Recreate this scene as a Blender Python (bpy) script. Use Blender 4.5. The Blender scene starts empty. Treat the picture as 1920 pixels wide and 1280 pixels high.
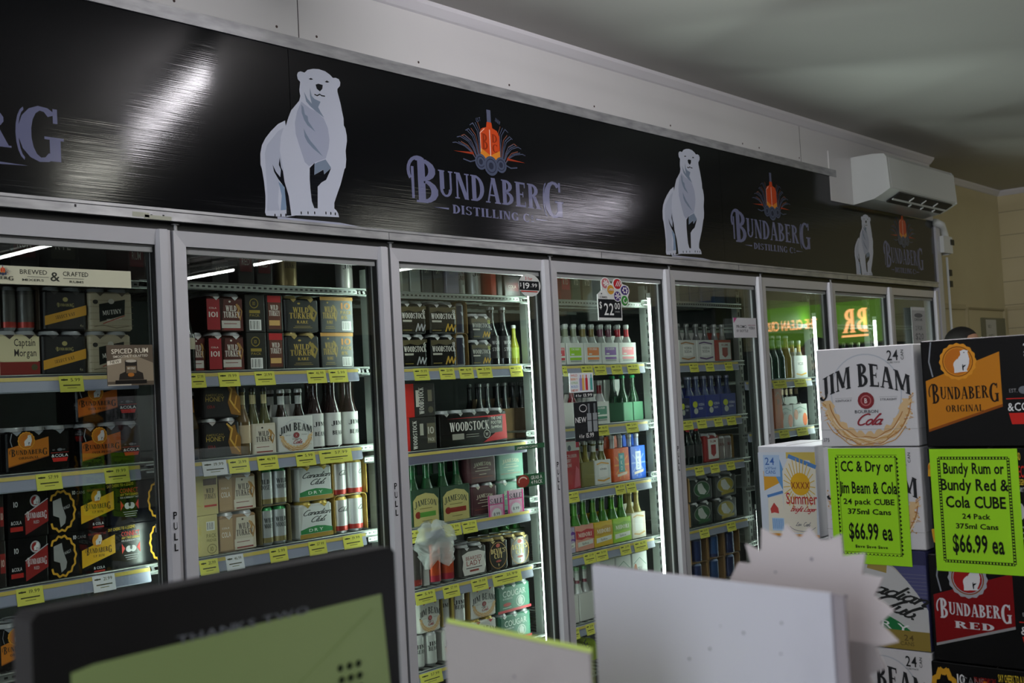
import bpy, math, random
from math import sin, cos, pi, radians
from mathutils import Vector, Matrix
random.seed(7)
S = bpy.context.scene
COL = S.collection

# ------------------------------------------------------------------ camera
cam_d = bpy.data.cameras.new('camera'); cam = bpy.data.objects.new('camera', cam_d); COL.objects.link(cam)
_R = Vector((0.657861, -0.751327, -0.052205)); _U = Vector((0.002902, -0.066787, 0.997763)); _F = Vector((0.753133, 0.656541, 0.041756))
M = Matrix.Identity(4)
for i in range(3):
    M[i][0] = _R[i]; M[i][1] = _U[i]; M[i][2] = -_F[i]
M.translation = Vector((-0.2005, -3.0370, 1.5000))
cam.matrix_world = M
cam_d.sensor_width = 36.0; cam_d.lens = 40.252
cam_d.clip_start = 0.05; cam_d.clip_end = 60
cam_d.dof.use_dof = True; cam_d.dof.focus_distance = 4.1; cam_d.dof.aperture_fstop = 6.3
S.camera = cam

# ------------------------------------------------------------------ world, exposure
w = bpy.data.worlds.new('world'); S.world = w; w.use_nodes = True
w.node_tree.nodes['Background'].inputs[0].default_value = (0.55, 0.58, 0.65, 1)
w.node_tree.nodes['Background'].inputs[1].default_value = 0.05
S.view_settings.view_transform = 'Standard'; S.view_settings.look = 'None'
S.view_settings.gamma = 1; S.view_settings.use_curve_mapping = False
S.view_settings.exposure = 0.08
try:
    S.cycles.use_denoising = True
    S.cycles.max_bounces = 7; S.cycles.diffuse_bounces = 3; S.cycles.glossy_bounces = 4
    S.cycles.transmission_bounces = 4; S.cycles.transparent_max_bounces = 14
    S.cycles.sample_clamp_indirect = 3.0; S.cycles.caustics_reflective = False; S.cycles.caustics_refractive = False
    S.cycles.blur_glossy = 0.2
except Exception: pass

CEIL = 2.985
def area(name, loc, sx, sy, power, color=(1, 1, 1), rot=(0, 0, 0), spread=180):
    l = bpy.data.lights.new(name, 'AREA'); l.shape = 'RECTANGLE'; l.size = sx; l.size_y = sy
    l.energy = power; l.color = color; l.spread = radians(spread)
    o = bpy.data.objects.new(name, l); COL.objects.link(o); o.location = loc; o.rotation_euler = rot
    return o
# ceiling fluorescent tubes (x, y centre, length along y, hang height, power, colour)
# window light added out of view to brighten the cards and cartons
area('added_window_light', (-2.93, -3.2, 1.75), 2.6, 1.2, 50, (.86, .92, 1), (0, radians(-90), 0))
TUBES = [(-1.4, -1.9, 1.2, 2.88, 40, (1, .95, 1)), (2.70, -1.53, 1.3, 2.88, 50, (.98, .94, 1)), (3.15, -3.0, 0.6, 2.88, 20, (1, .99, .88)),  # first tube is added, unseen, to brighten the cards and carton faces
         (6.95, -2.55, 1.1, 2.88, 18, (.94, .89, 1)), (6.4, -4.05, .9, 2.88, 16, (1, 1, .88)),
         (4.27, -6.05, 1.2, 2.88, 13, (.95, 1, .98)), (6.57, -5.65, .9, 2.88, 11, (1, 1, 1)),
         (6.64, -7.0, .9, 2.88, 9, (1, 1, 1)), (8.3, -5.5, .9, 2.88, 4, (1, 1, 1)), (9.3, -4.7, .9, 2.72, 3, (1, 1, .92)),
         (0.3, -4.3, 1.2, 2.88, 42, (1, .96, 1))]
# the tubes themselves are the emitters (built with their fittings further down); the number is each tube's power in watts
# fluorescent tubes fixed to the mullions inside the coolers (x, z0, z1, power)
LAMPS = [(1.74, 0.25, 1.14, 3.2), (2.665, 0.25, 1.98, 26.0), (3.556, 0.25, 1.95, 52.0), (4.462, 0.25, 1.93, 52.0), (5.39, 0.3, 0.8, 0.5), (6.21, 0.25, 1.86, 24.0), (7.075, 0.25, 1.85, 22.0)]
ORD2 = ['first', 'second', 'third', 'fourth', 'fifth', 'sixth', 'seventh']
for x, z0, z1, p in LAMPS:
    area('cooler_lamp_light', (x, .138, (z0+z1)/2), .022, z1 - z0, p, (.90, 1, .96), (radians(90), 0, pi), 175)

# ------------------------------------------------------------------ colour + materials
def lin(h):
    if not isinstance(h, str): return (*h[:3], 1)
    h = h.lstrip('#'); h = h if len(h) == 6 else ''.join(q*2 for q in h); v = [int(h[i:i+2], 16) / 255 for i in (0, 2, 4)]
    return tuple((c / 12.92 if c <= .04045 else ((c + .055) / 1.055) ** 2.4) for c in v) + (1,)
def newmat(name, rough=.5, metal=0.0, color=None, spec=.5, coat=0):
    m = bpy.data.materials.new(name); m.use_nodes = True
    b = m.node_tree.nodes['Principled BSDF']
    b.inputs['Roughness'].default_value = rough; b.inputs['Metallic'].default_value = metal
    b.inputs['Specular IOR Level'].default_value = spec; b.inputs['Coat Weight'].default_value = coat
    if color is None:
        a = m.node_tree.nodes.new('ShaderNodeAttribute'); a.attribute_name = 'Col'
        m.node_tree.links.new(a.outputs['Color'], b.inputs['Base Color'])
    else: b.inputs['Base Color'].default_value = lin(color)
    return m
def bump(m, scale, strength, detail=2, mapscale=(1, 1, 1), dist=.002):
    nt = m.node_tree; b = nt.nodes['Principled BSDF']
    tc = nt.nodes.new('ShaderNodeTexCoord'); mp = nt.nodes.new('ShaderNodeMapping'); n = nt.nodes.new('ShaderNodeTexNoise'); bu = nt.nodes.new('ShaderNodeBump')
    mp.inputs['Scale'].default_value = mapscale; n.inputs['Scale'].default_value = scale; n.inputs['Detail'].default_value = detail
    bu.inputs['Strength'].default_value = strength; bu.inputs['Distance'].default_value = dist
    nt.links.new(tc.outputs['Object'], mp.inputs[0]); nt.links.new(mp.outputs[0], n.inputs['Vector']); nt.links.new(n.outputs['Fac'], bu.inputs['Height']); nt.links.new(bu.outputs[0], b.inputs['Normal'])
    return m
def dirt(m, c1, c2, scale=3, lo=.4, hi=.7, mapscale=(1, 1, 1)):
    nt = m.node_tree; b = nt.nodes['Principled BSDF']
    tc = nt.nodes.new('ShaderNodeTexCoord'); mp = nt.nodes.new('ShaderNodeMapping'); n = nt.nodes.new('ShaderNodeTexNoise'); r = nt.nodes.new('ShaderNodeValToRGB')
    mp.inputs['Scale'].default_value = mapscale; n.inputs['Scale'].default_value = scale; n.inputs['Detail'].default_value = 5
    r.color_ramp.elements[0].position = lo; r.color_ramp.elements[0].color = lin(c1); r.color_ramp.elements[1].position = hi; r.color_ramp.elements[1].color = lin(c2)
    nt.links.new(tc.outputs['Object'], mp.inputs[0]); nt.links.new(mp.outputs[0], n.inputs['Vector']); nt.links.new(n.outputs['Fac'], r.inputs[0]); nt.links.new(r.outputs[0], b.inputs['Base Color'])
    return m
def glassmat(name, tint=(1, 1, 1), ior=1.5, refl=1.0):
    m = bpy.data.materials.new(name); m.use_nodes = True; nt = m.node_tree; nt.nodes.clear()
    o = nt.nodes.new('ShaderNodeOutputMaterial'); mx = nt.nodes.new('ShaderNodeMixShader'); t = nt.nodes.new('ShaderNodeBsdfTransparent'); g = nt.nodes.new('ShaderNodeBsdfGlossy'); f = nt.nodes.new('ShaderNodeFresnel')
    ge = nt.nodes.new('ShaderNodeNewGeometry'); mr = nt.nodes.new('ShaderNodeMapRange')   # leaving the pane: inverse index
    mr.inputs[3].default_value = ior; mr.inputs[4].default_value = 1/ior; nt.links.new(ge.outputs['Backfacing'], mr.inputs[0]); nt.links.new(mr.outputs[0], f.inputs[0]); t.inputs[0].default_value = (*tint, 1); g.inputs['Roughness'].default_value = .004; g.inputs['Color'].default_value = (refl, refl, refl, 1)
    nt.links.new(f.outputs[0], mx.inputs[0]); nt.links.new(t.outputs[0], mx.inputs[1]); nt.links.new(g.outputs[0], mx.inputs[2]); nt.links.new(mx.outputs[0], o.inputs[0])
    return m
def emit(name, col, s):
    m = bpy.data.materials.new(name); m.use_nodes = True; b = m.node_tree.nodes['Principled BSDF']
    b.inputs['Base Color'].default_value = lin(col); b.inputs['Emission Color'].default_value = lin(col); b.inputs['Emission Strength'].default_value = s
    return m
PRINT = newmat('printed_board', .45, spec=.35); GLOSSP = newmat('glossy_printed_film', .24, spec=.25); PAPER = newmat('matt_paper', .85, spec=.2)
CANM = newmat('printed_metal', .34, .35); PLAST = newmat('plastic_coloured', .35)
SIGN = bump(newmat('sign_vinyl', .105, spec=.2), 1.0, .42, 2, (1.6, 1.6, 300), .00040)
ALU = newmat('brushed_aluminium', .42, .2, '#c6c6ca'); ALUD = dirt(newmat('old_aluminium', .4, .5), '#8a8b8d', '#b3b3b5', 9, .3, .7, (1, 1, 4))
BLACK = newmat('black_rubber', .5, 0, '#0b0c0d'); GASK = newmat('grey_gasket', .5, 0, '#8e908e')
WHITE = newmat('white_enamel', .35, 0, '#d9dcd8'); WIRE = newmat('galvanised_wire', .4, .6, '#8f9490')
PANE = glassmat('door_glass', (.93, .96, .94)); BAG = newmat('clear_film', .18, 0, '#e6eaea'); BAG.node_tree.nodes['Principled BSDF'].inputs['Alpha'].default_value = .38
DARKIN = newmat('cool_room_lining', .7, 0, '#171a1c')
def liquid(name, col, alpha):
    m = bpy.data.materials.new(name); m.use_nodes = True; nt = m.node_tree; b = nt.nodes['Principled BSDF']
    b.inputs['Roughness'].default_value = .06; a = nt.nodes.new('ShaderNodeAttribute'); a.attribute_name = 'Col'
    nt.links.new(a.outputs['Color'], b.inputs['Base Color']); b.inputs['Alpha'].default_value = alpha; b.inputs['Coat Weight'].default_value = .5
    return m
BOTTLE = liquid('bottle_glass', None, .93)

# ------------------------------------------------------------------ mesh builder
class MB:
    def __init__(s): s.v = []; s.f = []; s.c = []; s.m = []; s.sm = []; s.mats = []
    def mi(s, m):
        if m not in s.mats: s.mats.append(m)
        return s.mats.index(m)
    def add(s, vs, fs, col, mat, smooth=False):
        b = len(s.v); s.v += [tuple(v) for v in vs]; i = s.mi(mat); cl = lin(col)
        for f in fs: s.f.append(tuple(b + k for k in f)); s.c.append(cl); s.m.append(i); s.sm.append(smooth)
    def box(s, x0, x1, y0, y1, z0, z1, col='#808080', mat=None):
        vs = [(x, y, z) for x in (x0, x1) for y in (y0, y1) for z in (z0, z1)]
        s.add(vs, [(0, 1, 3, 2), (4, 6, 7, 5), (0, 4, 5, 1), (2, 3, 7, 6), (0, 2, 6, 4), (1, 5, 7, 3)], col, mat or PRINT)
    def rbox(s, w, d, z0, z1, r, col, mat, top=None, n=3, bev=.003, cx=0, cy=0):
        pts = []
        for qx, qy, a0 in ((1, 1, 0), (-1, 1, pi/2), (-1, -1, pi), (1, -1, 1.5*pi)):
            for k in range(n + 1):
                a = a0 + k * pi / 2 / n
                pts.append((qx*(w/2 - r), qy*(d/2 - r), cos(a), sin(a)))
        rings = [(z0, r - bev), (z0 + bev, r), (z1 - bev, r), (z1, r - bev)]
        N = len(pts); vs = [(cx + px + rr*ca, cy + py + rr*sa, z) for z, rr in rings for px, py, ca, sa in pts]
        fs = [(k*N + i, k*N + (i+1) % N, (k+1)*N + (i+1) % N, (k+1)*N + i) for k in range(3) for i in range(N)]
        s.add(vs, fs, col, mat, False); b = [(tuple(range(3*N, 4*N)))]
        s.add(vs, b, top or col, mat); s.add(vs, [tuple(range(N))[::-1]], col, mat)
    def lathe(s, prof, n=18, cx=0, cy=0, mat=None, cap=True, cz=0):
        N = n
        for k in range(len(prof) - 1):
            (r0, z0, c0), (r1, z1, _) = prof[k][:3], prof[k+1][:3]
            mt = prof[k][3] if len(prof[k]) > 3 else (mat or CANM)
            vs = [(cx + r0*cos(2*pi*i/N), cy + r0*sin(2*pi*i/N), cz + z0) for i in range(N)] + [(cx + r1*cos(2*pi*i/N), cy + r1*sin(2*pi*i/N), cz + z1) for i in range(N)]
            s.add(vs, [(i, (i+1) % N, N + (i+1) % N, N + i) for i in range(N)], c0, mt, True)
        if cap:
            r, z, c = prof[-1][:3]; mt = prof[-1][3] if len(prof[-1]) > 3 else (mat or CANM)
            s.add([(cx + r*cos(2*pi*i/N), cy + r*sin(2*pi*i/N), cz + z) for i in range(N)], [tuple(range(N))], c, mt)
            r, z, c = prof[0][:3]
            s.add([(cx + r*cos(2*pi*i/N), cy + r*sin(2*pi*i/N), cz + z) for i in range(N)], [tuple(range(N))[::-1]], c, mat or CANM)
    def prism(s, poly, a, b, axis, col, mat):
        n = len(poly)
        def P(u, v, t): return {'x': (t, u, v), 'y': (u, t, v), 'z': (u, v, t)}[axis]
        vs = [P(u, v, a) for u, v in poly] + [P(u, v, b) for u, v in poly]
        s.add(vs, [(i, (i+1) % n, n + (i+1) % n, n + i) for i in range(n)] + [tuple(range(n))[::-1], tuple(range(n, 2*n))], col, mat)
    def tube(s, pts, r, col, mat, n=8):
        rings = []
        for i, p in enumerate(pts):
            p = Vector(p); d = (Vector(pts[min(i+1, len(pts)-1)]) - Vector(pts[max(i-1, 0)])).normalized()
            u = d.cross(Vector((0, 0, 1))) if abs(d.z) < .9 else d.cross(Vector((1, 0, 0))); u.normalize(); v = d.cross(u)
            rings.append([p + r*(u*cos(2*pi*k/n) + v*sin(2*pi*k/n)) for k in range(n)])
        vs = [q for ring in rings for q in ring]
        fs = [(i*n + k, i*n + (k+1) % n, (i+1)*n + (k+1) % n, (i+1)*n + k) for i in range(len(pts)-1) for k in range(n)]
        fs += [tuple(range(n))[::-1], tuple(range((len(pts)-1)*n, len(pts)*n))]
        s.add(vs, fs, col, mat, True)
    def art(s, A, fmap, mat=None):
        for i, (vs, fs, col) in enumerate(A.items):
            off = .0004 + i * A.step
            j = [0]*len(vs)
            for k, f in enumerate(fs):
                for q in f: j[q] = k % 8
            s.add([fmap(u, v, off + 2e-6*j[k]) for k, (u, v) in enumerate(vs)], fs, col, mat or PRINT)
    def mesh(s, name):
        me = bpy.data.meshes.new(name); me.from_pydata(s.v, [], s.f)
        for m in s.mats: me.materials.append(m)
        me.polygons.foreach_set('material_index', s.m); me.polygons.foreach_set('use_smooth', s.sm)
        at = me.attributes.new('Col', 'FLOAT_COLOR', 'CORNER'); buf = []
        for p, c in zip(me.polygons, s.c): buf += list(c) * p.loop_total
        at.data.foreach_set('color', buf); me.update(); return me
    def obj(s, name, parent=None, loc=(0, 0, 0), rot=None):
        return link(name, s.mesh(name), parent, loc, rot)
def link(name, me, parent=None, loc=(0, 0, 0), rot=None):
    o = bpy.data.objects.new(name, me); COL.objects.link(o); o.location = loc
    if rot: o.rotation_euler = rot
    if parent: o.parent = parent
    return o
def tag(o, label, cat, group=None):
    o['label'] = label; o['category'] = cat
    if group: o['group'] = group
    return o
def thing(name, label, cat, loc=(0, 0, 0), rz=0, group=None):
    o = bpy.data.objects.new(name, None); COL.objects.link(o); o.location = loc; o.rotation_euler = (0, 0, rz); o.empty_display_size = .05
    return tag(o, label, cat, group)
def struct(o): o['kind'] = 'structure'; return o

# ------------------------------------------------------------------ lettering
_sans = {}
def sans_glyph(c, off=.012):
    ch = (c, off)
    if ch not in _sans:
        cu = bpy.data.curves.new('g', 'FONT'); cu.body = c; cu.size = 1.38; cu.resolution_u = 2; cu.fill_mode = 'FRONT'; cu.offset = off
        o = bpy.data.objects.new('g', cu); me = o.to_mesh()
        vs = [(v.co.x, v.co.y) for v in me.vertices]; fs = [tuple(p.vertices) for p in me.polygons]
        o.to_mesh_clear(); bpy.data.objects.remove(o); bpy.data.curves.remove(cu)
        if vs:
            mx = min(v[0] for v in vs); Mx = max(v[0] for v in vs); vs = [(a - mx, b) for a, b in vs]; wd = Mx - mx
        else: wd = .3
        _sans[ch] = (vs, fs, wd)
    return _sans[ch]
def _q(*p): return list(p)
def R_(x0, y0, x1, y1): return [(x0, y0), (x1, y0), (x1, y1), (x0, y1)]
def ARC(cx, cy, rx, ry, a0, a1, wx, wy, n=7):
    out = []
    for k in range(n):
        a = radians(a0 + (a1-a0)*k/n); b = radians(a0 + (a1-a0)*(k+1)/n)
        out.append([(cx + rx*cos(a), cy + ry*sin(a)), (cx + rx*cos(b), cy + ry*sin(b)), (cx + (rx-wx)*cos(b), cy + (ry-wy)*sin(b)), (cx + (rx-wx)*cos(a), cy + (ry-wy)*sin(a))])
    return out
def ST(x, T=.20, b=True, t=True):
    o = [R_(x, 0, x+T, 1)]
    if b: o += [R_(x-.06, 0, x+T+.06, .05)]
    if t: o += [R_(x-.06, .95, x+T+.06, 1)]
    return o
def DG(x0, y0, x1, y1, w): return [[(x0, y0), (x0+w, y0), (x1+w, y1), (x1, y1)]]
def serif_glyph(c):
    T = .20; t = .08
    if c == 'B': return ST(.06) + ARC(.22, .755, .34, .245, -90, 90, T, t) + ARC(.22, .27, .40, .27, -90, 90, T, t) + [R_(.2, .5, .3, .55)], .64
    if c == 'U': return ARC(.335, .3, .275, .3, 180, 360, .14, t) + [R_(.0, .95, .29, 1), R_(.06, .3, .06+T, 1), R_(.52, .3, .61, 1), R_(.46, .95, .67, 1)], .68
    if c == 'N': return [R_(.08, 0, .08+t, 1), R_(0, 0, .22, .05), R_(0, .95, .2, 1), R_(.56, 0, .56+t, 1), R_(.48, .95, .7, 1)] + DG(.46, 0, .06, 1, T), .70
    if c == 'D': return ST(.06) + ARC(.22, .5, .44, .5, -90, 90, T, t, 9), .68
    if c == 'A': return DG(.05, 0, .3, 1, t) + DG(.5, 0, .27, 1, T) + [R_(.15, .28, .58, .34), R_(-.03, 0, .2, .05), R_(.43, 0, .74, .05)], .72
    if c == 'E': return ST(.06) + [R_(.2, 0, .56, t), R_(.2, 1-t, .54, 1), R_(.2, .48, .44, .54), R_(.51, 0, .56, .22), R_(.49, .78, .54, 1), R_(.4, .4, .44, .62)], .60
    if c == 'F': return ST(.06) + [R_(.2, 1-t, .54, 1), R_(.2, .48, .44, .54), R_(.49, .78, .54, 1), R_(.4, .4, .44, .62)], .58
    if c == 'R': return ST(.06) + ARC(.22, .74, .36, .26, -90, 90, T, t) + DG(.5, 0, .26, .5, T) + [R_(.44, 0, .74, .05)], .72
    if c == 'P': return ST(.06) + ARC(.22, .72, .38, .28, -90, 90, T, t), .62
    if c in 'GC':
        g = ARC(.38, .5, .36, .5, 50, 310, T, t, 11) + [R_(.56, .72, .63, .98)]
        return (g + [R_(.5, .04, .5+T-.03, .45), R_(.42, .42, .72, .47)], .74) if c == 'G' else (g + [R_(.56, .03, .6, .22)], .68)
    if c == 'O': return ARC(.38, .5, .36, .5, 0, 360, T, t, 16), .76
    if c == 'S': return ARC(.3, .74, .25, .26, 20, 270, .13, .07, 8) + ARC(.3, .26, .27, .27, 90, -160, .15, .07, 8) + [R_(.5, .74, .55, .97), R_(.03, .03, .08, .27)], .62
    if c == 'I': return ST(.06), .32
    if c == 'J': return [R_(.2, .1, .2+T, 1), R_(.12, .95, .45, 1)] + ARC(.12, .1, .25, .28, 180, 360, .15, .1), .46
    if c == 'M': return [R_(.08, 0, .08+t, 1), R_(0, 0, .2, .05), R_(0, .95, .2, 1), R_(.7, 0, .7+T-.02, 1), R_(.63, 0, .92, .05), R_(.66, .95, .92, 1)] + DG(.36, .1, .06, 1, T) + DG(.4, .1, .68, 1, t), .94
    if c == 'L': return ST(.06) + [R_(.2, 0, .56, t), R_(.51, 0, .56, .24)], .58
    if c == 'T': return [R_(.24, 0, .24+T, 1), R_(.16, 0, .5, .05), R_(.02, 1-t, .64, 1), R_(.02, .76, .06, 1), R_(.6, .76, .64, 1)], .66
    if c == 'W': return DG(.2, 0, .02, 1, T) + DG(.24, 0, .44, 1, t) + DG(.56, 0, .38, 1, T) + DG(.6, 0, .84, 1, t) + [R_(-.04, .95, .24, 1), R_(.76, .95, .98, 1)], .96
    if c == 'Y': return [R_(.27, 0, .27+T, .5), R_(.19, 0, .53, .05), R_(-.03, .95, .24, 1), R_(.52, .95, .74, 1)] + DG(.27, .46, .02, 1, T) + DG(.38, .46, .6, 1, t), .72
    if c == 'K': return ST(.06) + DG(.22, .42, .54, 1, t) + DG(.5, 0, .26, .58, T) + [R_(.44, .95, .7, 1), R_(.44, 0, .74, .05)], .74
    if c == 'V': return DG(.26, 0, .02, 1, T) + DG(.32, 0, .56, 1, t) + [R_(-.04, .95, .24, 1), R_(.48, .95, .7, 1)], .68
    if c == 'H': return ST(.06) + ST(.5) + [R_(.2, .47, .52, .53)], .74
    return None
def _arcp(cx, cy, rx, ry, a0, a1, n=7): return [(cx + rx*cos(radians(a0 + (a1-a0)*k/n)), cy + ry*sin(radians(a0 + (a1-a0)*k/n))) for k in range(n+1)]
SCR = {
 'a': ([_arcp(.3, .5, .26, .46, 20, 340), [(.55, .95), (.52, .2), (.62, .05), (.75, .15)]], .72),
 'n': ([[(0, .8), (.1, .95), (.12, 0)], _arcp(.34, .6, .2, .36, 170, 0) + [(.54, .15), (.62, .03), (.74, .12)]], .7),
 'd': ([_arcp(.3, .5, .26, .46, 20, 340), [(.56, 1.9), (.53, .2), (.62, .05), (.75, .15)]], .72),
 'i': ([[(.1, .95), (.1, .2), (.2, .03), (.32, .12)], [(.12, 1.3), (.14, 1.4)]], .3),
 'u': ([[(.02, .9), (.1, .95), (.1, .3)] + _arcp(.3, .3, .2, .28, 180, 330), [(.52, .95), (.5, .2), (.6, .04), (.72, .14)]], .7),
 'l': ([[(.02, .5), (.2, 1.6), (.3, 1.9), (.2, 1.85), (.12, 1.2), (.1, .3), (.2, .04), (.34, .14)]], .32),
 'b': ([[(.02, .5), (.2, 1.6), (.3, 1.9), (.2, 1.85), (.1, 1.2), (.1, .3)] + _arcp(.3, .4, .22, .4, 190, 430)], .62),
 'C': ([_arcp(.55, .95, .5, .95, 60, 310, 12)], .95),
 'S': ([_arcp(.5, 1.4, .3, .5, 30, 250, 8) + _arcp(.45, .5, .35, .5, 80, -170, 9)], .9),
 'o': ([_arcp(.3, .5, .26, .46, 0, 360, 10)], .62),
 'm': ([[(0, .8), (.1, .95), (.12, 0)], _arcp(.3, .6, .17, .36, 170, 0) + [(.47, 0)], _arcp(.66, .6, .18, .36, 170, 0) + [(.84, .15), (.92, .03), (1.02, .12)]], 1.0),
 'e': ([[(.06, .5), (.5, .6)] + _arcp(.3, .52, .23, .44, 10, 310, 9)], .6),
 'r': ([[(0, .8), (.1, .95), (.12, 0)], [(.12, .6), (.3, .95), (.48, .85)]], .45),
 'B': ([[(.2, 1.9), (.15, 0)], _arcp(.2, 1.42, .5, .47, 100, -90), _arcp(.2, .48, .58, .48, 90, -100)], .85),
 'g': ([_arcp(.3, .5, .26, .46, 20, 340), [(.56, .95), (.52, -.5), (.3, -.8), (.05, -.6)]], .68),
 'h': ([[(.02, .5), (.2, 1.6), (.28, 1.9), (.12, 1.6), (.1, 0)], _arcp(.32, .6, .2, .36, 170, 0) + [(.52, .15), (.6, .03), (.72, .12)]], .68),
 't': ([[(.15, 1.5), (.1, .2), (.2, .04), (.34, .14)], [(-.05, 1.0), (.35, 1.0)]], .36),
 'L': ([[(.6, 1.6), (.4, 1.9), (.25, 1.4), (.2, .3), (.0, .1), (.3, .15), (.8, 0)]], .8),
 '.': ([[(.05, 0), (.12, .02)]], .2),
}
def strip(pts, w):
    out = []
    for i in range(len(pts)-1):
        (x0, y0), (x1, y1) = pts[i], pts[i+1]; dx, dy = x1-x0, y1-y0; L = math.hypot(dx, dy) or 1; nx, ny = -dy/L*w/2, dx/L*w/2; ex, ey = dx/L*w*.25, dy/L*w*.25
        out.append([(x0+nx-ex, y0+ny-ey), (x0-nx-ex, y0-ny-ey), (x1-nx+ex, y1-ny+ey), (x1+nx+ex, y1+ny+ey)])
    return out
class Art:
    def __init__(s, step=.00002): s.items = []; s.step = step
    def polys(s, ps, col):
        vs = []; fs = []
        for p in ps:
            b = len(vs); a = sum(p[i][0]*p[(i+1) % len(p)][1] - p[(i+1) % len(p)][0]*p[i][1] for i in range(len(p)))
            if a < 0: p = p[::-1]
            vs += p; fs.append(tuple(range(b, b+len(p))))
        if vs: s.items.append((vs, fs, col))
    def poly(s, p, col): s.polys([list(p)], col)
    def rect(s, x0, y0, x1, y1, col): s.polys([R_(x0, y0, x1, y1)], col)
    def ell(s, cx, cy, rx, ry, col, n=20): s.polys([[(cx + rx*cos(2*pi*k/n), cy + ry*sin(2*pi*k/n)) for k in range(n)]], col)
    def ring(s, cx, cy, rx, ry, wd, col, a0=0, a1=360, n=24): s.polys(ARC(cx, cy, rx, ry, a0, a1, wd, wd, n), col)
    def line(s, pts, wd, col): s.polys(strip(list(pts), wd), col)
    def text(s, t, x, y, h, col, font='sans', w=None, align='l', arc=None, slant=0, sp=.09, rot=0, bold=0):
        X = 0; parts = []
        for c in t:
            if c == ' ': X += .34; continue
            g = None
            if font == 'serif':
                r = serif_glyph(c)
                if r: ps, wd = r; g = ([list(p) for p in ps], wd)
            elif font == 'script' and c in SCR:
                st, wd = SCR[c]; ps = []
                for l in st: ps += strip([(a*.8 + b*.3, b*.55) for a, b in l], .14)
                g = (ps, wd*.8 - .04)
            if g is None:
                vs, fs, wd = sans_glyph(c, .030 if font == 'bold' else .012); k = .82 if font != 'serif' else .9
                g = ([[(vs[i][0]*k, vs[i][1]) for i in f] for f in fs], wd*k)
                extra = sp
            else: extra = .02 if font == 'script' else .07
            parts.append((X, g[0])); X += g[1] + extra
        W = max(X - .05, .01); sx = h if w is None else w / W
        x0 = x - (W*sx/2 if align == 'c' else (W*sx if align == 'r' else 0))
        out = []
        for gx, ps in parts:
            for p in ps:
                q = []
                for a, b in p:
                    u = (gx + a)*sx; v = b*h
                    if slant: u += v*slant
                    if arc: tt = (u / (W*sx))*2 - 1; dy, hs = arc(tt); v = v*hs + dy*h
                    if rot: u, v = u*cos(rot) - v*sin(rot), u*sin(rot) + v*cos(rot)
                    q.append((x0 + u if not rot else x + u, y + v))
                out.append(q)
        s.polys(out, col)
    def barcode(s, x, y, w, h):
        s.rect(x, y, x+w, y+h, '#f2f2ee'); k = 9
        s.polys([R_(x + w*(.08 + .84*i/k), y + h*.1, x + w*(.08 + .84*(i + (.3 if i % 3 else .6))/k), y + h*.9) for i in range(k)], '#1a1a1a')
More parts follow.
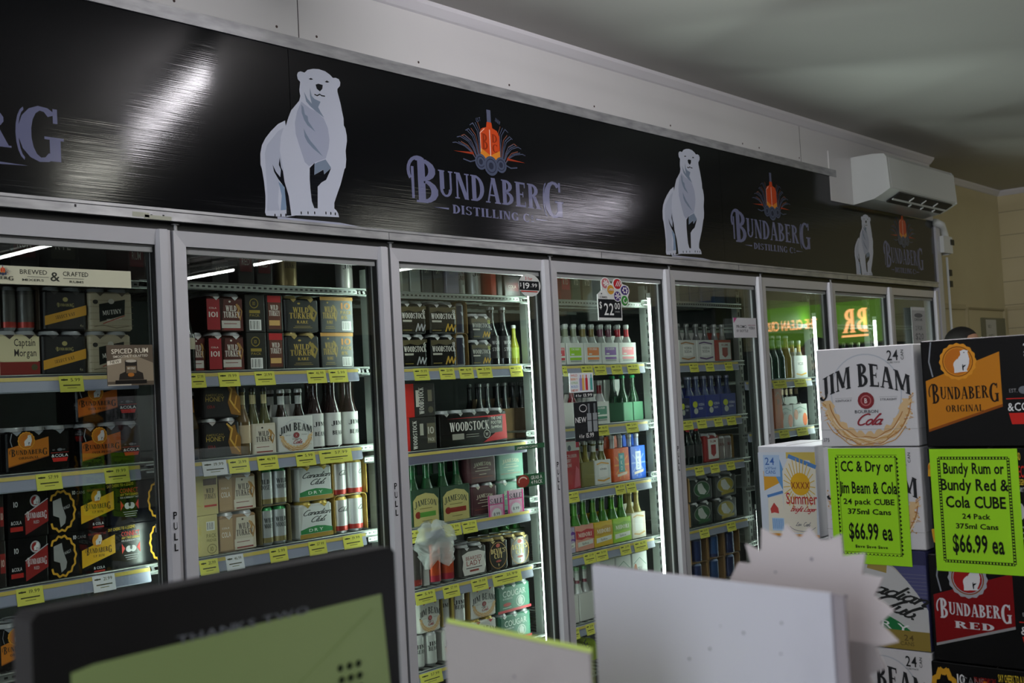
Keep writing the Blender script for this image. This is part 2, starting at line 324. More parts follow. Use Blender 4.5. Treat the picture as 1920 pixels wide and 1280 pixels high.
BEAR = {'body':[(0.316,0.931),(0.325,0.949),(0.346,0.959),(0.378,0.956),(0.404,0.979),(0.451,0.994),(0.498,1.0),(0.551,0.995),(0.591,0.979),(0.614,0.962),(0.639,0.967),(0.665,0.962),(0.677,0.942),(0.672,0.918),(0.649,0.895),(0.648,0.876),(0.658,0.84),(0.671,0.795),(0.68,0.749),(0.69,0.703),(0.69,0.656),(0.702,0.638),(0.711,0.592),(0.711,0.555),(0.695,0.486),(0.697,0.43),(0.688,0.373),(0.678,0.362),(0.66,0.313),(0.638,0.255),(0.604,0.186),(0.577,0.128),(0.575,0.091),(0.593,0.078),(0.606,0.061),(0.612,0.036),(0.436,0.029),(0.26,0.02),(0.176,0.003),(0.026,0.0),(0.018,0.019),(0.023,0.054),(0.027,0.124),(0.021,0.211),(0.009,0.289),(0.0,0.314),(0.002,0.384),(0.017,0.439),(0.046,0.486),(0.091,0.537),(0.148,0.589),(0.204,0.619),(0.208,0.584),(0.217,0.608),(0.233,0.646),(0.258,0.695),(0.271,0.707),(0.324,0.764),(0.335,0.797),(0.33,0.822),(0.33,0.838),(0.339,0.889),(0.32,0.904)],'mid':[(0.368,0.748),(0.413,0.727),(0.458,0.716),(0.521,0.678),(0.552,0.618),(0.561,0.545),(0.551,0.487),(0.523,0.415),(0.439,0.382),(0.38,0.348),(0.347,0.371),(0.308,0.475),(0.284,0.545),(0.282,0.617),(0.303,0.692),(0.341,0.762)],'rump':[(0.146,0.544),(0.191,0.572),(0.166,0.511),(0.152,0.42),(0.176,0.298),(0.141,0.25),(0.121,0.089),(0.13,0.041),(0.033,0.029),(0.043,0.126),(0.039,0.257),(0.036,0.388),(0.054,0.443)],'sh1':[(0.34,0.743),(0.356,0.728),(0.365,0.683),(0.387,0.673),(0.391,0.641),(0.445,0.58),(0.383,0.613),(0.357,0.646),(0.34,0.689)],'sh2':[(0.35,0.59),(0.369,0.556),(0.401,0.515),(0.439,0.483),(0.5,0.424),(0.421,0.467),(0.377,0.502),(0.356,0.536)],'sh3':[(0.416,0.864),(0.429,0.812),(0.451,0.796),(0.5,0.785),(0.478,0.746),(0.494,0.721),(0.524,0.683),(0.458,0.716),(0.414,0.741),(0.381,0.768),(0.366,0.83),(0.393,0.788),(0.426,0.761),(0.414,0.81)],'blue':[(0.131,0.222),(0.171,0.2),(0.187,0.139),(0.182,0.049),(0.138,0.042),(0.152,0.136)],'belly':[(0.42,0.295),(0.421,0.366),(0.457,0.384),(0.52,0.408),(0.564,0.359),(0.505,0.308),(0.497,0.34)],'gap':[(0.385,0.337),(0.427,0.375),(0.42,0.295),(0.497,0.338),(0.503,0.308),(0.564,0.357),(0.547,0.325),(0.517,0.274),(0.478,0.253),(0.444,0.222),(0.436,0.079),(0.408,0.079),(0.39,0.121),(0.383,0.202),(0.381,0.266)],'gap2':[(0.091,0.326),(0.115,0.283),(0.147,0.252),(0.154,0.3),(0.14,0.33),(0.148,0.377),(0.157,0.314),(0.17,0.293),(0.178,0.227),(0.206,0.141),(0.221,0.015),(0.182,0.012),(0.185,0.068),(0.176,0.191),(0.129,0.24),(0.101,0.281)],'nose':[(0.465,0.892),(0.487,0.902),(0.525,0.9),(0.52,0.874),(0.499,0.853),(0.473,0.866)],'eye1':[(0.409,0.92),(0.428,0.93),(0.447,0.924),(0.427,0.917)],'eye2':[(0.543,0.924),(0.561,0.936),(0.582,0.929),(0.562,0.921)],'mouth':[(0.453,0.826),(0.474,0.821),(0.496,0.834),(0.511,0.827),(0.537,0.828)],'claws':[(0.3,0.039),(0.355,0.044),(0.409,0.048),(0.502,0.055),(0.543,0.056),(0.581,0.056),(0.093,0.007),(0.139,0.011),(0.177,0.015)]}
BEARC = 0.356
def tri(pts):
    from mathutils.geometry import tessellate_polygon
    return [[pts[i] for i in t] for t in tessellate_polygon([[Vector((a, b, 0)) for a, b in pts]])]
def bear(A, x, y, h, lvl=2):
    def P(k): return [(x + a*h, y + b*h) for a, b in BEAR[k]]
    A.polys(tri(P('body')), '#c6cbd9' if lvl > 1 else '#e8e8e8')
    if lvl > 1:
        A.polys(tri(P('mid')), '#aab0c4'); A.polys(tri(P('rump')), '#b4bacb')
        for k in ('sh1', 'sh2', 'sh3'): A.polys(tri(P(k)), '#7f8da0')
        A.polys(tri(P('blue')), '#8299b4'); A.polys(tri(P('belly')), '#7f8da0')
    A.polys(tri(P('gap')), '#101218'); 
    if lvl > 1: A.polys(tri(P('gap2')), '#101218')
    if lvl > 1:
        for k in ('nose', 'eye1', 'eye2'): A.polys(tri(P(k)), '#101218')
        A.line(P('mouth'), .008*h, '#101218'); 
        for a, b in BEAR['claws']: A.ell(x + a*h, y + b*h, .005*h, .011*h, '#101218', 8)
    else: 
        for k in ('nose',): A.polys(tri(P(k)), '#202020')
def wordmark(A, x, y, w, h, col, col2=None):
    # large first and last letters, small capitals between, gently arched
    b = w*.155; g = w*.145
    A.text('B', x + b*.3, y - h*.30, h*1.62, col, 'serif', w=b*.72)
    A.polys(ARC(x + b*.42, y + h*.62, b*.44, h*.68, 78, 215, b*.12, h*.07, 9), col)
    A.text('UNDABER', x + b*1.08, y, h, col, 'serif', w=w - b*1.08 - g*1.02, arc=lambda t: (.06*(t*t), 1 + .0*t))
    A.text('G', x + w - g, y - h*.33, h*1.55, col, 'serif', w=g)
def jb(A, cx, y, w, h, col='#17191c'):
    A.text('JIM BEAM', cx, y, h, col, 'serif', w=w, align='c', arc=lambda t: (-.55*t*t, 1 + .25*(1 - abs(t))))
# ------------------------------------------------------------------ printed fronts: f(A, w, h), origin at lower left of the face
def f_bundy(lab='#d98a1e', tx='#2a1a08', sub='ORIGINAL', cola=True, mid=None):
    def f(A, w, h):
        lw = w*.62 if cola else w*.92; x0 = w*.03
        A.line([(x0+lw*.10, h*.98), (x0+lw*.06, h*.80), (x0+lw*.10, h*.66)], w*.012, '#8d9299')
        A.poly([(x0, h*.16), (x0+lw, h*.38), (x0+lw, h*.86), (x0, h*.62)], lab)
        A.poly([(x0, h*.14), (x0+lw, h*.36), (x0+lw, h*.385), (x0, h*.165)], '#8d4a12' if tx != '#d8d8da' else '#9a9a9a')
        r = min(lw*.21, h*.19); cx = x0+lw*.45; cy = h*.79
        A.polys(tri([(cx + r*1.16*(1 + .035*cos(16*q))*cos(q), cy + r*1.16*(1 + .035*cos(16*q))*sin(q)) for q in [2*pi*k/64 for k in range(64)]]), '#e2992a' if tx != '#d8d8da' else '#a9adb3'); A.ring(cx, cy, r*.98, r*.98, r*.07, '#8a4a10'); A.ell(cx, cy, r*.86, r*.86, '#c8731c' if tx != '#d8d8da' else '#a41c1c')
        bear(A, cx - r*.28, cy - r*.72, r*1.45, 1)
        wordmark(A, x0+lw*.03, h*.44, lw*.94, h*.115, tx)
        A.text(sub, x0+lw*.5, h*.325, h*.062, tx if tx == '#d8d8da' else '#3a240c', 'serif', w=lw*.5, align='c')
        if cola: cola_art(A, w*.68, h*.30, w*.28, h)
        return A
    return f
def cola_art(A, x, y, w, h):
    A.text('EST.', x+w*.1, y+h*.185, h*.035, '#8a8a8a'); A.text('1888', x+w*.66, y+h*.185, h*.035, '#8a8a8a'); A.ell(x+w*.5, y+h*.205, w*.14, h*.035, '#6f7479')
    A.rect(x, y+h*.125, x+w, y+h*.135, '#c02a22')
    A.text('&COLA', x+w*.5, y+h*.02, h*.075, '#eeeeec', w=w*.94, align='c')
    A.poly([(x+w*.05, y), (x+w*.95, y), (x+w*.88, y-h*.10), (x+w*.12, y-h*.10)], '#cf281f')
def f_band(word, sub, band='#c99327', top='#3d3a22'):       # black card, ochre slanted band
    def f(A, w, h):
        A.ell(w*.5, h*.80, w*.06, h*.06, '#a39a60'); wordmark(A, w*.3, h*.62, w*.4, h*.07, '#a39a60')
        A.poly([(w*.02, h*.12), (w*.98, h*.40), (w*.98, h*.66), (w*.02, h*.36)], band)
        A.text(word, w*.27, h*.28, h*.085, '#4a3410', 'serif', w=w*.46, rot=.2)
        A.text(sub, w*.82, h*.08, h*.08, '#8f8a70')
    return f
def f_mutiny(A, w, h):
    for k in range(5): A.rect(0, h*(.12+.17*k), w, h*(.13+.17*k), '#8e826b')
    A.poly([(w*.22, h*.22), (w*.8, h*.42), (w*.82, h*.84), (w*.22, h*.7)], '#20241f'); A.ell(w*.5, h*.78, w*.07, h*.07, '#cfcabb'); A.ell(w*.14, h*.76, w*.06, h*.06, '#2c2a26')
    A.text('MUTINY', w*.3, h*.40, h*.12, '#e9e5d8', 'serif', w=w*.44, rot=.12); A.text('ZERO SUGAR', w*.38, h*.25, h*.05, '#e9e5d8', w=w*.36, rot=.12)
    A.line([(w*.3, h*.18), (w*.8, h*.4)], h*.02, '#b2382c'); A.line([(w*.1, h*.1), (w*.3, h*.14), (w*.6, h*.06), (w*.9, h*.12)], h*.02, '#7d705a')
def f_captain(A, w, h):
    A.rect(0, h*.36, w, h*.98, '#d9cfa6'); A.rect(0, 0, w, h*.34, '#7c2019'); A.ell(w*.86, h*.2, w*.08, h*.08, '#4a4a2c')
    A.text('Captain', w*.36, h*.74, h*.19, '#2b2523', w=w*.54); A.text('Morgan', w*.36, h*.48, h*.19, '#2b2523', w=w*.56)
def f_ten(A, w, h):                 # long ten pack with serrated badges and slanted yellow label
    for cx, wd in ((w*.10, w*.115), (w*1.0, w*.10)):
        pts = [(cx + wd*(1.0 + .05*cos(14*2*pi*k/56))*cos(2*pi*k/56), h*.48 + h*.44*(1 + .05*cos(14*2*pi*k/56))*sin(2*pi*k/56)) for k in range(57)]
        pts = [p for p in pts if 0.004*w <= p[0] <= w*.996]
        segs = [[]]
        for p in pts:
            if segs[-1] and abs(p[0]-segs[-1][-1][0]) + abs(p[1]-segs[-1][-1][1]) > h*.2: segs.append([])
            segs[-1].append(p)
        for sg in segs:
            if len(sg) > 1: A.line(sg, h*.045, '#d8a22c')
    A.polys(tri([(w*.03, h*.72), (w*.10, h*.78), (w*.11, h*.6), (w*.14, h*.34), (w*.13, h*.2), (w*.09, h*.12), (w*.08, h*.34), (w*.03, h*.4)]), '#9a9a98')
    A.text('WALLY', w*.125, h*.5, h*.07, '#c9c9c9', w=w*.06, rot=.35)
    A.text('10', w*.20, h*.82, h*.09, '#e8e8e8', 'serif'); A.text('CANS', w*.235, h*.82, h*.07, '#777')
    A.poly([(w*.27, h*.13), (w*.57, h*.38), (w*.57, h*.80), (w*.27, h*.53)], '#e0ac1c'); A.ell(w*.41, h*.72, w*.045, h*.15, '#d28c18'); bear(A, w*.395, h*.62, h*.22, 1)
    wordmark(A, w*.30, h*.44, w*.24, h*.11, '#2a1d0a'); A.text('U.P. RUM', w*.42, h*.34, h*.055, '#5a4210', 'serif', w=w*.1, align='c')
    A.text('SAY CHEERS TO A LEGEND', w*.51, h*.88, h*.07, '#e8c93c', w=w*.25, rot=.03); A.text('FOR A LEGENDARY TALE', w*.33, h*.85, h*.05, '#a3241c', w=w*.16)
    A.text('CONNECT', w*.63, h*.73, h*.11, '#d22c22', w=w*.17); A.text('ANY TWO LEGENDS', w*.63, h*.66, h*.055, '#e8c93c', w=w*.17); A.text('FOR A LEGENDARY TALE', w*.63, h*.60, h*.04, '#e9e9e9', w=w*.17)
    A.poly([(w*.63, h*.56), (w*.66, h*.44), (w*.63, h*.32)], '#c02a22'); A.poly([(w*.80, h*.56), (w*.77, h*.44), (w*.80, h*.32)], '#c02a22')
    A.ell(w*.695, h*.42, w*.028, h*.075, '#dcdcdc'); A.ell(w*.735, h*.42, w*.028, h*.075, '#cccccc'); A.ell(w*.716, h*.45, w*.012, h*.05, '#2a2a2a')
    for k in range(3): A.rect(w*(.65+.01*k), h*(.27-.05*k), w*(.79-.01*k), h*(.285-.05*k), '#9a9a9a')
    A.text('& COLA', w*.42, h*.07, h*.06, '#eeeeee', w=w*.1, align='c'); A.rect(w*.37, 0, w*.47, h*.04, '#b02a20')
def f_red10(A, w, h):
    A.poly([(w*.42, h*.05), (w, h*.3), (w, h*.78), (w*.42, h*.5)], '#8c1a18'); A.line([(w*.42, h*.5), (w, h*.8)], h*.02, '#c8c8c8'); A.ell(w*.68, h*.78, w*.13, h*.13, '#b9b9bb'); A.ell(w*.68, h*.78, w*.1, h*.1, '#8c1a18'); bear(A, w*.64, h*.7, h*.17, 1)
    wordmark(A, w*.45, h*.4, w*.52, h*.12, '#d8d8da'); A.text('RED', w*.7, h*.28, h*.07, '#c0c0c0', w=w*.14, align='c')
    A.text('10', w*.2, h*.68, h*.12, '#d8d8d8', 'serif', align='c'); A.text('&COLA', w*.2, h*.3, h*.08, '#d8d8d8', align='c', w=w*.26); A.rect(w*.05, h*.15, w*.36, h*.25, '#b0231c')
def f_turkey(bg='#5a231b', tx='#ece7dc', lab=None, strip=None, sub=None, gold=False):
    def f(A, w, h):
        x0 = w*.04; W = w*.92
        if strip: A.rect(0, h*.05, w*.34, h*.95, strip[0]); A.text(strip[1], w*.05, h*.42, h*.16, '#f0ece4', 'serif' if strip[1].isdigit() else 'sans', w=w*.24); A.text('COLA', w*.06, h*.66, h*.05, '#f0ece4', w=w*.2); x0 = w*.38; W = w*.58
        A.poly([(x0, h*.02), (x0+W, h*.02), (x0+W*.97, h*.95), (x0+W*.12, h*.95)], bg)
        A.line([(x0+W*.72, h*.80), (x0+W*.82, h*.66), (x0+W*.74, h*.5), (x0+W*.86, h*.40)], W*.09, '#b5884a' if not gold else '#8f7a34')
        A.line([(x0+W*.80, h*.78), (x0+W*.95, h*.6), (x0+W*.86, h*.34)], W*.05, '#a8814a' if not gold else '#8f7a34')
        A.text('WILD', x0+W*.46, h*.60, h*.165, tx, 'serif', w=W*.50, align='c', rot=0); A.text('TURKEY', x0+W*.48, h*.41, h*.175, tx, 'serif', w=W*.78, align='c')
        if sub: A.text(sub, x0+W*.5, h*.26, h*.09, tx, 'serif', w=W*.36, align='c'); A.rect(x0+W*.25, h*.17, x0+W*.75, h*.18, tx); A.rect(x0+W*.2, h*.12, x0+W*.8, h*.13, tx)
        elif lab: A.rect(x0, h*.10, x0+W*.86, h*.32, lab); A.rect(x0+W*.1, h*.22, x0+W*.7, h*.24, '#7b2b24'); A.rect(x0+W*.1, h*.05, x0+W*.86, h*.09, '#8e2a26')
        A.ell(x0+W*.4, h*.88, W*.05, h*.03, tx, 8)
    return f
def f_tenblack(A, w, h):
    A.ring(w*.45, h*.76, w*.22, h*.13, w*.035, '#98832f'); A.text('10', w*.45, h*.71, h*.1, '#98832f', 'serif', align='c'); A.rect(w*.2, h*.5, w*.74, h*.58, '#98832f'); A.text('PACK', w*.47, h*.41, h*.07, '#98832f', w=w*.5, align='c'); A.barcode(w*.18, h*.05, w*.6, h*.28)
def f_redcan(A, w, h):
    A.rect(w*.1, h*.80, w*.9, h*.98, '#b7262a'); A.rect(w*.12, h*.08, w*.88, h*.8, '#5f3120'); A.text('WILD', w*.5, h*.60, h*.13, '#ece7dc', 'serif', w=w*.46, align='c'); A.text('TURKEY', w*.5, h*.44, h*.14, '#ece7dc', 'serif', w=w*.66, align='c'); A.rect(w*.16, h*.18, w*.8, h*.32, '#d8ae6a')
def f_rare10(A, w, h):
    A.rect(0, h*.9, w, h, '#b5843a'); f_turkey('#1b1e20', '#b79a45', sub='RARE', gold=True)(A, w*.55, h*.95)
    A.text('10', w*.78, h*.66, h*.19, '#c8862c', 'sans', w=w*.3, align='c'); A.text('PACK', w*.78, h*.52, h*.1, '#b79a45', w=w*.34, align='c'); A.text('8%', w*.72, h*.38, h*.1, '#b79a45', w=w*.2, align='c'); A.barcode(w*.64, h*.06, w*.28, h*.26)
def f_honey(A, w, h):
    A.text('AMERICAN', w*.08, h*.62, h*.07, '#8d7a3a', w=w*.46); A.text('HONEY', w*.08, h*.47, h*.14, '#b39a44', w=w*.5); A.text('COLA', w*.12, h*.28, h*.08, '#a92a28', w=w*.2)
    A.polys(tri([(w*.62, h*.98), (w*.72, h*.72), (w*.66, h*.42), (w*.74, h*.08), (w, h*.02), (w, h*.55), (w*.9, h*.7), (w*.86, h*.92), (w*.74, h*.86)]), '#8e6220')
    A.line([(w*.64, h*.95), (w*.78, h*.8), (w*.72, h*.5), (w*.86, h*.25)], w*.04, '#e0b352'); A.line([(w*.9, h*.6), (w*.84, h*.3), (w*.96, h*.12)], w*.035, '#d8a040')
def f_jim(small=False, cola=True):
    def f(A, w, h):
        pts = [(w*.5 + w*.36*sin(t), h*.55 - h*.47*cos(t)*(1 if cos(t) > 0 else .8)) for t in [2*pi*k/40 for k in range(41)]]
        A.line(pts, w*.012, '#b9bec4')
        cres = [(w*.5 + w*(.45 + .03*sin(k*2.3))*cos(a), h*.50 + h*(.49 + .03*sin(k*1.9))*sin(a)) for k, a in [(k, -pi*.98 + pi*.96*k/34) for k in range(35)]] + [(w*.5 + w*(.36 + .02*sin(k*1.7))*cos(a), h*.52 + h*(.38 + .025*cos(k*2.1))*sin(a)) for k, a in [(k, -pi*.04 - pi*.92*k/34) for k in range(35)]]
        A.polys(tri([(min(max(a, w*.015), w*.985), max(b, h*.012)) for a, b in cres]), '#dcbc8a')
        rr = random.Random(5)
        for k in range(46):
            a = -pi*.99 + pi*.98*k/45 + rr.uniform(-.03, .03); L = rr.uniform(.02, .11)*(1.2 if abs(a + pi/2) > .9 else .7); rx, ry = w*.43, h*.46; b = .02; s = rr.choice((-.5, .5, .9, -.9))
            P = [(w*.5 + rx*cos(a-b), h*.5 + ry*sin(a-b)), (w*.5 + rx*cos(a+b), h*.5 + ry*sin(a+b)), (w*.5 + (rx + L*w)*cos(a + s*L), h*.5 + (ry + L*h)*sin(a + s*L) + L*h*.4)]
            A.polys([[(min(max(u, w*.01), w*.99), max(v, h*.01)) for u, v in P]], ['#d3a662', '#e2c795', '#b98545'][k % 3])
            if k % 4 == 0: A.ell(min(max(P[2][0], w*.03), w*.97), max(P[2][1] + h*.01, h*.02), w*.008, h*.009, '#c9964a', 8)
        for k in range(7):
            f = .86 + .035*k; a0 = -pi*.95 + .06*k; pts = [(w*.5 + w*.45*f*cos(a0 + pi*.86*i/26), h*.5 + h*(.48*f + .012*sin(i*1.3 + k*2))*sin(a0 + pi*.86*i/26)) for i in range(27)]
            A.line([(u, max(v, h*.012)) for u, v in pts][(k % 3)*3:26 - (k % 4)*3], w*.009, ['#b5793a', '#f0e2c6', '#c9964a', '#e8d2a6'][k % 4])
        jb(A, w*.5, h*.60, w*.92, h*.19)
        A.ell(w*.5, h*.46, w*.085, h*.085, '#7e1d24', 14); A.ring(w*.5, h*.46, w*.055, h*.055, w*.012, '#b56a6a'); A.text('B', w*.5, h*.435, h*.05, '#f0e6e2', align='c')
        A.text('KENTUCKY', w*.27, h*.455, h*.022, '#55585c', w=w*.17, align='c'); A.text('STRAIGHT', w*.73, h*.455, h*.022, '#55585c', w=w*.17, align='c')
        A.rect(w*.18, h*.49, w*.36, h*.493, '#9a9a9a'); A.rect(w*.64, h*.49, w*.82, h*.493, '#9a9a9a')
        A.text('BOURBON', w*.5, h*.335, h*.032, '#3a3d40', w=w*.24, align='c')
        if cola: A.text('Cola', w*.5, h*.215, h*.105, '#8e1f2c', 'script', w=w*.25, align='c', slant=.1)
    return f
def f_cc(A, w, h):
    A.poly([(w*.03, h*.2), (w*.97, h*.2), (w*.86, h*.97), (w*.14, h*.97)], '#d7dbd8')
    A.text('Canadian', w*.08, h*.70, h*.15, '#1c1f1e', 'script', w=w*.82, slant=.15); A.text('Club.', w*.3, h*.48, h*.15, '#1c1f1e', 'script', w=w*.44, slant=.15)
    A.polys(tri([(w*.02, h*.14), (w*.98, h*.14), (w*.98, h*.26), (w*.75, h*.33), (w*.5, h*.36), (w*.25, h*.33), (w*.02, h*.26)]), '#1f7a3d'); A.text('DRY', w*.5, h*.19, h*.095, '#eef2ea', w=w*.46, align='c', sp=.3)
    A.rect(0, 0, w, h*.13, '#a08334')
def f_wood(pct, col='#f0ede4', gold='#c39a2c', y=.52, dark=True):
    def f(A, w, h):
        A.poly([(0, h*.72), (w*.3, h*.8), (w*.6, h*.74), (w, h*.84), (w, h*.95), (0, h*.92)], '#4a4022')
        A.text(pct, w*.84, h*.72, h*.14, '#d9d6cc' if pct != '12' else '#d8e040', w=w*.12); A.text('WOODSTOCK', w*.04, h*y, h*.19, col, 'serif', w=w*.92); A.rect(w*.06, h*.40, w*.42, h*.47, '#b9b5a8')
        A.line([(w*.56, h*.08), (w*.66, h*.34), (w*.70, h*.12), (w*.8, h*.32), (w*.84, h*.1), (w*.94, h*.3)], w*.045, gold if pct != '6' else '#a9a9ad'); A.rect(w*.06, h*.1, w*.4, h*.13, '#7d6c2c')
    return f
def f_woodred(A, w, h):
    A.rect(0, 0, w*.3, h, '#c3251d'); A.text('WOODSTOCK', w*.62, h*.08, h*.2, '#f4f0e8', 'serif', w=h*.8, rot=pi/2); A.rect(w*.36, h*.3, w*.46, h*.8, '#d9d5ca'); A.rect(w*.76, h*.45, w*.9, h*.8, '#77705e'); A.ell(w*.84, h*.2, w*.09, h*.1, '#55503f')
def f_woodten(A, w, h):
    A.rect(0, 0, w*.1, h, '#c3251d'); A.text('WOODSTOCK', w*.34, h*.05, h*.17, '#f4f0e8', 'serif', w=h*.85, rot=pi/2); A.rect(w*.44, h*.45, w*.56, h*.8, '#b9b5a8'); A.rect(w*.68, h*.2, w*.96, h*.8, '#6a6350'); A.text('10', w*.82, h*.48, h*.22, '#d9d5ca', w=w*.22, align='c'); A.text('PACK', w*.82, h*.26, h*.1, '#d9d5ca', w=w*.22, align='c')
def f_footer(A, w, h):
    A.poly([(w*.1, h*.86), (w*.98, h*.9), (w*.99, h*.1), (w*.62, h*.04), (w*.8, h*.3), (w*.84, h*.62), (w*.7, h*.84)], '#c3202a'); A.poly([(w*.72, h*.3), (w*.92, h*.34), (w*.93, h*.86), (w*.70, h*.82)], '#1d1614')
    A.text('WOODSTOCK', w*.14, h*.46, h*.28, '#f4f0e8', 'serif', w=w*.58); A.rect(w*.17, h*.2, w*.34, h*.38, '#a8a498'); A.rect(w*.37, h*.32, w*.56, h*.34, '#a8a498'); A.rect(w*.37, h*.25, w*.56, h*.27, '#a8a498')
    A.ring(w*.68, h*.3, w*.05, h*.14, w*.008, '#d9d5ca'); A.text('W', w*.68, h*.24, h*.12, '#d9d5ca', align='c')
    for k, t in enumerate(('THE ONE', 'FOOTER', '5x440ml')): A.text(t, w*.75, h*(.74-.14*k), h*.105, '#e9e5da', w=w*.16)
def f_jameson(bg, tx='#e0d8c0', extra=None):
    def f(A, w, h):
        A.text('JAMESON', w*.5, h*.62, h*.13, tx, 'serif', w=w*.62, align='c', arc=lambda t: (-.3*t*t, 1)); A.rect(w*.3, h*.52, w*.7, h*.54, tx); A.rect(w*.22, h*.43, w*.78, h*.45, tx); A.rect(w*.36, h*.3, w*.62, h*.32, tx); A.rect(w*.1, h*.2, w*.86, h*.215, '#a0523a')
    return f
def f_jamlabel(seal='#5b9a3c'):
    def f(A, w, h):
        A.polys(tri([(w*.06, 0), (w*.94, 0), (w*.94, h*.72), (w*.8, h*.86), (w*.5, h*.92), (w*.2, h*.86), (w*.06, h*.72)]), '#cbbf7c')
        A.text('JAMESON', w*.5, h*.58, h*.17, '#20302a', 'serif', w=w*.76, align='c', arc=lambda t: (-.4*t*t, 1)); A.rect(w*.28, h*.47, w*.72, h*.49, '#7d7340'); A.ell(w*.22, h*.31, w*.1, h*.1, '#8c2f22'); A.rect(w*.28, h*.24, w*.84, h*.38, seal); A.rect(w*.35, h*.12, w*.7, h*.14, '#7d7340')
    return f
def f_lady(A, w, h):
    A.polys(tri([(w*.12, h*.06), (w*.88, h*.06), (w*.94, h*.3), (w*.9, h*.6), (w*.94, h*.78), (w*.7, h*.88), (w*.3, h*.88), (w*.06, h*.78), (w*.1, h*.55), (w*.06, h*.3)]), '#e2dfd8')
    A.text('BEARDED', w*.5, h*.58, h*.13, '#8c2a22', w=w*.6, align='c'); A.text('LADY', w*.5, h*.38, h*.18, '#8c2a22', w=w*.56, align='c'); A.rect(w*.2, h*.28, w*.8, h*.31, '#3c3a36'); A.rect(w*.33, h*.16, w*.67, h*.23, '#8c2a22')
def f_devil(A, w, h):
    A.ring(w*.5, h*.5, w*.44, h*.46, w*.02, '#b58b46'); A.text("DEVIL'S", w*.5, h*.58, h*.16, '#dcc47a', 'serif', w=w*.72, align='c', rot=0); A.text('CUT', w*.5, h*.40, h*.17, '#dcc47a', 'serif', w=w*.42, align='c'); A.ell(w*.5, h*.84, w*.1, h*.07, '#a8412e'); A.ell(w*.5, h*.3, w*.14, h*.04, '#8c2a22'); A.text('9', w*.5, h*.12, h*.1, '#dcc47a', align='c')
def f_cougar(A, w, h):
    A.rect(0, 0, w, h*.10, '#b8323a'); A.text('COUGAR', w*.16, h*.60, h*.24, '#dfe6df', w=w*.7); A.text('BOURBON', w*.16, h*.49, h*.07, '#dfe6df', w=w*.28); A.ell(w*.28, h*.3, w*.12, h*.07, '#a32a2c'); A.rect(w*.14, h*.17, w*.4, h*.19, '#dfe6df'); A.ring(w*.68, h*.34, w*.13, h*.22, w*.02, '#cfd8d0'); A.polys(tri([(w*.62, h*.2), (w*.74, h*.18), (w*.76, h*.4), (w*.68, h*.54), (w*.6, h*.42)]), '#cfd8d0')
def f_cruiser(col, word='LUSH'):
    def f(A, w, h):
        A.rect(w*.16, h*.22, w*.84, h*.80, col); A.text('CRUISER', w*.5, h*.68, h*.09, '#f6f2ee', w=w*.5, align='c'); A.rect(w*.16, h*.34, w*.84, h*.42, '#e9eee6'); A.rect(w*.24, h*.46, w*.42, h*.52, '#e9eee6'); A.rect(w*.18, h*.13, w*.82, h*.2, '#9fa7a0')
    return f
def f_wkd(col, c2):
    def f(A, w, h):
        for k in range(10): a = 2*pi*k/10; A.line([(w*.5 + w*.2*cos(a), h*.5 + h*.2*sin(a)), (w*.5 + w*.44*cos(a), h*.5 + h*.44*sin(a))], w*.06, c2)
        A.rect(w*.32, h*.28, w*.68, h*.86, '#2f8f93' if c2 != '#7f9be0' else '#e6ecf4'); tx = '#e9f2ee' if c2 != '#7f9be0' else '#3a5fc0'
        for k, t in enumerate('WKD'): A.text(t, w*.5, h*(.68-.17*k), h*.13, tx, align='c')
        A.poly([(w*.2, h*.14), (w*.8, h*.2), (w*.8, h*.28), (w*.2, h*.22)], '#e9d9c8')
    return f
def f_kiwi(A, w, h):
    A.rect(0, h*.8, w, h, '#e9e9e6'); A.rect(w*.76, h*.86, w, h, '#c63a4a'); A.ell(w*.28, h*.86, w*.12, h*.06, '#5a6068'); A.text('CRUISER', w*.04, h*.66, h*.07, '#e9dfdc', w=w*.76); A.text('BERRY', w*.06, h*.56, h*.08, '#f2e6e4', w=w*.3); A.text('KIWI', w*.06, h*.46, h*.08, '#f2e6e4', w=w*.32); A.polys(tri([(w*.5, h*.02), (w*.96, h*.05), (w*.9, h*.4), (w*.7, h*.48)]), '#d8707e'); A.rect(w*.06, h*.1, w*.4, h*.36, '#b84848')
def f_midori(col, c2, word='MIDORI'):
    def f(A, w, h):
        A.polys(tri([(0, h*.5), (w*.3, h*.44), (w*.6, h*.5), (w, h*.42), (w, h*.8), (w*.6, h*.86), (w*.3, h*.78), (0, h*.84)]), c2); A.text(word, w*.5, h*.55, h*.17, '#f1ece0', 'serif', w=w*.74, align='c'); A.polys(tri([(w*.08, h*.16), (w*.92, h*.22), (w*.92, h*.40), (w*.08, h*.36)]), '#e8e9df'); A.text('Splice', w*.5, h*.24, h*.09, '#555a52', w=w*.36, align='c')
    return f
def f_russian(col):
    def f(A, w, h):
        for a, b, r in ((.5, .56, .3), (.3, .66, .18), (.7, .66, .18), (.5, .78, .2)): A.ell(w*a, h*b, w*r, h*r*.8, '#2a2c2e')
        for a, b, r in ((.5, .26, .3), (.32, .32, .18), (.68, .32, .18)): A.ell(w*a, h*b, w*r, h*r*.7, col)
        A.text('RUSKI', w*.5, h*.48, h*.14, '#ecebe6', 'serif', w=w*.7, align='c')
def f_blue(A, w, h):
    A.ell(w*.3, h*.62, w*.16, h*.15, '#c2cc38'); A.ell(w*.34, h*.32, w*.14, h*.14, '#b8bfb4'); A.text('VODKA', w*.52, h*.55, h*.12, '#d7dce6', w=w*.4); A.text('SODA', w*.52, h*.38, h*.1, '#d7dce6', w=w*.3)
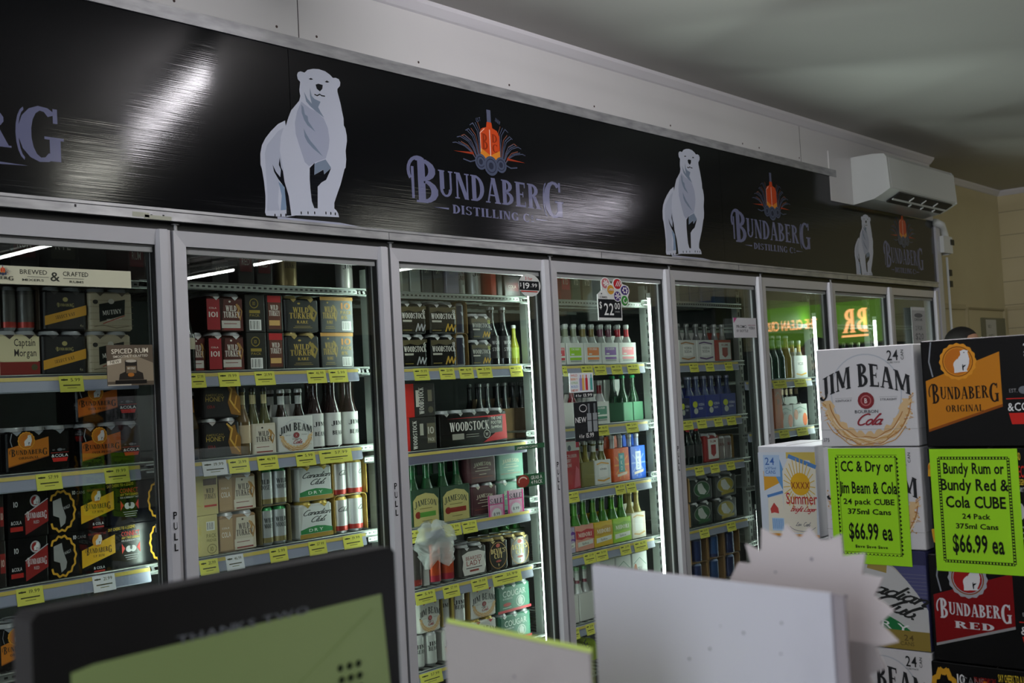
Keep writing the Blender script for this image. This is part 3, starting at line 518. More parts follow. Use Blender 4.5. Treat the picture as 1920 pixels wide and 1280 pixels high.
def f_white(c1='#a9874c', c2='#7a3a4a', t=('VODKA', 'SODA')):
    def f(A, w, h):
        A.line([(w*.12, h*.86), (w*.4, h*.92), (w*.86, h*.84)], h*.06, c1); A.line([(w*.14, h*.2), (w*.5, h*.14), (w*.88, h*.22)], h*.07, c2); A.rect(w*.22, h*.3, w*.78, h*.8, '#eceae6'); A.text(t[0], w*.5, h*.6, h*.12, '#3a3c40', w=w*.42, align='c'); A.text(t[1], w*.5, h*.44, h*.12, '#3a3c40', w=w*.42, align='c')
    return f
def f_redwhite(A, w, h):
    A.rect(w*.2, h*.1, w*.95, h*.9, '#d8d8d4'); A.polys(tri([(w*.4, h*.3), (w*.58, h*.18), (w*.76, h*.3), (w*.76, h*.66), (w*.4, h*.66)]), '#9a2a2a'); A.text('RUM', w*.58, h*.74, h*.1, '#8c2a2a', w=w*.4, align='c')
def f_dog(col):
    def f(A, w, h):
        A.ring(w*.5, h*.56, w*.38, h*.38, w*.03, '#8a9088'); A.ell(w*.5, h*.56, w*.34, h*.34, col); A.polys(tri([(w*.32, h*.8), (w*.5, h*.84), (w*.6, h*.6), (w*.72, h*.4), (w*.6, h*.28), (w*.4, h*.34), (w*.3, h*.56)]), '#c9ccc8'); A.poly([(w*.3, h*.08), (w*.86, h*.14), (w*.86, h*.28), (w*.3, h*.22)], col)
    return f
def f_wtyellow(A, w, h):
    A.rect(w*.36, h*.14, w*.94, h*.74, '#cdb886'); A.rect(w*.36, h*.74, w*.94, h*.9, '#4a2c1c'); A.text('WILD', w*.65, h*.54, h*.12, '#2c2320', 'serif', w=w*.34, align='c'); A.text('TURKEY', w*.65, h*.40, h*.12, '#2c2320', 'serif', w=w*.5, align='c'); A.rect(w*.38, h*.2, w*.92, h*.25, '#b5352a')
def f_fridge10(A, w, h):
    A.barcode(w*.42, h*.62, w*.42, h*.22); A.text('PACK', w*.66, h*.44, h*.1, '#7d7434', w=w*.5, align='c'); A.text('FRIDGE', w*.66, h*.34, h*.07, '#7d7434', w=w*.5, align='c'); A.ring(w*.66, h*.16, w*.24, h*.12, w*.03, '#7d7434'); A.text('10', w*.66, h*.1, h*.12, '#7d7434', align='c')
def f_dark(c='#5a4a2a', t='RYE'):
    def f(A, w, h): A.rect(w*.12, h*.3, w*.88, h*.72, c); A.text(t, w*.5, h*.44, h*.16, '#c8c2b4', w=w*.5, align='c')
    return f
def f_orange(A, w, h): A.ell(w*.8, h*.3, w*.16, h*.3, '#c8602c'); A.ell(w*.2, h*.55, w*.14, h*.25, '#b86a3a'); A.text('DRY', w*.5, h*.6, h*.13, '#5a6a60', w=w*.3, align='c'); A.line([(w*.1, h*.8), (w*.5, h*.9), (w*.9, h*.75)], w*.03, '#7a9a88')

# ------------------------------------------------------------------ product builders (front faces -y, origin at base centre)
def face(mb, fn, w, h, d, x0=None, mat=None, z0=0, step=.00002):
    if not fn: return
    A = Art(step); fn(A, w, h)
    mb.art(A, lambda u, v, o: (u - w/2 + (x0 or 0), -d/2 - o, v + z0), mat or PRINT)
_cache = {}
def memo(key, fn):
    if key not in _cache: _cache[key] = fn()
    return _cache[key]
def can_mesh(body, h=.128, band=None, top='#b9bcbe', txt=None, tcol='#1c1c1c', font='serif', low=None, r=.0325):
    def mk():
        m = MB(); b = band or body; l = low or body
        m.lathe([(r*.78, 0, '#9a9d9f'), (r, .009, l), (r, h*.2, body), (r, h*.82, b), (r, h-.011, top), (r*.84, h-.002, top), (r*.82, h, '#c8cbcc'), (r*.78, h-.003, '#8f9294')], 20, mat=CANM)
        if txt:
            A = Art(); n = len(txt)
            for k, t in enumerate(txt): A.text(t, 0, h*(.60 - .15*k), h*.12, tcol, font, w=r*1.45, align='c')
            m.art(A, lambda u, v, o: ((r + o)*sin(u/r), -(r + o)*cos(u/r), v), PRINT)
        return m.mesh('can')
    return memo(('can', body, h, band, top, txt, low, r, tcol), mk)
def bottle_mesh(glass, liq, h=.225, r=.030, label=None, neck=None, txt=None, tcol='#1c1c1c', lab_z=(.18, .45)):
    def mk():
        m = MB(); rn = r*.43; L = label or glass
        a, b = lab_z
        m.lathe([(r*.9, 0, glass), (r, .006, glass), (r, h*a, L if label else glass, PRINT if label else BOTTLE), (r, h*b, glass), (r*.98, h*.50, glass), (r*.72, h*.60, glass), (rn*1.15, h*.70, liq), (rn, h*.76, neck or liq, PRINT if neck else BOTTLE), (rn, h*.90, glass), (rn*1.08, h*.94, glass), (rn, h*.955, glass)], 18, mat=BOTTLE)
        if txt:
            A = Art()
            for k, t in enumerate(txt): A.text(t, 0, h*(a + (b-a)*(.62 - .3*k)), h*.06, tcol, 'serif', w=r*1.5, align='c')
            m.art(A, lambda u, v, o: ((r + o)*sin(u/r), -(r + o)*cos(u/r), v), PRINT)
        return m.mesh('bottle')
    return memo(('bot', glass, liq, h, r, label, neck, txt, lab_z), mk)
def cap_mesh(col, r, h):
    def mk():
        m = MB(); m.lathe([(r*.5, 0, col), (r*.52, .001, col), (r*.50, .010, col), (r*.42, .014, col)], 14, mat=CANM); return m.mesh('cap')
    return memo(('cap', col, r), mk)
def add_bottle(parent, x, y, h, cap='#8d8f90', z=0, rz=0, **k):
    o = link('bottle', bottle_mesh(h=h, **k), parent, (x, y, z), (0, 0, rz) if rz else None)
    link('cap', cap_mesh(cap, k.get('r', .030), h), o, (0, 0, h*.948)); return o
def add_can(parent, x, y, z=0, rz=0, **k): return link('can', can_mesh(**k), parent, (x, y, z), (0, 0, rz) if rz else None)

def box(w, h=.128, d=.13, col='#17181a', fn=None, mat=None, top=None, name='carton', step=.00002):
    def b(t):
        def mk():
            m = MB(); m.rbox(w, d, 0, h, .003, col, mat or PRINT, top=top, n=2, bev=.0015); face(m, fn, w, h, d, step=step); return m.mesh(name)
        link(name, mk(), t)
    return b
def canpack(w, h=.130, d=.13, col='#17181a', fn=None, ncan=2, can=None, mat=None, notch='#d8d8d8'):
    can = can or dict(body='#6b6e70')
    def b(t):
        m = MB(); ch = h - .010; m.rbox(w, d, 0, ch, .012, col, mat or PRINT, n=3, bev=.006); face(m, fn, w, ch - .006, d, z0=.002)
        A = Art(); p = w / ncan
        for k in range(ncan):
            cx = -w/2 + p*(k + .5); A.poly([(cx - .014, ch - .002), (cx + .014, ch - .002), (cx, ch - .014)], notch)
        m.art(A, lambda u, v, o: (u, -d/2 - o - .0012, v), PRINT)
        m.obj('carton', t)
        k2 = dict(can); k2['h'] = h
        for iy in (0, 1):
            for k in range(ncan): add_can(t, -w/2 + p*(k + .5), (-1 if iy == 0 else 1)*(d/4), **k2)
    return b
def openpack(w, h=.130, can=None, ncan=2, strap='#a8843a', d=.13):
    def b(t):
        m = MB(); s = .0025; y0, y1 = -d/2 + .004, d/2 - .004; n = 5; pr = []
        for sx, a0, a1 in ((1, 0, pi/2), (-1, pi/2, pi)):
            for k in range(n + 1):
                a = a0 + (a1-a0)*k/n; pr.append((sx*(w/2 - .014) + .014*cos(a), h + s - .014 + .014*sin(a)))
        pr = [(w/2, .004)] + pr + [(-w/2, .004)]
        for i in range(len(pr)-1):
            (a, c), (e, g) = pr[i], pr[i+1]; L = math.hypot(e-a, g-c) or 1; nx, nz = -(g-c)/L*s, (e-a)/L*s
            m.prism([(a, c), (e, g), (e-nx, g-nz), (a-nx, c-nz)], y0, y1, 'y', strap, PRINT)
        m.obj('carton_sleeve', t); p = (w - .006)/ncan; k2 = dict(can or {}); k2['h'] = h - .002; k2['r'] = min(.0325, p/2 - .0008)
        for iy in (0, 1):
            for k in range(ncan): add_can(t, -w/2 + .003 + p*(k + .5), (-1 if iy == 0 else 1)*d/4, rz=random.uniform(-.7, .7), **k2)
    return b
def bottlepack(w, ch=.115, h=.20, d=.125, col='#e6e6e2', fn=None, bot=None, cap='#b7babb', n=2, mat=None):
    bot = dict(bot or dict(glass='#3c4a3c', liq='#3c4a3c'))
    def b(t):
        m = MB(); r = .005; m.rbox(w, d, 0, ch*.9, .004, col, mat or PRINT, n=2, bev=.001)
        face(m, fn, w, ch*.88, d)
        # centre divider with carry handle rising between the bottle necks
        m.prism([(-w/2 + .006, ch*.9), (w/2 - .006, ch*.9), (w/2 - .016, ch*1.22), (-w/2 + .016, ch*1.22)], -.002, .002, 'y', col, mat or PRINT); m.obj('carton', t)
        p = w / n; k2 = dict(bot); k2['r'] = min(.030, p/2 - .002, d/4 - .002)
        for iy in (0, 1):
            for k in range(n): add_bottle(t, -w/2 + p*(k + .5), (-1 if iy == 0 else 1)*d/4, h - .003, cap=cap, z=.003, **k2)
    return b
def single(kind, **k):
    def b(t):
        if kind == 'can': add_can(t, 0, 0, **k)
        else: add_bottle(t, 0, 0, k.pop('h', .225), **k)
    return b
CATN = {'box': ('drink_carton', 'drink carton'), 'canpack': ('can_pack', 'can pack'), 'bottlepack': ('bottle_pack', 'bottle pack'), 'can': ('drink_can', 'can'), 'bottle': ('glass_bottle', 'bottle')}
ORD = ['top', 'second', 'third', 'fourth', 'fifth', 'sixth', 'seventh']
DORD = ['', 'first', 'second', 'third', 'fourth', 'fifth', 'sixth', 'seventh', 'eighth']
LBL = {}
def put(x, z, y, kind, build, look, door, row, tier=''):
    nm, cat = CATN[kind]
    lab = (tier + ' ' if tier else '') + look + ', ' + ORD[row] + ' shelf, ' + DORD[door] + ' cooler door'
    LBL[lab] = LBL.get(lab, 0) + 1
    t = thing(nm, lab, cat, (x, y, z), 0, 'drinks on the %s shelf of the %s cooler' % (ORD[row], DORD[door]))
    build(t); return t
# ------------------------------------------------------------------ setting
CREAM = bump(dirt(newmat('cream_block_paint', .6), '#c9bd94', '#d2c7a0', 1.5, .3, .7), 30, .1); OFFW = dirt(newmat('panel_white_paint', .5), '#d2d0cf', '#d8d7d5', .8, .35, .6)
CEILM = dirt(newmat('ceiling_paint', .8), '#b4b2ae', '#bdbbb6', .5, .3, .7); TRIMM = newmat('trim_paint', .5, 0, '#dcdadd'); FLOORM = dirt(newmat('vinyl_floor', .4), '#55524d', '#625f5a', 4)
def slab(name, x0, x1, y0, y1, z0, z1, mat, art=None):
    m = MB(); m.box(x0, x1, y0, y1, z0, z1, '#808080', mat)
    if art: art(m)
    return struct(m.obj(name))
DIMW = dirt(newmat('wall_darkened_for_glass', .7), '#35302c', '#4a4540', 2)  # unseen south wall coloured dark to keep the glass reflections dark
slab('floor', -3.2, 10.3, -9.2, 1.9, -.1, 0, FLOORM)
slab('ceiling', -3.2, 10.3, -9.2, 1.9, CEIL, CEIL + .1, CEILM)
slab('wall_west', -3.2, -3.0, -9.2, .0, 0, CEIL, OFFW)
slab('wall_south', -3.0, 10.1, -9.2, -9.0, 0, CEIL, DIMW)
def east(m):
    for k in range(1, 15): m.box(9.996, 10.0, -9, .22, .2*k - .003, .2*k + .003, '#a79d80', PAPER)
    m.box(9.985, 10.0, -9, .22, 1.955, 1.985, '#c4b994', PAPER)
slab('wall_east', 10.0, 10.2, -9.0, .5, 0, CEIL, CREAM, east)
def north(m):
    m.box(7.96, 9.02, .205, .22, 1.945, 1.985, '#c4b994', PAPER); m.box(9.04, 10.0, .205, .22, 1.95, 1.965, '#a89d7c', PAPER); m.box(9.03, 9.06, .2, .22, 0, 1.965, '#c4b994', PAPER); m.box(9.93, 9.99, .2, .22, 0, 1.97, '#c4b994', PAPER)
slab('wall_north_end', 7.90, 10.0, .22, .42, 0, CEIL, CREAM, north)
# cool room fascia above the doors, joined panels with screw heads
fm = MB(); fm.box(-3.0, 7.90, .0, .10, 2.66, CEIL, '#d6d4d2', OFFW)
for xs in (2.262, 5.92, -1.2): fm.box(xs - .0015, xs + .0015, -.0008, 0, 2.73, 2.95, '#4a4547', PAPER)
for xs in (1.40, 1.78, 2.17, 2.34, 2.83, 3.35, 3.93, 4.55, 5.25, 5.43, 5.9, 6.3, 1.0, .5):
    fm.lathe([(.005, 0, '#5a4a46'), (.0045, .001, '#4c3f3c')], 8, mat=PAPER, cap=True); n = 16
    for i in range(len(fm.v) - 32, len(fm.v)): a, b, c = fm.v[i]; fm.v[i] = (xs + a, -c, 2.752 + b)
struct(fm.obj('wall_north'))
# cornices
def cornice(name, pts, ax):
    m = MB(); pr = [(0, 0), (0, -.045), (-.010, -.040), (-.034, -.014), (-.04, 0)]
    if ax == 'x': m.prism([(a, CEIL + b) for a, b in pr], pts[0], pts[1], 'x', '#808080', TRIMM)
    else: m.prism([(a, CEIL + b) for a, b in pr], pts[0], pts[1], 'y', '#808080', TRIMM)
    return struct(m.obj(name))
cornice('trim_1', (-3.0, 7.9), 'x')
wm = MB(); wm.box(-3.0, -2.97, -4.6, -1.8, 1.05, 1.10, '#808080', TRIMM); wm.box(-3.0, -2.97, -4.6, -1.8, 2.40, 2.45, '#808080', TRIMM); wm.box(-3.0, -2.97, -4.6, -4.55, 1.05, 2.45, '#808080', TRIMM); wm.box(-3.0, -2.97, -1.85, -1.8, 1.05, 2.45, '#808080', TRIMM); wm.box(-3.0, -2.97, -3.22, -3.18, 1.05, 2.45, '#808080', TRIMM); wm.box(-2.999, -2.99, -4.55, -1.85, 1.10, 2.40, '#b9c9de', emit('added_window_glow', '#b9c9de', 1.5))  # added unseen window; its glowing pane lights the cards from the left
struct(wm.obj('added_window_1'))
o = cornice('trim_2', (7.9, 10.0), 'x'); o.location = (0, .22, 0)
o = cornice('trim_3', (-9.0, .22), 'y'); o.location = (10.0, 0, 0)

# ------------------------------------------------------------------ cooler cabinet: mullions, head, ends, back
DX = [0.83, 1.739, 2.632, 3.552, 4.466, 5.364, 6.216, 7.083, 7.884]       # x of the door joints
slab('wall_north_west', -3.0, .80, .0, .10, 0, 2.66, OFFW)
cab = thing('drinks_cooler', 'long walk-in drinks cooler with eight glass doors along the wall', 'cooler', (0, 0, 0))
m = MB()
m.box(.82, DX[-1] + .0, .10, 1.55, 2.06, 2.10, '#2c3033', DARKIN); m.box(.82, 7.90, 1.5, 1.55, 0, 2.06, '#2c3033', DARKIN)
m.box(.80, .82, .10, 1.55, 0, 2.10, '#2c3033', DARKIN); m.box(7.86, 7.92, .10, 1.55, 0, 2.10, '#2c3033', DARKIN); m.box(.82, 7.88, .05, 1.55, .02, .10, '#2c3033', DARKIN)
m.obj('inner_lining', cab)
for x in DX[:-1]:
    m = MB(); m.box(x - .026, x + .026, .055, .095, .1, 2.06, '#141517', BLACK); m.box(x - .030, x + .030, .095, .100, .1, 2.05, '#5d6163', newmat('mullion_grey', .4, .2, '#4e5254') if x == DX[0] else bpy.data.materials['mullion_grey']); m.obj('mullion', cab)
m = MB(); m.box(.81, 7.88, .02, .09, 2.036, 2.10, '#0d0e0f', BLACK); m.box(.81, 7.88, .055, .09, 2.0, 2.04, '#0d0e0f', BLACK); m.obj('head_channel', cab)
m = MB(); m.prism([(-.016, 2.062), (-.016, 2.088), (-.020, 2.090), (-.020, 2.0985), (-.001, 2.0985), (-.001, 2.062)], .75, 7.88, 'x', '#808080', ALUD)
for x, z in ((1.42, 2.078), (1.70, 2.07), (1.66, 2.068)): m.box(x, x + .006, -.0165, -.016, z, z + .008, '#3c3a3a', PAPER)
m.box(1.64, 1.73, -.0168, -.016, 2.062, 2.074, '#b9bba9', PAPER); m.box(1.60, 1.655, -.0168, -.016, 2.066, 2.08, '#b9bba9', PAPER)
for x in (2.62, 3.9, 5.1, 6.4): m.box(x, x + .0015, -.0172, -.016, 2.062, 2.098, '#55565a', PAPER)
m.obj('bottom_rail', cab)
m = MB(); m.box(-.9, 6.35, -.012, .0, 2.685, 2.728, '#808080', ALUD); m.obj('top_rail', cab)
m = MB(); m.box(.81, 7.88, -.01, .06, .0, .10, '#3a3b3d', BLACK); m.obj('kick_panel', cab)
m = MB(); m.box(7.885, 7.96, -.02, .22, .0, 2.55, '#808080', ALU); m.box(7.965, 8.02, .0, .22, .0, 2.40, '#8f928f', newmat('conduit_cover', .5, 0, '#a4a69c')); m.obj('end_post', cab)
# lamps: diffuser tube with clip, on the mullions
LM2 = newmat('unlit_tube', .4, 0, '#dfe6e2')
LM = emit('tube_glow', '#eefff6', 9.0)
for i, (x, z0, z1, e) in enumerate(LAMPS):
    t = thing('tube_lamp', 'lit vertical tube lamp inside the cooler beside the %s door joint' % ORD2[i], 'lamp', (x, .118, z0), 0, 'tube lamps inside the coolers')
    m = MB(); m.lathe([(.010, .02, '#ffffff'), (.013, .03, '#ffffff'), (.013, z1 - z0 - .03, '#ffffff'), (.010, z1 - z0 - .02, '#ffffff')], 12, mat=(LM if e > 1 else LM2)); m.obj('tube', t)
    m = MB(); m.box(-.016, .016, -.017, .012, -.005, .02, '#c9cdca', WHITE); m.box(-.016, .016, -.017, .012, z1 - z0 - .02, z1 - z0 + .005, '#c9cdca', WHITE); m.box(-.020, .020, -.022, -.014, 0, z1 - z0, '#c9cdca', WHITE); m.obj('lamp_holder', t)
# rack posts with slotted faces
def post(x, i):
    m = MB(); m.box(-.017, .017, -.017, .017, -.0, 1.88, '#b4bab6', WIRE)
    for k in range(46): m.box(-.006, .006, -.0178, -.017, .06 + .04*k, .083 + .04*k, '#22282a', BLACK)
    o = m.obj('rack_post', None, (x, .21, .10)); return tag(o, 'slotted grey rack post inside the cooler %s' % i, 'rack post', 'slotted rack posts inside the cooler')
for d in range(1, 9):
    post(DX[d] + .07 - .0, 'behind the right edge of the %s glass door' % DORD[d] if d < 8 else 'behind the right edge of the last glass door')

# ------------------------------------------------------------------ glass doors
ZT = 2.036; ZB = .12
def door(d):
    x0, x1 = DX[d-1] + .006, DX[d] - .006; w = x1 - x0; fw = .046
    extra = {1: 'nearest at the left, cream strip sticker on its glass', 2: 'second from the left, whiskey cans behind it', 3: 'third from the left, oval price tag at its corner', 4: 'fourth from the left, with flower price tag', 5: 'fifth, with two white notices on its glass', 6: 'sixth, just left of the white carton stack', 7: 'seventh, below the air conditioner', 8: 'last at the right, with a long paper notice'}[d]
    t = thing('cooler_door', 'grey framed glass cooler door, ' + extra, 'cooler door', (x0, 0, ZB), 0, 'glass doors of the drinks cooler'); H = ZT - ZB
    m = MB()
    def fr(p): m.add(p[0], p[1], '#9a9ba2', ALU)
    def rail(a, b, c, e, zf):   # sloped profile: outer front edge proud, inner edge set back
        pass
    f = [(0, 0), (w, 0), (w, H), (0, H)]; q = [(fw, fw), (w-fw, fw), (w-fw, H-fw), (fw, H-fw)]; yo, yi, yb = 0.0, .006, .045
    vs = [(a, yo, b) for a, b in f] + [(a*1 + (0 if 1 else 0), yi, b) for a, b in q] + [(a, yb, b) for a, b in f] + [(a, yb, b) for a, b in q]
    fs = []
    for i in range(4):
        j = (i+1) % 4; fs += [(i, j, 4+j, 4+i), (4+i, 4+j, 12+j, 12+i), (8+j, 8+i, 12+i, 12+j), (j, i, 8+i, 8+j)]
    m.add(vs, fs, '#9a9ba2', ALU)
    m.obj('frame', t)
    m = MB(); g = .010   # raised pull strip on the closing edge, right hand side
    m.prism([(w - fw - .002, .004), (w - fw + .004, -.010), (w - .018, -.014), (w - .012, .0), (w - .012, .004)], 0.0 + .0, H - .0, 'z', '#a3a4aa', ALU); hs = m.obj('pull_strip', t)
    m = MB(); A = Art()
    for k, c in enumerate('PULL'): A.text(c, w - .035, 1.048 - k*.0315, .022, '#101010', 'bold', w=.0145, align='l')
    m.art(A, lambda u, v, o: (u, -.0128 - o, v), PAPER); m.obj('pull_lettering', hs)
    m = MB()
    for a, b, c, e in ((fw, w-fw, H-fw-.022, H-fw-.006), (fw, w-fw, fw, fw+.016)): m.box(a + .006, b - .006, .016, .030, c, e, '#a9aba2', GASK)
    m.box(fw, fw+.004, .012, .034, fw, H-fw, '#0d0e0f', BLACK); m.box(w-fw-.004, w-fw, .012, .034, fw, H-fw, '#0d0e0f', BLACK); m.box(fw, w-fw, .012, .034, H-fw-.006, H-fw, '#0d0e0f', BLACK); m.obj('seal', t)
    m = MB(); m.box(fw - .004, w - fw + .004, .021, .026, fw - .004, H - fw + .004, '#ffffff', PANE); m.obj('glass_pane', t)
    if d < 8:
        m = MB(); m.lathe([(.006, 0, '#a9a9a9'), (.006, .02, '#a9a9a9'), (.014, .021, '#777'), (.014, .024, '#777')], 10); m.obj('hinge_pin', t, (.02, .02, H - .001))
    return t
doors = [door(d) for d in range(1, 9)]

# ------------------------------------------------------------------ shelves with price rails
def shelf(d, row, z, tickets, style='rail', xr=None, xl=None):
    x0, x1 = DX[d-1] - .02, DX[d] + .045
    t = thing('cooler_shelf', 'wire cooler shelf with %s, %s shelf of the %s cooler door' % ({'rail': 'yellow price tickets', 'none': 'bare front', 'digital': 'dark price strip'}[style], ORD[row], DORD[d]), 'shelf', (0, 0, z), 0, 'shelves of the %s cooler' % DORD[d])
    m = MB(); m.box(x0, x1, .162, .168, -.022, .000, '#b9beb9', WIRE); m.tube([(x0, .160, .0), (x1, .160, .0)], .003, '#c9cdc9', WIRE, 6); m.tube([(x0, .160, -.022), (x1, .160, -.022)], .003, '#c9cdc9', WIRE, 6)
    n = int((x1-x0)/.022)
    for k in range(n): a = x0 + (k + .5)*(x1-x0)/n; m.box(a - .005, a + .005, .1605, .162, -.014, -.008, '#1a1c1c', BLACK)
    n = int((x1-x0)/.05)
    for k in range(n): a = x0 + (k + .5)*(x1-x0)/n; m.box(a - .004, a + .016, .165, .62, -.006, -.002, '#a9aea9', WIRE)
    m.box(x0, x1, .40, .405, -.012, -.004, '#a9aea9', WIRE); m.box(x0, x1, .615, .62, -.02, .0, '#a9aea9', WIRE); m.obj('wire_grid', t)
    if style != 'none':
        a, b = (xl if xl is not None else x0 + .05), (xr or x1 - .09)
        m = MB(); m.prism([(.158, -.004), (.150, -.006), (.142, -.046), (.146, -.050), (.158, -.047)], a, b, 'x', '#8f94a8' if style == 'rail' else '#5d5a72', PLAST)
        m.prism([(.1496, -.006), (.1486, -.006), (.1462, -.017), (.1472, -.017)], a, b, 'x', '#c9b455', PLAST)
        A = Art(); A.rect(a, .012, b, .034, '#5f6684' if style == 'rail' else '#4b4866')
        if style == 'digital':
            for k, (px, tx) in enumerate(tickets): A.text(tx, px, .014, .022, '#d7d9e6', w=.05 if '$' in tx else .03)
        m.art(A, lambda u, v, o: (u, .1432 + .0078*v/.04*1.0 - o - .0006, -.048 + v), PLAST); m.obj('price_rail', t)
        if style == 'rail':
            for k, (a, b, c) in enumerate(tickets):
                m = MB(); w = b - a; A = Art(); col = '#dedb62' if c == 'y' else '#e4e6ea'
                A.rect(0, 0, w, .047, col); A.rect(w*.08, .034, w*.36, .038, '#3a3c22'); A.ell(w*.2, .036, w*.08, .003, '#3a3c22', 8); A.text(['21.99', '46.99', '5.99', '57.99', '19.99'][(k + row + d) % 5], w*.48, .031, .010, '#55562c', w=w*.4); A.rect(w*.14, .018, w*.86, .0215, '#45462a'); A.rect(w*.3, .011, w*.7, .013, '#77783c')
                m.art(A, lambda u, v, o: (a + u, .1395 + .009*v/.047 - o - .0005, -.052 + v), PAPER)
                m.prism([(.1395, -.052), (.1485, -.005), (.1493, -.005), (.1403, -.052)], a, b, 'x', col, PAPER); m.obj('price_ticket', t)
    return t
shelf(1, 0, 1.897, [], 'none')
shelf(1, 1, 1.612, [(1.440, 1.514, 'y')], 'rail')
shelf(1, 2, 1.334, [(1.361, 1.437, 'y'), (1.571, 1.651, 'y')], 'rail', xr=1.690)
shelf(1, 3, 1.02, [(1.293, 1.370, 'y'), (1.521, 1.592, 'w')], 'rail', xr=1.711)
shelf(1, 4, 0.786, [], 'none')
shelf(2, 0, 1.9, [], 'none')
shelf(2, 1, 1.61, [(1.878, 1.934, 'y'), (1.984, 2.065, 'y'), (2.127, 2.209, 'y'), (2.349, 2.433, 'y'), (2.447, 2.532, 'y')], 'rail')
shelf(2, 2, 1.325, [(1.910, 2.001, 'w'), (2.009, 2.089, 'y'), (2.123, 2.207, 'y'), (2.284, 2.368, 'y'), (2.387, 2.535, 'y')], 'rail')
shelf(2, 3, 1.013, [(1.885, 1.953, 'y'), (1.984, 2.052, 'w'), (2.157, 2.230, 'y'), (2.322, 2.400, 'y'), (2.478, 2.567, 'y')], 'rail')
shelf(2, 4, 0.7, [], 'none')
shelf(3, 0, 1.896, [], 'none')
shelf(3, 1, 1.605, [(2.866, 2.947, 'y'), (3.006, 3.090, 'y'), (3.118, 3.199, 'y'), (3.221, 3.312, 'y'), (3.426, 3.505, 'y')], 'rail')
shelf(3, 2, 1.281, [(2.870, '$30.99'), (3.016, '48'), (3.248, '48'), (3.337, '20')], 'digital')
shelf(3, 3, 0.99, [(2.791, 2.881, 'y'), (2.992, 3.082, 'y'), (3.091, 3.175, 'y')], 'rail')
shelf(3, 4, 0.755, [(2.817, 2.923, 'y'), (2.966, 3.056, 'y'), (3.127, 3.221, 'y'), (3.253, 3.430, 'y')], 'rail')
shelf(3, 5, 0.448, [(2.824, 2.939, 'y')], 'rail')
shelf(4, 0, 1.89, [], 'none')
shelf(4, 1, 1.597, [(3.781, 3.812, 'y'), (3.917, 4.001, 'y'), (4.013, 4.104, 'y'), (4.146, 4.231, 'y'), (4.275, 4.372, 'y')], 'rail')
shelf(4, 2, 1.318, [(4.008, 4.098, 'y'), (4.239, 4.335, 'y')], 'rail')
shelf(4, 3, 1.037, [(3.771, 3.847, 'y'), (4.126, 4.203, 'y'), (4.212, 4.290, 'y')], 'rail')
shelf(4, 4, 0.754, [(3.861, 3.944, 'y'), (3.948, 4.037, 'y'), (4.137, 4.219, 'y'), (4.249, 4.355, 'y')], 'rail')
shelf(4, 5, 0.442, [(3.760, 3.798, 'y'), (3.849, 3.908, 'y')], 'rail')
shelf(4, 6, 0.22, [], 'none')
shelf(5, 0, 1.904, [], 'none')
shelf(5, 1, 1.592, [(4.824, 4.906, 'y'), (4.979, 5.059, 'y'), (5.173, 5.251, 'y')], 'rail')
shelf(5, 2, 1.3, [(4.728, 4.823, 'y'), (4.864, 4.952, 'y'), (5.031, 5.112, 'y'), (5.161, 5.251, 'y')], 'rail')
shelf(5, 3, 1.062, [(4.817, 4.899, 'y'), (4.967, 5.052, 'y'), (5.128, 5.211, 'y')], 'rail')
shelf(5, 4, 0.742, [(4.828, 4.915, 'y'), (5.097, 5.185, 'y')], 'rail')
shelf(5, 5, 0.43, [], 'none')
shelf(6, 0, 1.8, [], 'none')
shelf(6, 1, 1.478, [(5.688, 5.847, 'y'), (5.946, 6.094, 'y')], 'rail')
shelf(6, 2, 1.192, [(5.727, 5.842, 'y'), (5.941, 6.076, 'y')], 'rail')
shelf(6, 3, 0.9, [], 'none')
shelf(6, 4, 0.6, [], 'none')
shelf(7, 0, 1.8, [], 'none')
shelf(7, 1, 1.478, [(6.585, 6.740, 'y')], 'rail')
shelf(7, 2, 1.192, [], 'none')
shelf(7, 3, 0.9, [], 'none')
shelf(8, 0, 1.8, [], 'none')
shelf(8, 1, 1.478, [], 'none')
shelf(8, 2, 1.19, [], 'none')

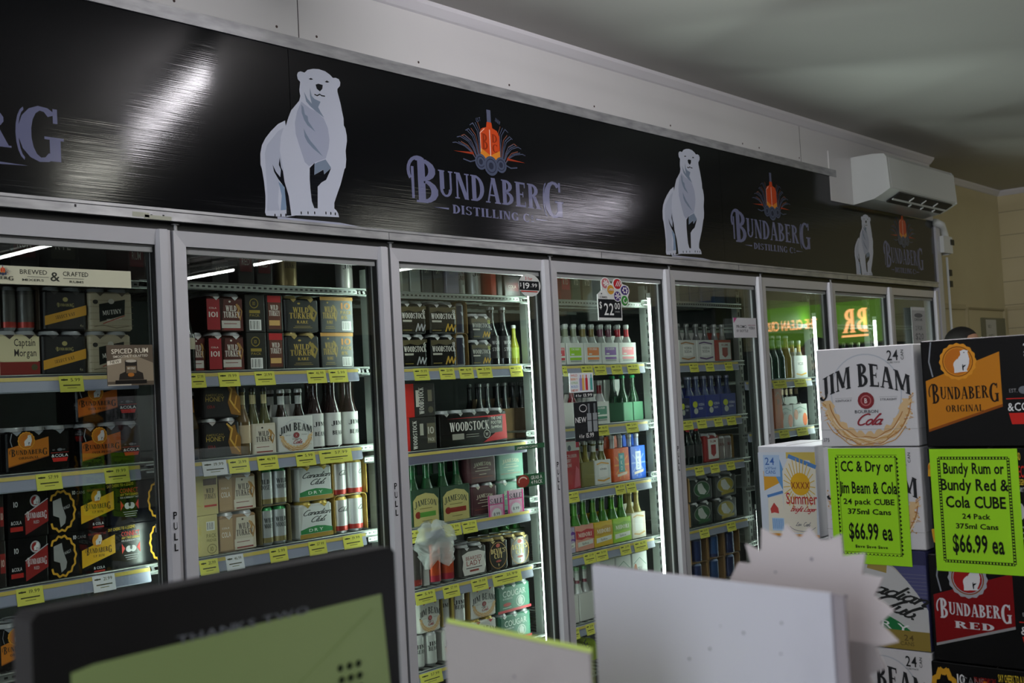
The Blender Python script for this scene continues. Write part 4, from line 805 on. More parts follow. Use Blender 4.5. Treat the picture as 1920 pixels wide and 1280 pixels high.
# ------------------------------------------------------------------ header signs
SX = [-.9, 2.208, 4.985, 7.0, 7.88]
sb = []
def sign_panel(x0, x1, label, artf, z1=2.685, notch=None, mat=None):
    m = MB()
    if notch: m.prism([(x0, 2.0985), (x1, 2.0985), (x1, notch[1]), (notch[0], notch[1]), (notch[0], z1), (x0, z1)], -.006, -.0005, 'y', '#07080c', mat or SIGN)
    else: m.box(x0 + .0012, x1 - .0012, -.006, -.0005, 2.0985, z1, '#07080c', SIGN)
    o = m.obj('sign_board'); tag(o, label, 'sign', 'black header sign boards above the doors')
    if artf:
        A = Art(); artf(A); m = MB(); m.art(A, lambda u, v, of: (u, -.006 - of, v), SIGN); m.obj('printed_artwork', o)
    return o
def emblem(A, cx, zb, s=1.0, simple=False):
    G = '#4a5166'
    for sg in (-1, 1):
        for k in range(15):
            x0 = .050 + .0032*k; y0 = .004*(k % 4) - .004; H = .150 - .0075*k; tx = .055 + .0085*k + .006*(k % 3); q = [(x0, y0), (x0 + .25*(tx-x0), y0 + H*.45), (x0 + .6*(tx-x0), y0 + H*.8), (tx + .012, y0 + H)]
            if k % 3 == 2: q.append((tx + .03, y0 + H*.92))
            A.line([(cx + sg*s*a, zb + s*b) for a, b in q], .0036*s, G if k % 4 else '#7a4a3c')
        A.poly([(cx + sg*s*.10, zb + .022*s), (cx + sg*s*.215, zb + .014*s), (cx + sg*s*.10, zb + .012*s)], '#9a3a22')
        A.line([(cx + sg*s*.06, zb + .0), (cx + sg*s*.12, zb - .018*s), (cx + sg*s*.16, zb - .012*s)], .005*s, G)
    A.rect(cx - .012*s, zb + .15*s, cx + .012*s, zb + .205*s, '#5b6076')
    A.polys(tri([(cx - .058*s, zb), (cx + .058*s, zb), (cx + .058*s, zb + .105*s), (cx + .045*s, zb + .125*s), (cx + .018*s, zb + .133*s), (cx + .014*s, zb + .155*s), (cx - .014*s, zb + .155*s), (cx - .018*s, zb + .133*s), (cx - .045*s, zb + .125*s), (cx - .058*s, zb + .105*s)]), '#c8481f')
    A.polys([[(cx - .058*s, zb), (cx + .058*s, zb), (cx + .058*s, zb + .045*s), (cx, zb + .02*s), (cx - .058*s, zb + .045*s)]], '#d8862a')
    A.line([(cx - .056*s, zb + .03*s), (cx - .056*s, zb + .105*s), (cx - .03*s, zb + .125*s)], .003*s, '#efc9b0'); A.rect(cx - .002*s, zb + .01*s, cx + .003*s, zb + .125*s, '#efc9b0')
    if not simple: A.text('B', cx - .047*s, zb + .04*s, .065*s, '#8a2f14', 'serif', w=.036*s); A.text('D', cx + .012*s, zb + .075*s, .034*s, '#8a2f14', 'serif', w=.034*s); A.text('C', cx + .012*s, zb + .035*s, .034*s, '#8a2f14', 'serif', w=.034*s)
    for dx, dy, r in ((-.06, -.012, .034), (.06, -.012, .034), (0, -.022, .042)):
        A.ell(cx + dx*s, zb + dy*s, r*s, r*s*.95, G); A.ring(cx + dx*s, zb + dy*s, r*s*.75, r*s*.7, .004*s, '#2c3142', n=14); A.ell(cx + dx*s, zb + dy*s, r*s*.35, r*s*.35, '#2c3142', 10)
    if not simple: A.text('EST', cx - .075*s, zb + .145*s, .016*s, G, rot=.3); A.text('1888', cx + .035*s, zb + .165*s, .016*s, G, rot=-.4)
def logo(A, x0, x1, zb=2.248, simple=False):
    w = x1 - x0; c = '#6a6d8b'; k = w/.936
    A.text('B', x0 + .045*k, zb - .033, .165, c, 'serif', w=.125*k)
    A.polys(ARC(x0 + .062*k, zb + .085, .062*k, .058, 60, 215, .016, .012, 9), c); A.rect(x0 + .022*k, zb - .02, x0 + .036*k, zb + .1, c)
    A.text('UNDABER', x0 + .165*k, zb, .102, c, 'serif', w=.61*k)
    A.text('G', x0 + .79*k, zb - .030, .158, c, 'serif', w=.142*k); A.ring(x0 + .815*k, zb + .045, .028, .075, .008, c, 100, 260, 8)
    A.text('DISTILLING C', x0 + .235*k, zb - .060, .034, c, 'serif', w=.46*k); A.text('o', x0 + .703*k, zb - .046, .026, c); A.rect(x0 + .703*k, zb - .056, x0 + .722*k, zb - .053, c)
    A.poly([(x0 + .13*k, zb - .044), (x0 + .215*k, zb - .048), (x0 + .215*k, zb - .041)], c); A.poly([(x0 + .82*k, zb - .044), (x0 + .735*k, zb - .048), (x0 + .735*k, zb - .041)], c)
    emblem(A, x0 + .47*k, zb + .172, 1.0, simple)
def a0(A): logo(A, .472, 1.412, 2.226)
def bearart(xc, zb=2.106, h=.53, snow=True):
    def f(A):
        bear(A, xc - BEARC*h, zb, h)
    return f
def a_seam(A):
    bearart(2.265)(A)
def a1(A): logo(A, 2.734, 3.670)
sign_panel(SX[0], SX[1], 'glossy black header sign board with the tail of a grey word, left end', a0)
sign_panel(SX[1], SX[2], 'glossy black header sign board with a bottle crest and large grey lettering', a1)
def a2(A): logo(A, 5.065, 5.975, 2.246, True)
sp = sign_panel(SX[2], SX[4], 'glossy black header sign board running under the air conditioner', a2, 2.685, notch=(6.265, 2.53))
A = Art(); logo(A, 6.99, 7.66, 2.20, True); m = MB(); m.art(A, lambda u, v, of: (u, -.006 - of, v), SIGN); m.obj('printed_artwork', sp)
for xc, zb, h, lab in ((2.262, 2.108, .528, 'large white polar bear emblem, left of the big bottle crest'), (4.617, 2.108, .545, 'white polar bear emblem in the middle of the black header'), (6.69, 2.090, .40, 'small white polar bear emblem below the air conditioner')):
    A = Art(); bear(A, xc - BEARC*h, zb, h); A.polys(tri([(xc - .13*h/.53, zb), (xc + .14*h/.53, zb), (xc + .24*h/.53, zb - .008), (xc - .13*h/.53, zb - .008)]), '#a9adc0')
    m = MB(); m.art(A, lambda u, v, of: (u, -.0072 - of, v), SIGN); tag(m.obj('bear_emblem'), lab, 'emblem', 'polar bear emblems stuck on the header')
m = MB(); m.box(6.27, 7.88, -.008, -.0005, 2.535, 2.84, '#b9bab2', OFFW); tag(m.obj('cover_sheet'), 'off-white sheet panel behind the air conditioner', 'panel')

# ------------------------------------------------------------------ air conditioner
t = thing('air_conditioner', 'white wall mounted split air conditioner at the right end of the header', 'air conditioner', (6.58, 0, 0)); W = 1.11
m = MB(); prof = [(-.009, 2.535), (-.14, 2.553), (-.195, 2.578), (-.247, 2.606), (-.235, 2.80), (-.221, 2.822), (-.147, 2.832), (-.009, 2.832)]
m.prism(prof, 0, W, 'x', '#d9dade', WHITE); m.prism([(a*1.012, b) for a, b in prof], -.006, .012, 'x', '#d9dade', WHITE); m.prism([(a*1.012, b) for a, b in prof], W - .012, W + .006, 'x', '#d9dade', WHITE); m.obj('casing', t)
m = MB(); m.prism([(-.2485, 2.612), (-.2365, 2.798), (-.2395, 2.799), (-.2515, 2.612)], .02, W - .02, 'x', '#e0e1e2', WHITE); m.obj('front_panel', t)
m = MB(); m.prism([(-.150, 2.5535), (-.238, 2.598), (-.240, 2.590), (-.152, 2.546)], .16, W - .06, 'x', '#08090a', BLACK); m.obj('air_outlet', t)
m = MB(); m.prism([(-.186, 2.561), (-.196, 2.566), (-.199, 2.560), (-.189, 2.555)], .16, W - .06, 'x', '#c9cac6', WHITE)
for k in range(3): m.prism([(-.200, 2.572), (-.232, 2.588), (-.232, 2.580), (-.200, 2.562)], .40 + .2*k, .41 + .2*k, 'x', '#c9cac6', WHITE); m.prism([(-.160, 2.550), (-.180, 2.560), (-.180, 2.550), (-.160, 2.540)], .48 + .2*k, .49 + .2*k, 'x', '#c9cac6', WHITE)
m.obj('louvre', t)
t = thing('conduit_duct', 'white duct and conduit running down beside the cooler end', 'duct', (7.99, 0, 0))
m = MB(); m.tube([(-.12, -.03, 2.52), (-.02, -.03, 2.51), (.06, -.02, 2.44), (.07, -.015, 2.3)], .028, '#d9dade', WHITE, 12); m.obj('curved_duct', t)
m = MB(); m.box(-.05, .12, -.05, -.022, 2.31, 2.43, '#b9bab2', WHITE); m.box(.08, .14, -.056, -.05, 2.37, 2.41, '#1a1a1a', BLACK); m.obj('isolator_box', t)
m = MB(); m.tube([(.03, -.035, 2.28), (.03, -.035, .2)], .009, '#77746a', WHITE, 8)
for z in (2.17, 2.09): m.box(.045, .09, -.045, -.02, z - .022, z + .022, '#1a1a1a', BLACK)
m.obj('conduit', t)
m = MB(); m.box(9.37, 9.93, .206, .22, 1.60, 1.885, '#6f7058', PLAST); A = Art(); A.rect(9.45, 1.62, 9.70, 1.87, '#c9c9c0'); A.text('NO. 1', 9.50, 1.80, .03, '#77786a'); A.text('OPEN', 9.5, 1.70, .05, '#77786a')
m.art(A, lambda u, v, o: (u, .206 - o, v), PAPER); tag(m.obj('notice_board'), 'small olive notice board with a white sheet on the cream wall', 'notice board')

t = thing('added_beer_fridge', 'dark beer fridge added unseen under the lit sign to darken reflections', 'fridge', (9.98, -1.7, 0), -pi/2)  # unseen fridge added so the door glass mirrors something dark
m = MB(); m.box(-.78, .78, -.55, -.02, .0, 1.74, '#151618', BLACK); m.obj('cabinet', t)
for k in (-1, 1): m = MB(); m.box(.39*k - .36, .39*k + .36, -.575, -.552, .12, 1.70, '#1d2320', GLOSSP); m.obj('door', t)
for k, y in enumerate((-3.6, -5.4, -7.2)):  # unseen shelving added to darken what the cooler glass reflects
    t = thing('added_dark_shelving', 'unseen dark shelving added at the east wall to darken reflections, ' + ['nearest the beer fridge', 'middle bay', 'bay nearest the south wall'][k], 'shelving', (9.98, y, 0), -pi/2, 'added dark shelving along the east wall')
    m = MB(); m.box(-.88, .88, -.04, -.0, 0, 2.3, '#1c1a19', BLACK); m.box(-.88, -.84, -.5, -.04, 0, 2.3, '#1c1a19', BLACK); m.box(.84, .88, -.5, -.04, 0, 2.3, '#1c1a19', BLACK); m.obj('upright_frame', t)
    for q in range(6): m = MB(); m.box(-.84, .84, -.48, -.04, .1 + .42*q, .13 + .42*q, '#2c2824', BLACK); m.obj('shelf_board', t)
# ------------------------------------------------------------------ lamps overhead (housings) and the lit sign that the glass mirrors
for k, (x, y, L, z, p, c) in enumerate(TUBES):
    t = thing('ceiling_light', 'fluorescent batten light ' + ['added unseen over the counter end to brighten the cards', 'just in front of the second cooler door', 'with a yellowish tube behind the first one', 'in front of the seventh cooler door', 'behind the one at the seventh door', 'near the south wall at mid room', 'beyond the middle aisle', 'deepest in the shop', 'near the east end of the shop', 'hung lowest beside the east wall', 'behind the photographer'][k], 'ceiling light', (x, y, z), radians(18) if k == 1 else 0, 'fluorescent battens on the ceiling')
    m = MB(); m.prism([(-.022, .01), (.022, .01), (.03, .05), (-.03, .05)], -L/2 - .04, L/2 + .04, 'y', '#d9dade', WHITE); m.obj('housing', t)
    m = MB(); tm = bpy.data.materials.new('fluorescent_tube'); tm.use_nodes = True; tb = tm.node_tree.nodes['Principled BSDF']; tb.inputs['Emission Color'].default_value = (*c, 1); tb.inputs['Emission Strength'].default_value = p/(2*pi*.013*L*pi)
    m.lathe([(.013, 0, '#ffffff'), (.013, L, '#ffffff')], 10, mat=tm); o = m.obj('tube', t, (0, -L/2, -.035), (-pi/2, 0, 0))
    if CEIL - z - .05 > .02:
        m = MB()
        for s in (-1, 1): m.tube([(0, s*L*.35, .05), (0, s*L*.35, CEIL - z)], .003, '#888888', WHITE, 6)
        m.obj('hanger', t)
SG = emit('lit_sign_green', '#6a9a30', 1.0); SO = emit('lit_sign_orange', '#ffb070', 4.5)
m = MB(); m.box(9.86, 9.99, -2.47, -1.22, 1.77, 2.15, '#3a3a3a', SG); A = Art(.0008); A.text('THE CLEAN CRISP', 0, .16, .095, '#ffb070', 'bold', w=.58); A.text('BR', -.50, .09, .22, '#ffb070', 'serif', w=.25); A.rect(-.5, .05, -.24, .07, '#ffb070')
m.art(A, lambda u, v, o: (9.86 - o, -1.85 - u, 1.77 + v), SO); tag(m.obj('lit_sign'), 'backlit green header sign with orange lettering on the far wall', 'sign')

# ------------------------------------------------------------------ stickers and price signs on the door glass
def flat(name, label, cat, x0, x1, z0, z1, col, art, group='signs stuck on the cooler doors', y=.019, shape=None, thick=.0012):
    m = MB(); w, h = x1-x0, z1-z0
    pts = shape(w, h) if shape else [(0, 0), (w, 0), (w, h), (0, h)]
    m.prism(pts, 0, thick, 'y', col, PAPER) if len(pts) == 4 else None
    if len(pts) != 4:
        for p in tri(pts): m.prism(p, 0, thick, 'y', col, PAPER)
    A = Art(.00015); art(A, w, h); m.art(A, lambda u, v, o: (u, -o, v), PAPER)
    return tag(m.obj(name, None, (x0, y, z0)), label, cat, group)
def a(A, w, h):
    A.text('BREWED', w*.596, h*.58, h*.26, '#3a3c34', w=w*.094); A.text('CRAFTED', w*.745, h*.56, h*.26, '#3a3c34', w=w*.093); A.text('&', w*.70, h*.24, h*.54, '#3a3c34', w=w*.036)
    A.text('MIXERS', w*.603, h*.20, h*.13, '#3a3c34', w=w*.075); A.text('RUMS', w*.768, h*.18, h*.13, '#3a3c34', w=w*.052); A.rect(w*.62, h*.43, w*.695, h*.45, '#3a3c34'); A.rect(w*.745, h*.41, w*.82, h*.43, '#3a3c34')
    wordmark(A, w*.44, h*.24, w*.135, h*.15, '#3a3c34'); emblem(A, w*.535, h*.56, .11, True)
def a_(A, w, h, f=a):
    n = len(A.items); f(A, .828, h); A.items[n:] = [([(u - .105, v) for u, v in vs], fs, c) for vs, fs, c in A.items[n:]]
flat('strip_sticker', 'long cream strip sticker with black lettering on the first glass door', 'sticker', .885, 1.608, 1.857, 1.907, '#cfcfb4', a_)
def a(A, w, h):
    A.rect(0, 0, w, h, '#5a5042'); A.polys(tri([(w*.0, h*.1), (w, h*.1), (w, h*.55), (w*.5, h*.78), (0, h*.55)]), '#8b7f6a')
    A.text('SPICED RUM', w*.1, h*.78, h*.12, '#e3dcc6', w=w*.8, rot=.03); A.text('SMOOTHLY CRAFTED', w*.13, h*.68, h*.06, '#d6cfba', w=w*.76, rot=.03); A.poly([(0, h*.50), (w*.3, h*.56), (w*.3, h*.66), (0, h*.60)], '#d9d2bd'); A.text('NEW', w*.07, h*.54, h*.07, '#4a4030', w=w*.2, rot=.1)
    A.polys(tri([(w*.24, h*.14), (w*.78, h*.14), (w*.76, h*.3), (w*.64, h*.36), (w*.64, h*.62), (w*.38, h*.62), (w*.38, h*.34), (w*.26, h*.28)]), '#26221c'); A.rect(w*.40, h*.3, w*.62, h*.48, '#6a5a44'); A.ell(w*.51, h*.6, w*.12, h*.035, '#b9b2a0'); A.ell(w*.5, h*.26, w*.07, h*.05, '#a86a2a'); A.rect(w*.16, h*.04, w*.84, h*.13, '#16130f'); A.rect(0, -.0, w*.5, h*.03, '#b9b2a0'); A.text('MUTINY', w*.42, h*.39, h*.06, '#d9d2bd', 'serif', w=w*.18)
flat('square_poster', 'brown square advert with three drinks on the first glass door', 'poster', 1.508, 1.656, 1.57, 1.688, '#5a5042', a, y=-.004)
def a(A, w, h):
    A.rect(w*.02, h*.28, w*.92, h*.68, '#16181a'); A.text('3 for', w*.3, h*.73, h*.14, '#b03a30', w=w*.34); A.text('$', w*.06, h*.44, h*.16, '#e4e6e2'); A.text('19', w*.2, h*.35, h*.27, '#e4e6e2', w=w*.3); A.text('.99', w*.54, h*.42, h*.17, '#e4e6e2', w=w*.3); A.rect(w*.08, h*.2, w*.84, h*.25, '#b03a30')
flat('oval_price_tag', 'oval white and black price tag at the third door corner', 'price tag', 3.338, 3.478, 1.878, 1.972, '#c9ccc6', a, shape=lambda w, h: [(w/2 + w/2*cos(2*pi*k/24), h/2 + h/2*sin(2*pi*k/24)) for k in range(24)], y=-.004)
def a(A, w, h):
    A.rect(w*.02, h*.06, w*.66, h*.48, '#17191c'); A.text('$', w*.05, h*.27, h*.16, '#eceeea'); A.text('22', w*.17, h*.12, h*.28, '#eceeea', w=w*.28); A.text('00', w*.47, h*.26, h*.15, '#eceeea', w=w*.16); A.text('2 PACKS', w*.47, h*.18, h*.04, '#b9bbb8', w=w*.14); A.text('SUMMER', w*.06, h*.50, h*.05, '#6a6c6a', w=w*.22)
    for cx, cy, rx, ry, c in ((.24, .84, .13, .14, '#c97a80'), (.38, .70, .12, .13, '#cf9a3c'), (.58, .84, .14, .14, '#b5242c'), (.78, .70, .14, .13, '#3f2a72'), (.56, .56, .12, .13, '#4a3478'), (.76, .46, .12, .14, '#3f8a3c')):
        A.ell(w*cx, h*cy, w*rx, h*ry, '#dfe2de'); A.ell(w*cx, h*cy, w*rx*.82, h*ry*.84, c)
    for k in range(6): q = k*pi/3; A.line([(w*.24 + w*.02*cos(q), h*.84 + h*.02*sin(q)), (w*.24 + w*.07*cos(q), h*.84 + h*.07*sin(q))], w*.03, '#e9e3e0'); A.line([(w*.56 + w*.02*cos(q), h*.56 + h*.02*sin(q)), (w*.56 + w*.08*cos(q), h*.56 + h*.08*sin(q))], w*.02, '#e9e3e0'); A.ell(w*.78 + w*.06*cos(q), h*.70 + h*.055*sin(q), w*.025, h*.025, '#e9e3e0', 8)
    for r in (.03, .06): A.ring(w*.38, h*.67, w*r*1.3, h*r, w*.012, '#e9e3e0', 0, 180, 10)
    for k in range(3): A.line([(w*(.51 + .05*k), h*.79), (w*(.57 + .05*k), h*.90)], w*.018, '#e9e3e0')
    A.ring(w*.76, h*.46, w*.06, h*.07, w*.02, '#dfe8dc', 90, 360, 12); A.ell(w*.09, h*.60, w*.02, h*.018, '#55585a', 8)
def shp(w, h): return [(0, 0), (w*.68, 0), (w*.68, h*.34), (w*.86, h*.40), (w*.88, h*.56), (w*.93, h*.66), (w*.9, h*.80), (w*.7, h*.86), (w*.64, h*.97), (w*.5, h*.96), (w*.42, h*.83), (w*.34, h*.92), (w*.22, h*.98), (w*.12, h*.9), (w*.12, h*.68), (0, h*.58)]
flat('flower_price_tag', 'price tag topped with coloured flower discs on the fourth door', 'price tag', 3.868, 4.135, 1.786, 1.983, '#dcdfdb', a, shape=shp, y=-.004)
def a(A, w, h):
    for k, (t, c) in enumerate((('WILD', '#c9603c'), ('BERRY', '#d98a3c'), ('CITRUS', '#7fae4c'), ('BOLD', '#5a8ac0'), ('NEW', '#c9603c'))): A.text(t, w*.06, h*(.82 - .19*k), h*.12, c, w=w*.28)
    for cx, c in ((.46, '#9a8ac0'), (.56, '#dcae5a'), (.70, '#b5303c'), (.90, '#58a8a0')): A.rect(w*(cx - .05), h*.1, w*(cx + .05), h*.72, c); A.rect(w*(cx - .02), h*.72, w*(cx + .02), h*.9, c)
flat('bottle_advert', 'white advert card with colourful bottles on the fourth door', 'advert card', 3.637, 3.805, 1.472, 1.556, '#dfe6e8', a, y=-.004)
def a(A, w, h): A.text('4 for', w*.08, h*.2, h*.55, '#e4e6e2', w=w*.3); A.text('13.99', w*.48, h*.2, h*.6, '#e4e6e2', w=w*.46)
flat('price_strip', 'black price strip directly under the white advert card', 'price strip', 3.664, 3.800, 1.448, 1.470, '#25282a', a, y=-.004)
def a(A, w, h):
    A.text('NEW', w*.04, h*.48, h*.14, '#dfe1de', w=w*.46); A.ring(w*.38, h*.84, w*.16, h*.1, w*.02, '#dfe1de'); A.text('4 for', w*.16, h*.08, h*.1, '#dfe1de', w=w*.22); A.text('15.99', w*.46, h*.08, h*.12, '#dfe1de', w=w*.32)
    for cx in (.62, .86): A.rect(w*(cx - .09), h*.22, w*(cx + .09), h*.7, '#8f9698'); A.rect(w*(cx - .04), h*.7, w*(cx + .04), h*.95, '#6a7072'); A.rect(w*(cx - .09), h*.5, w*(cx + .09), h*.52, '#3a3c3e')
flat('black_poster', 'black poster reading NEW with two pale bottles, fourth door', 'poster', 3.657, 3.825, 1.262, 1.430, '#1d1f21', a, y=-.004)
flat('green_ribbon', 'narrow green ribbon label at the third door lower right', 'ribbon label', 3.262, 3.448, 1.255, 1.275, '#2c5a3c', lambda A, w, h: A.text('JAMESON CARES', w*.06, h*.25, h*.45, '#cfd6c6', w=w*.7), y=-.004)
def a(A, w, h): A.ell(w*.22, h*.5, w*.22, h*.52, '#8a3a2e'); A.ring(w*.22, h*.5, w*.16, h*.36, w*.03, '#d8c9b4', 20, 200, 8); A.text('GRAB A', w*.50, h*.54, h*.3, '#e4e8dc', w=w*.4); A.text('4 PACK', w*.50, h*.16, h*.3, '#e4e8dc', w=w*.4)
flat('seal_ribbon', 'green ribbon label with a red round seal on the third door', 'ribbon label', 3.262, 3.44, 1.104, 1.154, '#2c5a3c', a, y=-.004)
def a(A, w, h): A.text('PROMO', w*.12, h*.48, h*.16, '#3a3c40', w=w*.44); A.text('BY BOTTLE', w*.12, h*.28, h*.13, '#3a3c40', w=w*.5); A.poly([(0, h*.72), (w*.16, h), (0, h)], '#b85a8a'); A.text('VODKA', w*.66, h*.42, h*.14, '#3a3c40', w=w*.26); A.rect(w*.62, h*.62, w*.95, h*.64, '#8a3a5a')
flat('white_notice', 'white paper notice near the right edge of the fifth door', 'notice', 5.034, 5.271, 1.708, 1.812, '#d0d0d4', a, y=-.004)
def a(A, w, h): A.text('DRINK', w*.2, h*.7, h*.06, '#55585a', w=w*.6); A.ell(w*.5, h*.82, w*.3, h*.05, '#77787a'); A.text('2 FOR', w*.24, h*.5, h*.1, '#77787a', w=w*.5); A.text('$20', w*.2, h*.3, h*.14, '#77787a', w=w*.6); A.rect(w*.04, h*.93, w*.96, h, '#e2e2e2')
flat('paper_notice', 'long paper notice taped to the last glass door', 'notice', 7.385, 7.625, 1.60, 1.915, '#bfc0c0', a, y=-.004)
def a(A, w, h): A.text('SALE', w*.5, h*.70, h*.18, '#45404a', 'serif', w=w*.8, align='c', slant=.1); A.rect(0, h*.66, w, h*.69, '#d83a8a'); A.polys(ARC(w*.5, h*.33, w*.46, h*.30, 0, 360, w*.14, h*.09, 16), '#e9a8c8'); A.ell(w*.5, h*.33, w*.30, h*.2, '#e9e6ea'); A.text('8.99', w*.5, h*.27, h*.12, '#3a3040', w=w*.4, align='c'); A.rect(0, 0, w*.08, h, '#d83a8a'); A.rect(w*.92, 0, w, h, '#d83a8a'); A.rect(0, 0, w, h*.05, '#d83a8a')
flat('sale_ticket', 'pink SALE ticket hanging below the maroon can packs', 'sale ticket', 3.255, 3.352, .955, 1.07, '#e6c3d6', a, group='pink sale tickets on the shelf edge', y=.150)
flat('sale_ticket', 'pink SALE ticket hanging below the pale green can packs', 'sale ticket', 3.375, 3.475, .965, 1.08, '#e6c3d6', a, group='pink sale tickets on the shelf edge', y=.150)
# ------------------------------------------------------------------ drinks on the shelves
put(1.372, 1.897, 0.255, 'box', box(0.085, .2, .13, '#1e1a18', f_dark('#4a1a1c', 'RUM')), 'dark box with maroon label', 1, 0, '')
put(1.490, 1.897, 0.255, 'box', box(0.098, .2, .13, '#1b1c1c', f_dark('#3a3a30')), 'dark box with olive label', 1, 0, '')
put(1.731, 1.897, 0.255, 'box', box(0.063, .16, .13, '#2a1416', f_dark('#6a1f22', 'RUM')), 'narrow dark red box', 1, 0, '')
put(1.348, 1.612, 0.255, 'canpack', canpack(0.117, .130, .13, '#cfc49c', f_captain, 2, dict(body='#3a2a22'), notch='#2a1e1a'), 'cream and red can pack with two word title', 1, 1, 'lower')
put(1.354, 1.743, 0.255, 'canpack', openpack(0.114, .130, dict(body='#4a4a46', band='#3c3c3a', low='#9a2a20'), 2, '#3c3228'), 'open ended pack of grey red-footed cans', 1, 1, 'upper')
put(1.484, 1.612, 0.255, 'canpack', canpack(0.139, .130, .13, '#0c0d10', f_band('SELECT VAT', '4x'), 2, dict(body='#2a2c2c'), notch='#2a2a2a'), 'black can pack with ochre slanted band', 1, 1, 'lower')
put(1.491, 1.743, 0.255, 'canpack', canpack(0.136, .130, .13, '#0c0d10', f_band('SELECT VAT', '4x'), 2, dict(body='#2a2c2c'), notch='#2a2a2a'), 'black can pack with ochre slanted band', 1, 1, 'upper')
put(1.632, 1.612, 0.255, 'canpack', canpack(0.140, .130, .13, '#b9ad92', f_mutiny, 2, dict(body='#8a8478'), notch='#5a5246'), 'parchment can pack with black slanted label', 1, 1, 'lower')
put(1.639, 1.743, 0.255, 'canpack', canpack(0.145, .130, .13, '#b9ad92', f_mutiny, 2, dict(body='#8a8478'), notch='#5a5246'), 'parchment can pack with black slanted label', 1, 1, 'upper')
put(1.395, 1.334, 0.255, 'canpack', canpack(0.194, .130, .13, '#08090a', f_bundy('#c9771a'), 3, dict(body='#2a2c2e'), mat=GLOSSP, notch='#8f949a'), 'black can pack with amber slanted label', 1, 2, 'lower')
put(1.623, 1.334, 0.255, 'canpack', canpack(0.204, .130, .13, '#08090a', f_bundy('#c2641c', sub='OVER PROOF'), 3, dict(body='#2a2c2e'), mat=GLOSSP, notch='#8f949a'), 'black can pack with burnt orange slanted label', 1, 2, 'lower')
put(1.616, 1.465, 0.255, 'canpack', canpack(0.207, .130, .13, '#08090a', f_bundy('#c2641c', sub='OVER PROOF'), 3, dict(body='#2a2c2e'), mat=GLOSSP, notch='#8f949a'), 'black can pack with burnt orange slanted label', 1, 2, 'upper')
put(1.279, 1.020, 0.255, 'box', box(0.019, .130, .13, '#14110f', f_dark('#8c2420', '10')), 'black box edge with red ink', 1, 3, 'lower')
put(1.280, 1.151, 0.255, 'box', box(0.013, .130, .13, '#14110f', f_dark('#8c2420', '10')), 'black box edge with red ink', 1, 3, 'upper')
put(1.353, 1.020, 0.255, 'box', box(0.115, .130, .13, '#0b0c0e', f_red10, GLOSSP), 'black ten pack box with dark red band', 1, 3, 'lower')
put(1.356, 1.151, 0.255, 'box', box(0.118, .130, .13, '#0b0c0e', f_red10, GLOSSP), 'black ten pack box with dark red band', 1, 3, 'upper')
put(1.597, 1.020, 0.255, 'box', box(0.360, .130, .13, '#090a0b', f_ten, GLOSSP), 'long black ten pack with yellow label', 1, 3, 'lower')
put(1.598, 1.151, 0.255, 'box', box(0.357, .130, .13, '#090a0b', f_ten, GLOSSP), 'long black ten pack with yellow label', 1, 3, 'upper')
put(1.316, 0.786, 0.255, 'canpack', canpack(0.108, .130, .13, '#08090a', f_bundy('#c9771a', cola=False), 2, dict(body='#2a2c2e'), mat=GLOSSP, notch='#8f949a'), 'black can pack with wide amber label', 1, 4, 'lower')
put(1.566, 0.786, 0.255, 'box', box(0.135, .130, .13, '#121315', f_red10, GLOSSP), 'black ten pack box with red band', 1, 4, 'lower')
put(2.039, 1.900, 0.255, 'box', box(0.065, .10, .13, '#1b1c1e', f_dark('#2a2c2c', 'HIGH')), 'small black box with grey word', 2, 0, '')
put(2.143, 1.900, 0.255, 'box', box(0.066, .16, .13, '#191614', f_dark('#6a1c1e', 'RED')), 'black box with wine red label, left one', 2, 0, '')
put(2.219, 1.900, 0.255, 'box', box(0.065, .15, .13, '#191614', f_dark('#6a1c1e', 'RED')), 'black box with wine red label, right one', 2, 0, '')
put(2.357, 1.900, 0.255, 'can', single('can', body='#a08a58', h=.16, txt=('WILD', 'TURKEY'), tcol='#4a3a20', r=.042, top='#a08a58'), 'large tan tin', 2, 0, '')
put(2.633, 1.900, 0.255, 'can', single('can', body='#b9b6b0', h=.14, txt=('JIM',), top='#b9b6b0'), 'pale grey tin', 2, 0, '')
put(1.920, 1.610, 0.220, 'bottle', single('bottle', glass='#0f1210', liq='#0f1210', h=.25, label='#c9c2a8', lab_z=(.30, .45), cap='#101010', r=.026), 'black bottle with cream label', 2, 1, '')
put(1.954, 1.610, 0.275, 'canpack', canpack(0.063, .130, .13, '#2c1512', f_turkey('#5a1f1a', lab='#d9d4cc'), 1, dict(body='#5a2a20')), 'narrow red brown can pack', 2, 1, 'lower')
put(2.054, 1.610, 0.255, 'canpack', canpack(0.143, .130, .13, '#2e1712', f_turkey('#54211a', lab='#cfc9c0', strip=('#a01f28', '101')), 2, dict(body='#6a2a20'), mat=GLOSSP), 'brown and red can pack numbered 101', 2, 1, 'lower')
put(2.054, 1.741, 0.255, 'canpack', canpack(0.148, .130, .13, '#2e1712', f_turkey('#54211a', lab='#cfc9c0', strip=('#a01f28', '101')), 2, dict(body='#6a2a20'), mat=GLOSSP), 'brown and red can pack numbered 101', 2, 1, 'upper')
put(2.173, 1.610, 0.255, 'box', box(0.082, .130, .13, '#171712', f_tenblack), 'dark box end with white barcode', 2, 1, 'lower')
put(2.173, 1.741, 0.255, 'box', box(0.082, .130, .13, '#171712', f_tenblack), 'dark box end with white barcode', 2, 1, 'upper')
put(2.254, 1.610, 0.255, 'box', box(0.071, .130, .13, '#141410', f_redcan), 'dark box end printed with a red can', 2, 1, 'lower')
put(2.254, 1.741, 0.255, 'box', box(0.071, .130, .13, '#141410', f_redcan), 'dark box end printed with a red can', 2, 1, 'upper')
